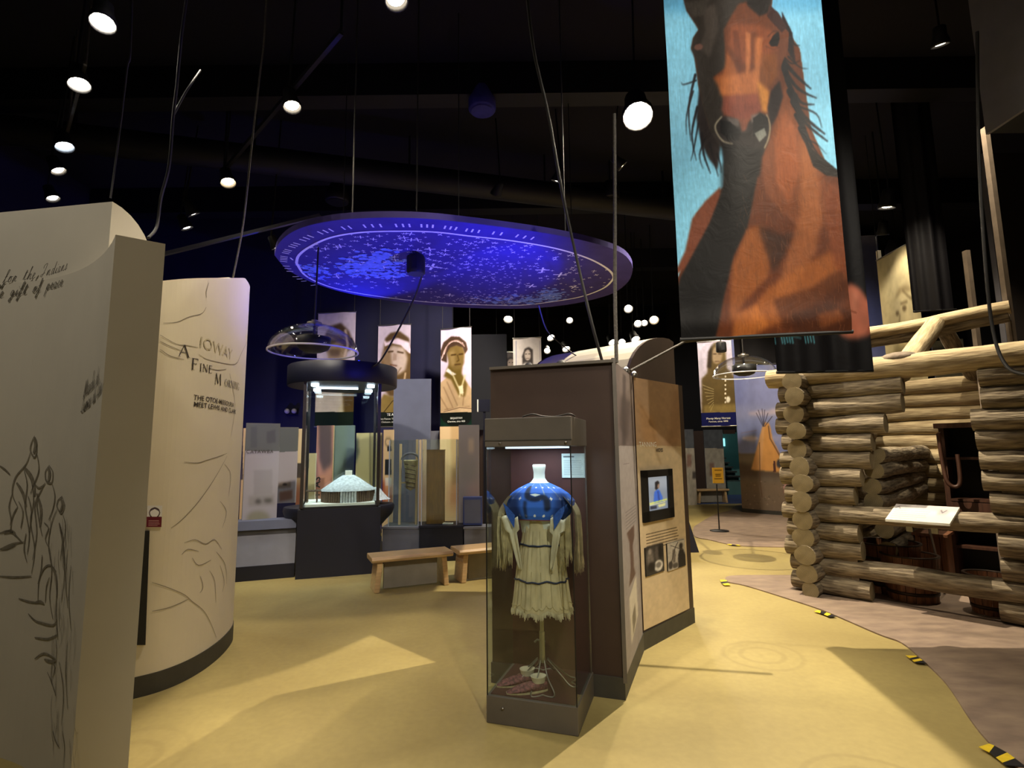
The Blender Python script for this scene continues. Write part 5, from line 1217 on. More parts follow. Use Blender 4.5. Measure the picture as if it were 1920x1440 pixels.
# 0: man with hat, partly behind the dome
pn = panel_px((590, 800, 9.9), (662, 800, 9.8), 588)
pic = Pic(76, 220, (214, 202, 210), pn.uv)
pic.poly([(604,640),(618,612),(640,606),(655,622),(664,650),(640,668),(612,660)], (112, 98, 84), 2); pic.poly([(600,640),(660,634),(664,648),(600,654)], (88, 76, 64), 1); pic.ell(632, 664, 18, 22, (176, 156, 130), 2); pic.poly([(616,655),(640,655),(636,668),(620,668)], (110, 92, 72), 2, .7); pic.poly([(590,700),(612,684),(640,690),(664,680),(668,800),(590,800)], (214, 196, 180), 2); pic.poly([(640,690),(668,676),(668,800),(646,800)], (120, 100, 70), 2); pic.line([(596,696),(616,690),(610,720)], 2, (90, 78, 64)); pic.line([(648,620),(652,648),(646,668)], 5, (226,206,190), 1, .8)
pic.poly([(580,772),(670,772),(670,810),(580,810)], m_green); pic.contrast(1.35, 205).grain(.06, 10, 24, 1)
banner('portrait_banner', 'sepia portrait banner of a hatted man behind the clear dome', pn, pic, flat, group='portrait banners on the navy partition', pm=printmat('print_matte'))
# 1: woman with headband
pn = panel_px((706, 801, 9.7), (768, 798, 9.6), 611)
pic = Pic(84, 240, (206, 194, 204), pn.uv)
pic.poly([(722,640),(730,628),(748,624),(764,636),(772,660),(772,720),(762,744),(730,744),(716,724),(712,690)], (128, 110, 84), 3)
pic.poly([(722,660),(736,648),(758,652),(764,672),(760,694),(748,702),(730,704),(722,690),(718,672)], (206, 190, 178), 3); pic.poly([(718,664),(732,656),(736,690),(726,706),(716,690)], (150, 130, 104), 3, .8); pic.poly([(720,640),(742,632),(766,640),(772,664),(766,662),(752,648),(734,644),(722,650)], (230, 214, 222), 1)
pic.poly([(722,636),(732,625),(750,622),(766,634),(768,642),(746,634),(724,642)], (120, 104, 84), 2); pic.line([(728,660),(737,659)], 3, (96,80,62), 1); pic.line([(746,660),(756,662)], 3, (96,80,62), 1); pic.poly([(738,662),(744,664),(744,676),(736,676)], (180,158,140), 1, .7); pic.line([(732,684),(744,686)], 2.5, (120,86,72), 1, .9); pic.line([(752,690),(744,702),(732,705)], 3, (140,120,94), 1, .7)
pic.poly([(706,760),(720,738),(736,744),(752,740),(772,730),(774,780),(706,780)], (150, 134, 94), 2); pic.poly([(736,720),(760,716),(768,740),(770,776),(750,776),(750,744)], (214, 190, 160), 3); pic.line([(760,700),(756,730),(742,740)], 4, (226,204,176), 1, .8); pic.line([(720,772),(736,752),(750,746)], 2, (100,86,54)); pic.line([(756,752),(762,758),(756,764),(764,768)], 1.5, (90,76,60))
pic.poly([(698,773),(780,772),(780,806),(698,806)], m_green); pic.poly([(752,790),(780,770),(780,806),(756,800)], (40,104,92), 2, .7); pic.contrast(1.4, 205).grain(.05, 10, 24, 6)
t = banner('portrait_banner', 'sepia portrait banner of a woman with a white headband and green footer', pn, pic, flat, group='portrait banners on the navy partition', pm=printmat('print_matte'))
caption(t, pn, [('TE ATA', 736, 779.5, .062, 'CENTER'), ('(Mary Frances Thompson Fisher)', 737, 786.5, .04, 'CENTER'), ('Chickasaw, circa 1920', 733, 792.5, .04, 'CENTER')], m_whiteink)
# 2: man in turban
pn = panel_px((826, 804, 9.75), (884, 800, 9.55), 618)
pic = Pic(84, 240, (222, 208, 220), pn.uv)
pic.poly([(824,720),(846,700),(866,704),(884,730),(890,790),(824,790)], (208, 184, 152), 1); pic.poly([(846,672),(868,680),(866,700),(876,720),(872,744),(860,740),(846,712),(832,706)], (140, 124, 82), 2)
pic.poly([(836,656),(840,648),(866,646),(872,660),(870,682),(862,694),(850,694),(842,684)], (150, 132, 96), 2); pic.poly([(842,660),(852,656),(854,684),(846,686)], (184, 164, 126), 3, .7); pic.line([(846,666),(855,665)], 2.4, (84,68,46), 1); pic.line([(861,665),(868,664)], 2.4, (84,68,46), 1); pic.line([(858,666),(861,676),(857,678)], 2, (92,76,50), 1, .8); pic.line([(853,684),(864,683)], 2.2, (96,76,54), 1, .9)
pic.poly([(828,676),(826,660),(832,642),(846,631),(862,632),(874,642),(877,656),(872,664),(868,652),(856,648),(844,652),(838,662),(838,680)], (112, 96, 84), 1)
for k in range(4): pic.line([(829 + k*2, 672 - k*4), (836 + k*2, 652 - k*3), (850 + k*3, 640 - k*.5), (868 + k, 644 + k*2)], 2.6, (232, 212, 206) if k % 2 == 0 else (176, 150, 140), 0, .95, 3)
pic.poly([(840,690),(846,696),(856,702),(848,704),(836,696)], (238, 232, 224), 1); pic.line([(848,700),(858,722),(868,740)], 4, (226,214,176), 1, .9); pic.line([(872,704),(866,726),(862,744)], 4, (226,214,176), 1, .9); pic.poly([(860,724),(868,722),(870,738),(862,738)], (236,226,196), 1)
for (a, b) in (((838,716),(858,760)),((832,726),(850,766)),((872,720),(868,760)),((826,744),(842,772)),((834,768),(880,762)),((836,776),(884,772))): pic.line([a, b], 2, (150,124,100), 1, .7)
pic.poly([(830,772),(860,762),(884,764),(888,784),(830,786)], (222, 198, 166), 1); pic.line([(832,772),(862,764),(886,766)], 1.6, (130,104,84), 0, .8)
pic.poly([(820,774),(892,772),(892,808),(820,808)], m_green); pic.poly([(824,776),(832,790),(852,802),(824,804)], (44,110,96), 1, .6); pic.poly([(886,776),(880,792),(866,802),(888,802)], (44,110,96), 1, .6); pic.contrast(1.4, 212).grain(.04, 10, 24, 12)
t = banner('portrait_banner', 'sepia portrait banner of a man in a striped turban and coat', pn, pic, flat, group='portrait banners on the navy partition', pm=printmat('print_matte'))
caption(t, pn, [('SEQUOYAH', 856, 785.5, .045, 'CENTER'), ('Cherokee, circa 1825', 856, 791.5, .04, 'CENTER')], m_whiteink)
# 3: long-haired man, blue footer
pn = panel_px((1316, 800, 11.6), (1381, 797, 11.3), 642)
pic = Pic(84, 210, (200, 192, 204), pn.uv)
pic.poly([(1326,700),(1330,660),(1338,644),(1352,640),(1360,650),(1362,690),(1372,700),(1382,720),(1384,780),(1316,780),(1316,710)], (118, 104, 74), 2); pic.ell(1344, 667, 10, 16, (164, 146, 122), 2); pic.poly([(1326,690),(1328,660),(1336,645),(1334,690)], (80,70,56), 2); pic.line([(1338,664),(1343,664)], 2, (70,58,44), 1); pic.line([(1347,664),(1352,664)], 2, (70,58,44), 1); pic.line([(1341,678),(1349,678)], 1.6, (90,70,56), 1)
for k in range(8): pic.line([(1318 + k*2, 722 + k*7), (1338, 730 + k*4)], 1.5, (200,186,146), 0, .7)
for k in range(7): pic.ell(1360, 706 + k*8, 1.6, 2, (226,216,196), 0)
pic.ell(1365, 749, 4, 6, (236,230,214), 1); pic.poly([(1320,760),(1382,756),(1382,776),(1320,776)], (178,160,110), 3, .6)
pic.poly([(1310,774),(1390,772),(1390,806),(1310,806)], (22, 52, 110)); pic.contrast(1.3, 190).grain(.08, 10, 24, 15)
t = banner('portrait_banner', 'sepia portrait banner of a long-haired man with a blue footer', pn, pic, flat, group=None, pm=printmat('print_matte'))
caption(t, pn, [('Plenty Many Horses', 1347, 786, .06, 'CENTER'), ('Pawnee, circa 1890', 1347, 791.5, .05, 'CENTER')], m_whiteink)
# 4/5: two small boards above the kiosk roof
pn = panel_px((929, 720, 10.9), (968, 719, 10.9), 661); pic = Pic(50, 70, (96, 88, 84), pn.uv); pic.poly([(940,700),(946,676),(956,670),(968,676),(968,720),(940,720)], (34,30,30), 2); pic.ell(958, 682, 7, 9, (170,152,140), 1); pic.line([(954,680),(956,680)],1.5,(40,34,32)); pic.line([(960,680),(963,680)],1.5,(40,34,32)); pic.grain(.08, 8, 10, 2)
banner('portrait_banner', 'small dark portrait board, left of two above the kiosk roof', pn, pic, flat, pm=printmat('print_matte'))
pn = panel_px((963, 722, 10.0), (1016, 720, 9.9), 635); pic = Pic(64, 100, (206, 196, 188), pn.uv); pic.poly([(980,690),(979,668),(984,654),(992,651),(999,656),(1000,690),(994,700),(984,700)], (58,50,46), 1); pic.ell(989.5, 666, 6, 10, (196,180,166), 1); pic.line([(985,664),(988,664)],1.4,(50,42,38)); pic.line([(991,664),(994,664)],1.4,(50,42,38)); pic.line([(987,672),(992,672)],1.2,(90,70,62)); pic.poly([(972,692),(984,680),(996,682),(1006,692),(1006,722),(972,722)], (226,220,212), 2); pic.ell(990, 683, 5, 3, (90,80,74), 1); pic.line([(968,640),(968,720)],1.5,(120,120,150)); pic.line([(1012,640),(1013,720)],1.5,(150,140,150)); pic.grain(.05, 8, 10, 3)
banner('portrait_banner', 'small pale portrait board of a girl with braids above the kiosk roof', pn, pic, flat, pm=printmat('print_matte'))
# 6: tall face banner behind the cabin roof
pn = Panel(py_(1664, 690, 8.2), py_(1738, 690, 7.4), 1.75, py_(1664, 528, 8.2).z + .35)
pic = Pic(80, 190, (176, 164, 128), pn.uv); pic.poly([(1676,600),(1678,556),(1690,538),(1706,536),(1716,556),(1718,610),(1704,634),(1690,634)], (196, 184, 146), 4); pic.poly([(1676,566),(1686,540),(1704,534),(1716,552),(1708,546),(1692,548)], (120,106,76), 2, .8); pic.line([(1694,545),(1704,556),(1712,562)], 2, (100,86,60), 1); pic.ell(1697, 578, 4, 6, (96,82,58), 1, .9); pic.ell(1683, 588, 3.5, 5, (96,82,58), 1, .9); pic.line([(1690,570),(1702,566)], 2, (96,82,58), 1); pic.line([(1688,590),(1687,606),(1692,610)], 2, (110,96,68), 1); pic.line([(1684,622),(1698,620)], 2, (110,90,66), 1); pic.ell(1693, 640, 9, 10, (222,206,150), 2); pic.poly([(1660,690),(1680,650),(1730,660),(1740,700)], (150,138,96), 3); pic.line([(1733,500),(1740,700)], 6, (206,196,96), 1); pic.grain(.08, 10, 24, 9)
banner('portrait_banner', 'tall cream banner with a drawn face behind the cabin ridge pole', pn, pic, flat, pm=printmat('print_matte'), cords=True)
# ---------------------------------------------------------------- log cabin
def cut_material():
    m = bpy.data.materials.new('cut_log_end'); m.use_nodes = True
    N = m.node_tree.nodes; L = m.node_tree.links; b = N['Principled BSDF']
    tc = N.new('ShaderNodeTexCoord'); w = N.new('ShaderNodeTexWave'); w.wave_type = 'RINGS'; w.rings_direction = 'X'
    w.inputs['Scale'].default_value = 22; w.inputs['Distortion'].default_value = 3; w.inputs['Detail'].default_value = 2
    n = N.new('ShaderNodeTexNoise'); n.inputs['Scale'].default_value = 9; n.inputs['Detail'].default_value = 4
    L.new(tc.outputs['Object'], w.inputs['Vector']); L.new(tc.outputs['Object'], n.inputs['Vector'])
    r = N.new('ShaderNodeValToRGB'); r.color_ramp.elements[0].color = rgb(92, 80, 58); r.color_ramp.elements[1].color = rgb(150, 136, 104)
    mx = N.new('ShaderNodeMath'); mx.operation = 'MULTIPLY_ADD'; mx.inputs[1].default_value = .25; L.new(w.outputs['Fac'], mx.inputs[0]); L.new(n.outputs['Fac'], mx.inputs[2])
    L.new(mx.outputs[0], r.inputs[0]); L.new(r.outputs[0], b.inputs['Base Color']); b.inputs['Roughness'].default_value = .85; b.inputs['Specular IOR Level'].default_value = .2
    return m
m_cut = cut_material()
CC = Vector((3.25, 5.95, .012))
CAB = thing('log_cabin', 'open-fronted log cabin with stacked round log ends and pole roof frame', 'cabin', CC, math.atan2(-.733, .68))
ca = CAB.rotation_euler.z; cdx = Vector((math.cos(ca), math.sin(ca), 0)); cdy = Vector((-math.sin(ca), math.cos(ca), 0))
def cab(x, y, yl): q = loc_of(CAB, pplane(x, y, CC + cdy * yl, cdy)); return q.x, q.z
rlog = random.Random(21)
def log(p, q, r=.097, mats=None, n=14, taper=1.0, name='log', wob=.012):
    p, q = Vector(p), Vector(q); L = (q - p).length; m = max(3, int(L / .11)); mb = MB(); vs = []
    ph = [rlog.uniform(0, 6) for _ in range(6)]; sq = rlog.uniform(.94, 1.05)
    for i in range(m + 1):
        t = i / m; x = t * L
        oy = wob * (math.sin(2.1 * x + ph[0]) + .5 * math.sin(5.3 * x + ph[1])); oz = wob * .7 * (math.sin(1.7 * x + ph[2]) + .5 * math.sin(6.1 * x + ph[3]))
        rad = r * (1 + (taper - 1) * t) * (1 + .04 * math.sin(3 * x + ph[4]) + .025 * math.sin(9 * x + ph[5]))
        if i in (0, m): rad *= .96
        for j in range(n):
            a = 2 * PI * j / n; k = 1 + .035 * math.sin(3 * a + ph[1] + x) + rlog.uniform(-.018, .018)
            vs.append((x, oy + rad * k * sq * math.cos(a), oz + rad * k / sq * math.sin(a)))
    mb.add(vs, [(i*n+j, (i+1)*n+j, (i+1)*n+(j+1)%n, i*n+(j+1)%n) for i in range(m) for j in range(n)], 0, True)
    for e, i in ((-.004, 0), (.004, m)):
        ring = vs[i*n:(i+1)*n]; c = Vector((sum(v[0] for v in ring)/n + e, sum(v[1] for v in ring)/n, sum(v[2] for v in ring)/n))
        mb.add(ring + [tuple(c)], [((j, n, (j+1) % n) if i else (j, (j+1) % n, n)) for j in range(n)], 1)
    o = mb.build(name, mats or [m_bark, m_cut], CAB)
    o.location = p; o.rotation_euler = (q - p).to_track_quat('X', 'Z').to_euler()
    return o
SP = .186; NZ = 12
DEPTH = 2.5
ends = {0: 1612, 2: 1602, 3: 1600, 5: 1598, 6: 1614, 7: 1634, 8: 1640, 9: 1668, 10: 1704, 11: 1708}
RX0 = cab(1846, 900, -.08)[0]; XR = RX0 + 1.0
for k in range(NZ):
    z = .098 + SP * k; x0 = -.22 - rlog.uniform(0, .07)
    if k in (1, 4):
        log((x0, 0, z), (XR, 0, z - .0), .092)
    else:
        log((x0, 0, z), (cab(ends[k], 900, -.08)[0], 0, z), .099)
        log((RX0 + rlog.uniform(-.05, .05), 0, z), (XR, 0, z), .1)
zt_ = .098 + SP * NZ
log((-.34, -.02, zt_), (XR + .1, -.02, zt_ - .02), .112, [m_bark2, m_cut], taper=1.08)
for k in range(NZ + 1):      # side wall: the stacked round ends face the path
    z = .03 + SP * k if k else .05
    log((rlog.uniform(-.012, .012), -.24 - rlog.uniform(0, .05), z), (0, DEPTH + .2, z), .106 if k else .088)
for k in range(NZ):          # back wall
    z = .098 + SP * k; log((-.2, DEPTH, z), (XR, DEPTH, z), .099, [m_bark2, m_cut])
log((-.3, DEPTH, zt_), (XR, DEPTH, zt_ - .02), .11, [m_bark2, m_cut])
# short cut logs of the inner partition, their ends showing past the front stubs
for (x, y) in ((1640, 853), (1639, 882), (1636, 911), (1639, 940)):
    X, Zz = cab(x, y, .14); log((X, .12, Zz), (X, DEPTH - .1, Zz), .09)
for k in range(4):
    log((cab(1640, 900, .14)[0], .35, .1 + SP * k), (cab(1640, 900, .14)[0], DEPTH - .1, .1 + SP * k), .09)
MB().box((.02, -.03, .05), (cab(1596, 900, 0)[0], .03, zt_ - .1)).build('daub', m_chink, CAB)
MB().box((-.035, .02, .05), (.035, DEPTH, zt_ - .1)).build('daub', m_chink, CAB)
MB().box((0, DEPTH - .03, .05), (XR, DEPTH + .03, zt_ - .1)).build('daub', m_chink, CAB)
MB().box((RX0 + .1, -.03, .05), (XR, .03, zt_ - .1)).build('daub', m_chink, CAB)
# roof frame
YR = 1.1
xr0, zr0 = cab(1600, 632, YR); xr1, zr1 = cab(1893, 572, YR)
dzr = (zr1 - zr0) / (xr1 - xr0); ext_l = xr0 - 0.35
log((ext_l, YR, zr0 + dzr * (ext_l - xr0)), (xr1, YR, zr1), .075, [m_bark2, m_cut], wob=.02)
log((ext_l - .1, YR + .06, zr0 - .09 + dzr * (ext_l - xr0)), (xr1 - .02, YR + .06, zr1 - .1), .065, [m_bark, m_cut], wob=.015)
xa, za = cab(1688, 694, -.02); xb, zb_ = cab(1752, 607, YR - .1)
log((xa, -.02, za - .03), (xb, YR - .1, zb_), .1, [m_bark2, m_cut], name='rafter')
log((xb + .05, YR + .1, zb_ - .02), (xb + .12, DEPTH, zt_ + .05), .08, [m_bark, m_cut], name='rafter')
xc, zc_ = cab(1515, 694, -.02)
log((xc, -.02, zc_ + .02), (xc + (xb - xa), YR - .1, zb_ - .12), .07, [m_bark2, m_cut], name='rafter')
for (x, z, rx) in ((xa, zt_ + .08, .17), (xc + .04, zt_ + .07, .16)):
    MB().ell((x, -.02, z), (rx, .105, .06), 14, 8).build('daub_joint', m_chink, CAB)
# bookcase-like dark cupboard against the back wall
sx0, _z = cab(1764, 850, 1.95); sx1, _z = cab(1850, 850, 1.95); zt2 = cab(1800, 802, 1.95)[1]
P = CC + cdx * sx0 + cdy * 1.95
t = thing('cupboard', 'dark wooden open cupboard with shelves inside the cabin', 'cupboard', P, ca)
wd_ = sx1 - sx0 + .35
MB().box((0, 0, 0), (.05, .4, zt2)).box((wd_ - .05, 0, 0), (wd_, .4, zt2)).build('side_panel', m_darkwood, t)
MB().box((-.04, -.04, zt2), (wd_ + .04, .42, zt2 + .06)).build('top_board', m_darkwood, t)
MB().box((.05, .37, 0), (wd_ - .05, .4, zt2)).build('back_board', m_black, t)
for z in (.32, .62, cab(1800, 940, 1.95)[1], cab(1800, 862, 1.95)[1]): MB().box((.05, 0, z), (wd_ - .05, .37, z + .03)).build('shelf', m_darkwood, t)
MB().box((.05, -.02, .66), (wd_ * .9, .0, .86)).build('drawer_front', m_darkwood, t)
t = thing('wooden_box', 'small red-brown wooden box on the cupboard shelf', 'box', P + cdx * (wd_ * .55) + cdy * .1 + Vector((0, 0, cab(1800, 940, 1.95)[1] + .03)), ca)
MB().box((0, 0, 0), (.2, .18, .09)).build('body', m_stave, t); MB().box((-.008, -.008, .09), (.208, .188, .11)).build('lid', m_darkwood, t)
# wooden ox-bow hanging on the back wall beside the cupboard
t = thing('wooden_bow', 'bent dark wooden bow hanging beside the cupboard in the cabin', 'tool', CC + cdx * (cab(1776, 860, 1.8)[0]) + cdy * 1.8 + Vector((0, 0, cab(1776, 812, 1.8)[1])), ca)
h = cab(1776, 812, 1.8)[1] - cab(1776, 912, 1.8)[1]
MB().tube(smooth_path([(-.06, 0, 0), (-.05, 0, -h * .5), (-.02, -.03, -h * .9), (.05, -.03, -h), (.1, -.02, -h * .88), (.1, 0, -h * .4)], 6), .022, 8).build('bow', m_darkwood, t)
MB().tube([(-.06, 0, .0), (-.06, .62, .03)], .01, 6).build('peg', m_darkwood, t)
# tubs and buckets
def tub(p, rb, rt, h, label, nst=18, name='wooden_tub', rot=0.0):
    t = thing(name, label, 'tub', p, rot); 
    def stave(a0, a1):
        vs = []
        for (z, f) in ((0, 0), (h, 1)):
            r = rb + (rt - rb) * f
            for rr_, aa in ((r, a0), (r * 1.012, (a0 + a1) / 2), (r, a1), (r - .022, a1), (r - .022, a0)): vs.append((rr_ * math.cos(aa), rr_ * math.sin(aa), z))
        return MB().add(vs, [(i, (i+1) % 5, 5 + (i+1) % 5, 5 + i) for i in range(5)] + [(4,3,2,1,0), (5,6,7,8,9)])
    first = stave(.012, 2 * PI / nst - .012).build('stave', m_stave, t)
    for i in range(1, nst):
        o = first.copy(); COL.objects.link(o); o.parent = t; o.rotation_euler = (0, 0, 2 * PI * i / nst)
    for z in (h * .2, h * .72):
        r = rb + (rt - rb) * z / h; MB().lathe([(r * 1.012, z - .016), (r * 1.03, z - .016), (r * 1.03, z + .016), (r * 1.012, z + .016), (r * 1.012, z - .016)], 28).build('hoop', m_hoop, t)
    MB().lathe([(.001, .03), (rb * .96, .03), (rb * .96, .05), (.001, .05)], 24).build('bottom_board', m_stave, t)
    MB().lathe([(rt - .022, h), (rt + .004, h), (rt + .004, h + .012), (rt - .022, h + .012), (rt - .022, h)], 28).build('rim', m_hoop, t)
    return t
def cfloor(x, yl): return CC + cdx * x + cdy * yl
tx, tz = cab(1655, 1018, .42); tub(cfloor(tx, .62), .27, .3, tz - .02, 'big wooden wash tub with a dark rim, left behind the cabin rails', 20)
tx, tz = cab(1697, 1034, .36); tub(cfloor(tx + .03, .36), .21, .25, tz - .03, 'nearer wooden barrel tub with a worn rim behind the cabin rails', 18, 'wooden_barrel')
tx, tz = cab(1735, 1020, 1.2); 
t = thing('wooden_chest', 'tall orange-brown wooden chest behind the barrel tubs', 'chest', cfloor(cab(1715, 1010, 1.15)[0], 1.15), ca)
w_ = cab(1757, 1010, 1.15)[0] - cab(1700, 1010, 1.15)[0]; h_ = cab(1715, 1003, 1.15)[1]
for i in range(5): MB().box((i * w_ / 5 + .003, 0, 0), ((i + 1) * w_ / 5 - .003, .03, h_)).build('plank', m_stave, t)
MB().box((0, .03, 0), (w_, .35, h_)).build('body', m_stave, t); MB().box((-.02, -.02, h_), (w_ + .02, .37, h_ + .03)).build('lid', m_stave, t)
tx, tz = cab(1845, 1128, .12); tub(cfloor(tx + .03, .3), .14, .19, .34, 'small wooden bucket under the rails at the right of the cabin', 14, 'wooden_bucket')
t = thing('walking_stick', 'pale thin stick standing in the dark of the cabin', 'stick', cfloor(cab(1768, 1080, .8)[0], .8)); MB().tube([(0, 0, 0), (-.06, .03, .62)], .012, 6).tube([(-.06, .03, .6), (-.062, .031, .66)], .016, 6).build('shaft', m_pole, t)
# reader rail on the front log
a, b = pplane(1662, 976, CC - cdy * .18, cdy), pplane(1782, 979, CC - cdy * .18, cdy)
zr_ = (a.z + b.z) / 2; xa_ = loc_of(CAB, a).x; xb_ = loc_of(CAB, b).x
t = thing('reading_rail', 'tilted white text panel resting on the upper cabin rail', 'sign', CC + cdx * xa_ - cdy * .22 + Vector((0, 0, zr_ - CC.z)), ca)
Ws = xb_ - xa_; dh = .13; dd = .24
fnr = lambda u, v, o=0: Vector((u * Ws + .05 * v, v * dd, v * dh + o))
mb = MB(); c = [fnr(u, v, o) for o in (0, -.018) for u, v in ((0, 0), (1, 0), (1, 1), (0, 1))]
mb.add(c, [(0,1,2,3),(7,6,5,4),(0,4,5,1),(1,5,6,2),(2,6,7,3),(3,7,4,0)]).build('board', m_whiteink, t)
pic = Pic(120, 40, (222, 216, 206)); pic.poly([(0,0),(1,0),(1,.3),(0,.3)], (196,190,186), 2); pic.text_rows(.06, .4, .62, .86, 5, (150,146,140), 1, .6, 1); pic.poly([(.7,.2),(.9,.2),(.88,.5),(.74,.55)], (176,170,172), 2); pic.line([(.04,.25),(.08,.15),(.12,.28)], 2, (120,120,124))
pic.line([(.76,.26),(.8,.4),(.84,.25)], 2, (110,106,110))
print_grid('printed_face', pic, lambda U, V: (U * Ws + .05 * (1 - V), (1 - V) * dd, (1 - V) * dh + .003), t, printmat('print_matte'))
MB().beam((Ws * .3, .2, -.12), (Ws * .3, .2, .09), .03, .05).beam((Ws * .7, .2, -.12), (Ws * .7, .2, .09), .03, .05).build('bracket', m_steel, t)
# folded cloth seen at the partition end
# pale posts and spot globe by the cabin
for (x, y, Y, lab, wd2) in ((1838, 690, 6.2, 'pale slim post behind the cabin roof, left of two', .06), (1905, 690, 5.6, 'pale slim post behind the cabin roof, right of two', .06), (1672, 720, 8.4, 'pale slim post standing before the blue mural sky', .05)):
    p = py_(x, y, Y); zt3 = py_(x, 470, Y).z if x != 1905 else py_(1862, 240, Y).z
    t = thing('post', lab, 'post', (p.x, p.y, 0)); MB().beam((0, 0, 0), (0, 0, zt3), wd2, .05).build('upright', m_pole if x > 1700 else m_cream, t); MB().box((-.06, -.06, 0), (.06, .06, .02)).build('foot_plate', m_steel, t)
p = py_(1880, 598, 5.55); q = py_(1897, 603, 5.6)
t = thing('clip_lamp', 'small chrome ball lamp clamped to the right-hand post', 'lamp', p)
MB().ell((0, 0, 0), (.058, .058, .05), 16, 10).build('globe', mat('chrome', (200, 196, 190), .12, .02, 5, 0, 1.0), t); MB().tube([(.03, 0, 0), q - p], .015, 8).build('arm', m_steel, t)
p = py_(1895, 660, 5.55); t = thing('junction_box', 'little pale box on the right-hand post above the cabin', 'box', p)
MB().box((-.035, -.03, -.07), (.035, .03, .07)).build('housing', m_pole, t); MB().box((-.03, -.035, -.06), (.03, -.03, .06)).build('cover', m_whiteink, t)
# hazard tape on the step edge
def tape(px, n, label, w=.07):
    P = [pz(*p, .016) for p in px]; L = (P[-1] - P[0]).length; base = P[0]
    t = thing('hazard_tape', label, 'tape', base, 0, 'hazard tape on the floor edge')
    q = smooth_path(P, 8)
    seg = [0]
    for a, b in zip(q, q[1:]): seg.append(seg[-1] + (b - a).length)
    def at(s):
        s = max(0, min(seg[-1], s)); i = 0
        while i < len(seg) - 2 and s > seg[i+1]: i += 1
        f = (s - seg[i]) / max(1e-6, seg[i+1] - seg[i]); d = (q[i+1] - q[i]).normalized(); return q[i] + (q[i+1] - q[i]) * f, Vector((-d.y, d.x, 0))
    st = seg[-1] / n; sk = -.3 * w
    for i in range(n):
        c = []
        for s, o, dz_ in ((i*st, 1, 0), ((i+1)*st, 1, 0), ((i+1)*st, -1, 0), (i*st, -1, 0)):
            pt, nn = at(s + (sk if o > 0 else -sk) * (0 if (s < 1e-6 or s > seg[-1] - 1e-6) else 1)); c.append(pt + nn * (w / 2 * o) - base)
        c = c + [v + Vector((0, 0, -.003)) for v in c]
        MB().add(c, [(3,2,1,0),(4,5,6,7),(0,1,5,4),(1,2,6,5),(2,3,7,6),(3,0,4,7)]).build('stripe', m_tapey if i % 2 == 0 else m_tapek, t)
tape([(1845, 1397), (1868, 1408), (1905, 1436)], 4, 'nearest yellow and black tape strip at the lower right corner', .085)
tape([(1708, 1229), (1718, 1236), (1727, 1243)], 4, 'yellow and black tape strip second from the lower right corner')
tape([(1530, 1145), (1545, 1149), (1562, 1156)], 4, 'yellow and black tape strip in front of the cabin corner')
tape([(1356, 1087), (1359, 1093), (1364, 1097)], 3, 'short tape strip at the tip of the brown floor tongue')
tape([(1366, 1020), (1376, 1022), (1387, 1022)], 3, 'far tape strip on the edge of the far brown floor')
# ---------------------------------------------------------------- background exhibits, left and middle
m_slate = mat('slate_grey_laminate', (112, 112, 120), .6, .05, 6)
m_bluegrey = mat('blue_grey_panel', (92, 96, 116), .6, .05, 4)
m_peach = mat('peach_panel', (222, 190, 142), .7, .05, 4)
m_acrpanel = mat('grey_fabric_panel', (150, 142, 146), .8, .08, 12)
p0, p1 = pz(438, 1092), pz(556, 1082); d = (p1 - p0).normalized(); nb = Vector((-d.y, d.x, 0)); L = (p1 - p0).length
t = thing('sloped_plinth', 'navy plinth with sloping grey reader front, left of the round case', 'plinth', p0, math.atan2(d.y, d.x))
zk = pabove(445, 1064, p0); z1 = pabove(445, 990, p0) ; z2 = pabove(445, 968, p0)
def ext(poly, x0, x1):   # poly in (y, z)
    n = len(poly); vs = [(x0, y, z) for y, z in poly] + [(x1, y, z) for y, z in poly]
    return MB().add(vs, [(i, n + i, n + (i+1) % n, (i+1) % n) for i in range(n)] + [tuple(range(n)), tuple(reversed(range(n, 2*n)))])
LX = L - .03
ext([(0, 0), (0, zk), (.4, zk), (.4, 0)], -.9, LX).build('kick', m_navy, t)
ext([(.02, zk), (.16, z1 - .06), (.4, z1 - .06), (.4, zk)], -.9, LX).build('sloping_front', m_slate, t)
ext([(.1, z1 - .05), (.12, z1 + .06), (.4, z1 + .06), (.4, z1 - .05)], -.9, LX).build('ledge', m_bluegrey, t)
# two text panels on it
def simple_board(label, bl, br, yt, draw, body=None, name='text_board', cat='display board', w=60, h=150, thick=.03, bg=(170, 162, 164), foot=None):
    pn = panel_px(bl, br, yt); pic = Pic(w, h, bg, pn.uv); draw(pic); return board(name, label, cat, pn, pic, body or m_slate, thick), pn
def dr(p):
    p.poly([(440,780),(530,780),(530,846),(440,846)], (104,104,102)); p.poly([(470,800),(482,800),(482,840),(470,840)], (88,90,92), 1, .7); p.poly([(500,810),(516,806),(516,830),(500,832)], (84,84,86), 1, .7)
    p.text_rows(.22, .42, .95, .53, 5, (90,84,88), 1.4, .8, 3, .0); p.poly([(476,882),(510,880),(510,925),(476,928)], (152,146,146), 1, .6); p.poly([(466,930),(514,926),(514,946),(466,950)], (150,144,140), 2, .8); p.ell(484, 940, 6, 4, (70,66,64), 2, .8); p.ell(502, 938, 8, 4, (80,76,72), 2, .8); p.ell(484, 971, 22, 14, (142,136,112), 3, .9)
t, pn = simple_board('pale grey text panel with a dark top, left of the round case', (453, 984, 7.0), (518, 979, 7.25), 793, dr, foot=None, bg=(172, 164, 168))
P = pn.px(461, 850, .012); lettering('CATAWBA', .062, lambda a, b, P=P: loc_of(t, P + pn.r * a + Vector((0, 0, b))), t, m_ink, spacing=1.15)
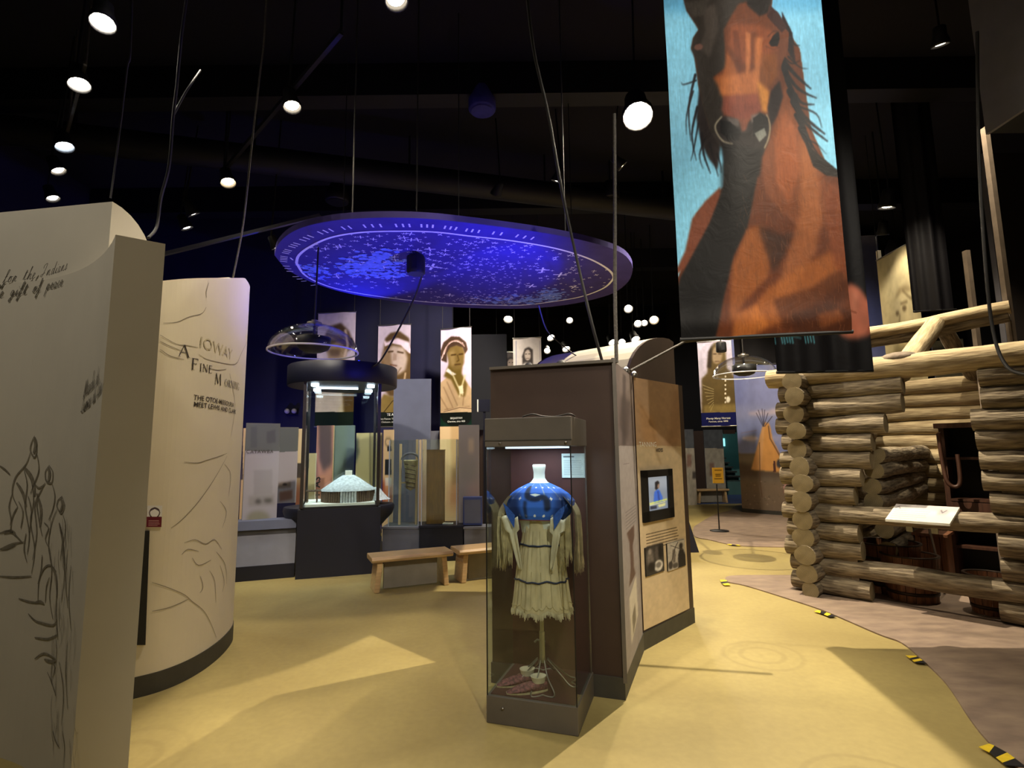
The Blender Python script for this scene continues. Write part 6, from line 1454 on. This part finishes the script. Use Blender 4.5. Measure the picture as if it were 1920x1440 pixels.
def dr(p):
    p.poly([(515,795),(560,795),(560,846),(524,848),(524,820)], (106,108,106)); p.text_rows(.1, .33, .85, .46, 5, (120,114,116), 1.2, .7, 5); p.poly([(522,905),(545,903),(545,914),(522,916)], (128,108,92), 2, .9); p.poly([(524,922),(548,918),(548,935),(524,940)], (140,100,84), 2, .9); p.ell(534, 908, 4, 2, (50,40,40), 1)
t, pn = simple_board('narrower grey text panel with small brown pictures beside the round case', (516, 944, 7.9), (555, 938, 8.0), 801, dr, bg=(176, 166, 168))
def plain(label, bl, br, yt, m, name='display_board', cat='display board', thick=.05, draw=None, bg=None, w=30, h=90, foot0=True):
    pn = panel_px(bl, br, yt)
    if foot0: pn.z0 = max(.0, min(pn.z0, pn.z0))
    pic = None
    if draw: pic = Pic(w, h, bg, pn.uv); draw(pic)
    return board(name, label, cat, pn, pic, m, thick)
# a low navy dais carries the middle exhibits
a, b = pz(700, 1062), pz(930, 1052)
dd_ = (b - a).normalized(); t = thing('dais', 'long low navy dais behind the benches carrying the middle exhibits', 'platform', (a.x, a.y, 0), math.atan2(dd_.y, dd_.x))
Ld = (b - a).length; MB().box((-.15, .15, 0), (Ld + .5, 1.9, .12)).build('platform', m_navy, t); MB().box((-.16, .14, 0), (Ld + .51, .15, .05)).build('kick', m_black, t)
def upright(label, xl, xr, Y, yt, m, draw=None, bg=(200, 170, 130), name='display_board', w=30, h=90, Y2=None, yb=1000, thick=.05, z0=0):
    a = py_(xl, yb, Y); b = py_(xr, yb, Y2 or Y); pn = Panel(a, b, z0, py_(xl, yt, Y).z)
    pic = None
    if draw: pic = Pic(w, h, bg, pn.uv); draw(pic)
    return board(name, label, 'display board', pn, pic, m, thick)
upright('tall blue-grey blank panel with a pale edge between two portrait banners', 734, 806, 9.2, 711, m_bluegrey)
def dr(p): p.ell(728, 830, 6, 8, (60,50,44), 1, .6); p.ell(728, 830, 4, 6, (222,190,142), 0); p.poly([(726,838),(734,836),(734,846),(726,846)], (30,30,34)); p.poly([(722,862),(734,862),(734,890),(722,890)], (34,36,40)); p.poly([(722,896),(734,896),(734,912),(722,912)], (236,230,216)); p.poly([(716,902),(722,902),(722,950),(716,950)], (170,90,60), 2); p.poly([(716,914),(736,914),(736,950),(716,950)], (180,98,66), 3, .7)
upright('peach picture panel just right of the round case', 716, 735, 8.9, 806, m_peach, dr, (222, 190, 142))
upright('wide tan panel behind the brown box case', 824, 866, 9.6, 800, m_peach, lambda p: (p.poly([(846,798),(870,798),(870,940),(846,940)], (206,170,120), 1), p.text_rows(.1, .3, .45, .9, 8, (150,120,90), 1, .6, 2), p.poly([(838,905),(866,905),(866,960),(838,960)], (196,128,92), 6, .7)), (226, 194, 146))
upright('frosted grey panel with small text left of the dress case', 860, 899, 8.3, 797, m_acrpanel, lambda p: (p.text_rows(.12, .22, .6, .34, 8, (110,104,104), 1, .8, 2), p.poly([(878,824),(888,824),(888,850),(878,850)], (190,170,150), 1, .8), p.poly([(866,868),(892,862),(892,900),(866,905)], (140,136,132), 2, .7), p.poly([(876,914),(898,906),(898,935),(872,935)], (170,140,130), 4, .7)), (150, 142, 140))
upright('narrow grey column between the peach and tan panels', 804, 826, 9.7, 808, m_slate)
upright('peach strip panel at the edge of the curved cream wall', 447, 463, 8.4, 803, m_peach, lambda p: p.poly([(440,830),(456,830),(456,900),(440,900)], (90,80,84)), (222, 190, 150))
upright('cream strip panel with a dark picture left behind the round case', 552, 567, 8.8, 804, m_cream, lambda p: (p.poly([(548,868),(570,868),(570,897),(548,897)], (66,60,54)), p.line([(560,815),(556,850)], 3, (180,150,110), 1), p.poly([(548,910),(570,905),(570,960),(548,960)], (168,110,84), 4)), (216, 194, 148))
upright('coral panel with dark upright letters seen through the round case', 588, 620, 9.6, 798, m_peach, lambda p: (p.poly([(598,790),(622,790),(622,872),(606,885),(598,860)], (92,78,78), 2, .9), p.poly([(588,840),(598,840),(598,910),(588,910)], (200,140,120), 2, .7)), (214, 150, 124))
P3 = py_(604, 912, 9.55)
t = upright('pale green-grey panel seen through the round case', 620, 660, 9.7, 798, mat('green_grey_panel', (122, 140, 136), .7, .05, 4))
upright('yellowish cream wide panel seen through the right of the round case', 664, 713, 9.5, 812, m_cream, lambda p: (p.poly([(664,830),(672,820),(674,850),(668,870)], (70,80,80), 1, .8), p.line([(694,806),(694,930)], 2, (150,140,110)), p.poly([(702,870),(712,868),(712,900),(702,902)], (150,140,104), 2, .7)), (206, 192, 142))
upright('narrow cream panel left inside the round case view', 569, 587, 9.0, 850, m_cream, lambda p: p.poly([(576,862),(580,862),(579,880),(576,880)], (70,64,60)), (214, 196, 152))
upright('brown panel at the edge of the dress case behind the frosted panel', 899, 916, 9.2, 806, m_dbrown)
t = [o for o in COL.objects if o.get('label') == 'coral panel with dark upright letters seen through the round case'][0]
lettering('ITAS', .17, lambda x, y: loc_of(t, py_(600, 930, 9.58) + Vector((-y, -.02, x))), t, m_ink, bold=.004)
# cases and blocks on the dais
def block(label, xl, xr, Y, yt, yb, m, dep=.5, name='plinth', extra=None):
    a = py_(xl, yb, Y); b = py_(xr, yb, Y); w = b.x - a.x; z0 = .0; zt = py_(xl, yt, Y).z
    t = thing(name, label, 'plinth', (a.x, a.y, 0)); MB().box((0, 0, .04), (w, dep, zt - .03)).build('body', m, t, .006); MB().box((.02, .02, 0), (w - .02, dep - .02, .04)).build('kick', m_black, t); MB().box((-.01, -.01, zt - .03), (w + .01, dep + .01, zt)).build('top', m, t)
    return t, a.x, w, zt
def gcase(label, xl, xr, Y, yt, yb, dep=.4):
    a = py_(xl, yb, Y); b = py_(xr, yb, Y); w = b.x - a.x; zt = py_(xl, yt, Y).z; z0 = a.z
    t = thing('glass_cover', label, 'display case', (a.x, a.y, z0)); h = zt - z0
    for q in (((0, 0, 0), (w, .008, h)), ((0, dep - .008, 0), (w, dep, h)), ((0, .008, 0), (.008, dep - .008, h)), ((w - .008, .008, 0), (w, dep - .008, h))): MB().box(*q).build('glass_pane', m_glass, t)
    MB().box((0, 0, h), (w, dep, h + .012)).build('glass_pane', m_glass, t)
    for x in (0, w): MB().box((x - .006, -.006, 0), (x + .006, .006, h)).build('edge', mat('pale_glass_edge', (170, 176, 190), .3, .05, 10), t)
    return t, a.x, w, z0
block('navy plinth under the brown box case', 786, 868, 8.0, 986, 1046, m_navy, .5)
gcase('glass cover over the brown upright box', 790, 856, 8.05, 825, 985, .4)
block('slate plinth with a sloped grey front under the cradleboard', 716, 790, 8.05, 988, 1050, m_slate, .5)
t, ax, w, z0 = gcase('glass cover over the cradleboard', 728, 784, 8.1, 826, 987, .4)
block('slate plinth beside the dress case under the frosted panel', 870, 925, 8.0, 988, 1046, m_slate, .3)
p = py_(799, 984, 8.2); q = py_(832, 984, 8.2); zt = py_(801, 845, 8.2).z
t = thing('wooden_box', 'upright brown wooden box inside the middle glass cover', 'box', p); MB().box((0, 0, 0), (q.x - p.x, .14, zt - p.z)).build('body', mat('ochre_wood', (122, 88, 32), .6, .15, 5, .1, stretch=(6, 6, 1)), t, .004); MB().box((.02, -.006, .3), (q.x - p.x - .02, 0, zt - p.z - .15)).build('front_panel', MATS['ochre_wood'], t); MB().box((-.005, -.005, zt - p.z), (q.x - p.x + .005, .145, zt - p.z + .015)).build('lid', MATS['ochre_wood'], t)
p = py_(836, 983, 8.12); t = thing('label_card', 'small white label lying beside the brown upright box', 'sign', p); MB().box((-.05, 0, .0), (.1, .1, .012)).build('card', m_whiteink, t); MB().box((-.04, .01, .012), (.09, .08, .0135)).build('print', m_cream, t)
p = py_(770, 930, 8.3); t = thing('cradleboard', 'cradleboard with two pale uprights and grey wrapped carrier', 'cradleboard', (p.x, p.y, z0)); zz = lambda y: py_(770, y, 8.3).z - z0; xx = lambda x: py_(x, 900, 8.3).x - p.x
for (x, y) in ((750, 832), (781, 824)): MB().beam((xx(x), 0, 0.0), (xx(x), .02, zz(y)), .045, .03).build('upright', m_peach, t)
MB().lathe([(.001, zz(920)), (.07, zz(915)), (.09, zz(880)), (.11, zz(865)), (.12, zz(864)), (.1, zz(862)), (.001, zz(864))], 18, c=(0, -.02, 0), sy=.6).build('wrapped_carrier', m_fringe, t)
MB().tube([(.13 * math.cos(a), -.05 + .0 * a, zz(862) + .1 * math.sin(a)) for a in [PI * k / 10 for k in range(11)]], .018, 6).build('hood', m_slate, t)
MB().beam((xx(750), .01, zz(905)), (xx(781), .01, zz(905)), .03, .02).build('cross_bar', m_peach, t)
mb = MB()
for k in range(6): mb.tube([(-.08, -.075, zz(870 + k * 8)), (.08, -.075, zz(874 + k * 8))], .006, 5)
mb.build('lacing', m_darkwood, t)
p = py_(897, 772, 9.0); q = py_(918, 772, 9.0); zt = py_(897, 749, 9.0).z
t = thing('screen_stand', 'little navy screen on a post just left of the brown kiosk', 'screen', (p.x, p.y, 0)); MB().box((0, 0, p.z), (q.x - p.x, .06, zt)).build('screen_box', m_navy, t); MB().box((-.02, -.005, p.z), (0, .065, zt)).build('pale_edge', m_whiteink, t); MB().beam((.1, .03, 0), (.1, .03, p.z), .04, .04).build('post', m_navy, t)
p = py_(868, 985, 8.05); q = py_(904, 985, 8.05); zt = py_(868, 932, 8.05).z
t = thing('display_block', 'blue lit block standing in front of the frosted grey panel', 'block', p); MB().box((0, 0, 0), (q.x - p.x, .12, zt - p.z)).build('body', mat('blue_block_paint', (58, 72, 128), .5, .08, 5), t, .006); MB().box((.02, -.004, .03), (q.x - p.x - .02, 0, zt - p.z - .04)).build('front_plate', m_bluegrey, t)
# emergency lights
p = py_(546, 771, 10.55); t = thing('emergency_light', 'twin-headed emergency light on the navy wall left of the drum top', 'lamp', p)
MB().box((-.12, 0, -.06), (.12, .05, .06)).build('housing', m_black, t)
for x in (-.07, .07): MB().ell((x, -.03, .0), (.05, .05, .05), 12, 8).build('head', mat('pale_lamp_head', (206, 200, 196), .3, .05, 10), t)
# ---------------------------------------------------------------- right background
blk = Panel(py_(1272, 930, 16.8), py_(1389, 930, 17.4), 0, 6.5)
t = struct(wmb(MB().prism([tuple(blk.pt(0, 0).xy), tuple(blk.pt(1, 0).xy), tuple((blk.pt(1, 0, -.2)).xy), tuple((blk.pt(0, 0, -.2)).xy)], 2.05, 6.58), bpy.data.objects['floor']).build('wall_back_header', m_black_wall))
def col_draw(a, b, c):
    def f(p): p.poly([(1270,780),(1400,780),(1400,841),(1270,841)], (84,88,94)); p.poly([(a,b),(a+8,b),(a+8,b+24),(a,b+24)], (140,104,90), 1, .8); p.poly([(c,885),(c+10,883),(c+10,896),(c,898)], (70,64,62), 1, .9); p.grain(.12, 6, 16, a)
    return f
upright('narrow stone-grey column panel with blue-grey top, far right of the kiosk', 1284, 1307, 15.0, 805, m_slate, col_draw(1288, 852, 1298), (176, 168, 152), 'display_column', 30, 110, yb=940)
upright('wider stone-grey column panel behind the yellow sign', 1326, 1362, 16.2, 806, m_slate, col_draw(1331, 868, 1344), (168, 160, 144), 'display_column', 40, 110, yb=930)
upright('dark brown recess panel between the two stone-grey columns', 1306, 1327, 16.4, 808, m_dbrown, yb=935, name='display_column')
upright('brown panel above the teal stairs', 1364, 1386, 17.2, 806, m_dbrown, yb=930, name='display_column', z0=2.0)
# stairs in teal light
tl = py_(1362, 932, 17.7); t = thing('staircase', 'far teal-lit stairs between the column and the mural', 'stairs', (tl.x, tl.y, 0))
m_teal = mat('teal_wall', (92, 132, 128), .7, .05, 4); m_step = mat('dark_stair_tread', (52, 54, 52), .8, .1, 10)
MB().box((-.3, 1.9, 0), (1.4, 2.0, 3.0)).build('back_wall', m_teal, t)
for k in range(8): MB().box((0, .3 + k * .18, .42 + k * .15), (.75 - .04 * k, .48 + k * .18, .47 + k * .15)).build('tread', m_step, t); 
for k in range(8): MB().box((0, .46 + k * .18, .3 + k * .15), (.75 - .04 * k, .48 + k * .18, .42 + k * .15)).build('riser', m_teal, t)
MB().box((0, .28, 0), (.75, .3, .45)).build('apron', m_teal, t)
for k in range(0): pass
l = bpy.data.lights.new('stair_light', 'AREA'); l.energy = 10; l.size = .6; l.color = (.6, 1, .95); o = bpy.data.objects.new('stair_light', l); COL.objects.link(o); o.parent = t; o.location = (.4, .4, 3.2)
MB().box((.55, 1.86, 1.62), (.8, 1.9, 1.9)).build('lit_sign', emit('stair_sign_glow', (150, 240, 250), 1.4), t)
# navy skirted counter seen past the kiosk edge
p = pz(1311, 1036); t = thing('navy_counter', 'navy counter with a slanting end past the right edge of the kiosk', 'counter', (p.x, p.y, 0))
h = pabove(1299, 948, p); MB().add([(-1.2,0,0),(0,0,0),(0,.6,0),(-1.2,.6,0),(-1.2,.12,h),(-.16,.12,h),(-.16,.6,h),(-1.2,.6,h)], [(0,3,2,1),(4,5,6,7),(0,1,5,4),(1,2,6,5),(2,3,7,6),(3,0,4,7)]).build('body', m_navy, t); MB().box((-1.2, .1, h), (-.14, .62, h + .03)).build('top', m_navy, t)
# sign on a stand
p = pz(1349, 997); p.z = .012; t = thing('sign_stand', 'yellow notice sign on a thin black floor stand', 'sign', p); zsg = lambda y: pabove(1349, y, p) - .012
MB().lathe([(.17, 0), (.17, .012), (.03, .03), (.014, .03)], 20).build('base', m_black, t); MB().tube([(0, 0, .02), (0, 0, zsg(908))], .012, 8).build('pole', m_black, t)
pn = Panel(py_(1337, 906, p.y), py_(1357, 905, p.y), py_(1337, 906, p.y).z, py_(1337, 877, p.y).z); a = loc_of(t, pn.pt(0, 1))
H = pn.z1 - pn.z0; MB().box((a.x, -.01, a.z), (a.x + pn.W, .01, a.z + H)).build('board', m_sign, t)
pic = Pic(26, 38, (214, 168, 52)); pic.poly([(.18,.12),(.84,.12),(.84,.2),(.18,.2)], (120, 88, 20), 0, .8)
for y, x0_, x1_ in ((.42, .26, .76), (.53, .28, .74), (.7, .16, .86)): pic.text_rows(x0_, y, x1_, y + .02, 2, (104, 76, 18), 1.6, .8, int(y * 9))
print_grid('printed_face', pic, lambda U, V: (a.x + U * pn.W, -.012 + 0 * U, a.z + (1 - V) * H), t, printmat('print_matte'))
# tipi mural on a bowed wall
ma, mb_ = py_(1391, 946, 13.2), py_(1700, 990, 11.6)
W = (mb_ - ma); W.z = 0; WL = W.length; W.normalize(); wn = W.cross(Vector((0, 0, 1)))
t = thing('mural_wall', 'tall bowed mural wall painted with an orange tipi under lilac sky', 'mural', (ma.x, ma.y, 0), math.atan2(W.y, W.x)); HM = 6.3
mp = Panel(ma, mb_, 0.0, HM)
pic = Pic(300, 420, (150, 156, 206), mp.uv)
pic.poly([(1380,460),(1720,460),(1720,760),(1380,760)], (112, 122, 184), 4); pic.poly([(1380,660),(1720,660),(1720,790),(1380,780)], (158, 162, 208), 22); pic.poly([(1380,766),(1720,740),(1720,800),(1380,800)], (170, 172, 208), 10, .8)
for (x, y, rx, ry) in ((1408,820,16,5),(1432,776,28,5),(1470,772,26,6),(1456,822,18,5),(1416,826,10,4),(1480,830,20,5)): pic.ell(x, y, rx, ry, (222, 204, 214), 2, .85)
pic.poly([(1380,785),(1500,785),(1500,848),(1380,848)], (138,150,200), 6, .6); pic.ell(1408, 822, 16, 4, (220, 206, 216), 1, .8)
pic.poly([(1380,850),(1720,850),(1720,1000),(1380,1000)], (122, 108, 92), 1); pic.poly([(1380,852),(1720,850),(1720,870),(1380,866)], (138, 124, 106), 2); pic.poly([(1380,868),(1490,882),(1720,890),(1720,900),(1380,892)], (98, 82, 68), 3, .9); pic.poly([(1380,900),(1720,905),(1720,1000),(1380,1000)], (134, 114, 92), 4, .9)
pic.poly([(1410,880),(1432,800),(1436,792),(1444,794),(1448,806),(1450,822),(1479,880),(1470,884)], (226, 162, 90), 1); pic.poly([(1432,800),(1436,792),(1430,880),(1411,879)], (232, 176, 118), 1, .8); pic.line([(1426,830),(1427,900),(1431,930)], 1.6, (110,80,60), 0, .8); pic.line([(1443,800),(1446,822),(1479,880)], 2.4, (120,84,60), 0, .9)
for (a_, b_) in (((1433,800),(1420,775)),((1434,800),(1424,770)),((1434,800),(1431,768)),((1434,800),(1436,770)),((1434,800),(1442,776)),((1436,800),(1450,782))): pic.line([a_, b_], 1.3, (70,64,80), 0, .9)
pic.ell(1463, 868, 5, 8, (62,62,70), 1); pic.poly([(1452,863),(1456,863),(1457,884),(1452,884)], (96,60,50), 0); pic.ell(1477, 910, 7, 7, (220,170,160), 1, .9); pic.ell(1480, 920, 9, 6, (160,80,70), 1, .8); pic.ell(1485, 925, 6, 5, (224,150,100), 1, .8)
for k in range(120):
    r = random.Random(k); x, y = r.uniform(1385, 1600), r.uniform(895, 965); pic.ell(x, y, r.uniform(.8, 2.4), r.uniform(.6, 1.6), r.choice([(96,84,70),(160,140,116),(170,150,130),(110,96,74)]), 0, .6)
pic.line([(1391,812),(1421,807)], 1.6, (150,140,170), 0, .8); pic.grain(.035, 40, 40, 3)
bow = lambda U: .42 * (1 - (2 * U - 1) ** 2)
print_grid('painted_face', pic, lambda U, V: (U * WL, -bow(U) - .004, (1 - V) * HM), t, printmat('print_matte'))
n = 24; poly = [(i / n * WL, -bow(i / n)) for i in range(n + 1)] + [((n - i) / n * WL, -bow((n - i) / n) + .15) for i in range(n + 1)]
MB().prism(poly, 0, HM).build('curved_wall', m_bluegrey, t); MB().prism([(x, y - .01) for x, y in poly[:n+1]] + [(x, y) for x, y in reversed(poly[:n+1])], 0, .1).build('kick_plate', m_kick, t)
# ---------------------------------------------------------------- dark stuff at upper right
p = py_(1858, 250, 4.6); q = py_(1990, 250, 4.4)
t = thing('bulkhead', 'dark teal boxed bulkhead in the upper right corner', 'bulkhead', (p.x, p.y, p.z)); MB().box((0, -.8, 0), (2.5, 0, 6.59 - p.z)).build('box', mat('dark_teal_paint', (8, 16, 26), .7, .08, 3), t); MB().box((-.03, -.82, 0), (0, .02, 6.59 - p.z)).build('edge_trim', m_slate, t)
p = py_(1868, 640, 5.2); 
t = thing('dark_screen', 'dark brown standing screen right behind the cabin at the photo edge', 'screen', (py_(1893, 660, 7.2).x, 7.2, 0)); MB().box((0, 0, 0), (2.4, .06, 5.7)).build('sheet', mat('near_black_brown', (40, 32, 28), .8, .1, 4), t); MB().box((-.03, -.01, 0), (0, .07, 5.7)).build('edge_post', m_slate, t)
p = py_(1752, 690, 9.2); q = py_(1812, 690, 9.0); pn = Panel(p, q, 0.0, py_(1752, 640, 9.2).z); pic = Pic(70, 70, (128, 128, 118), pn.uv); pic.line([(1738,668),(1745,661),(1758,659),(1780,654)], 2, (70,70,66)); pic.line([(1742,678),(1760,676),(1790,670)], 1.5, (70,66,60)); pic.poly([(1750,676),(1770,672),(1784,672),(1770,680)], (60,58,52), 1); pic.grain(.08, 8, 8, 2)
board('map_board', 'grey map panel glimpsed through the cabin roof frame', 'display board', pn, pic, m_slate, .04, foot=0)
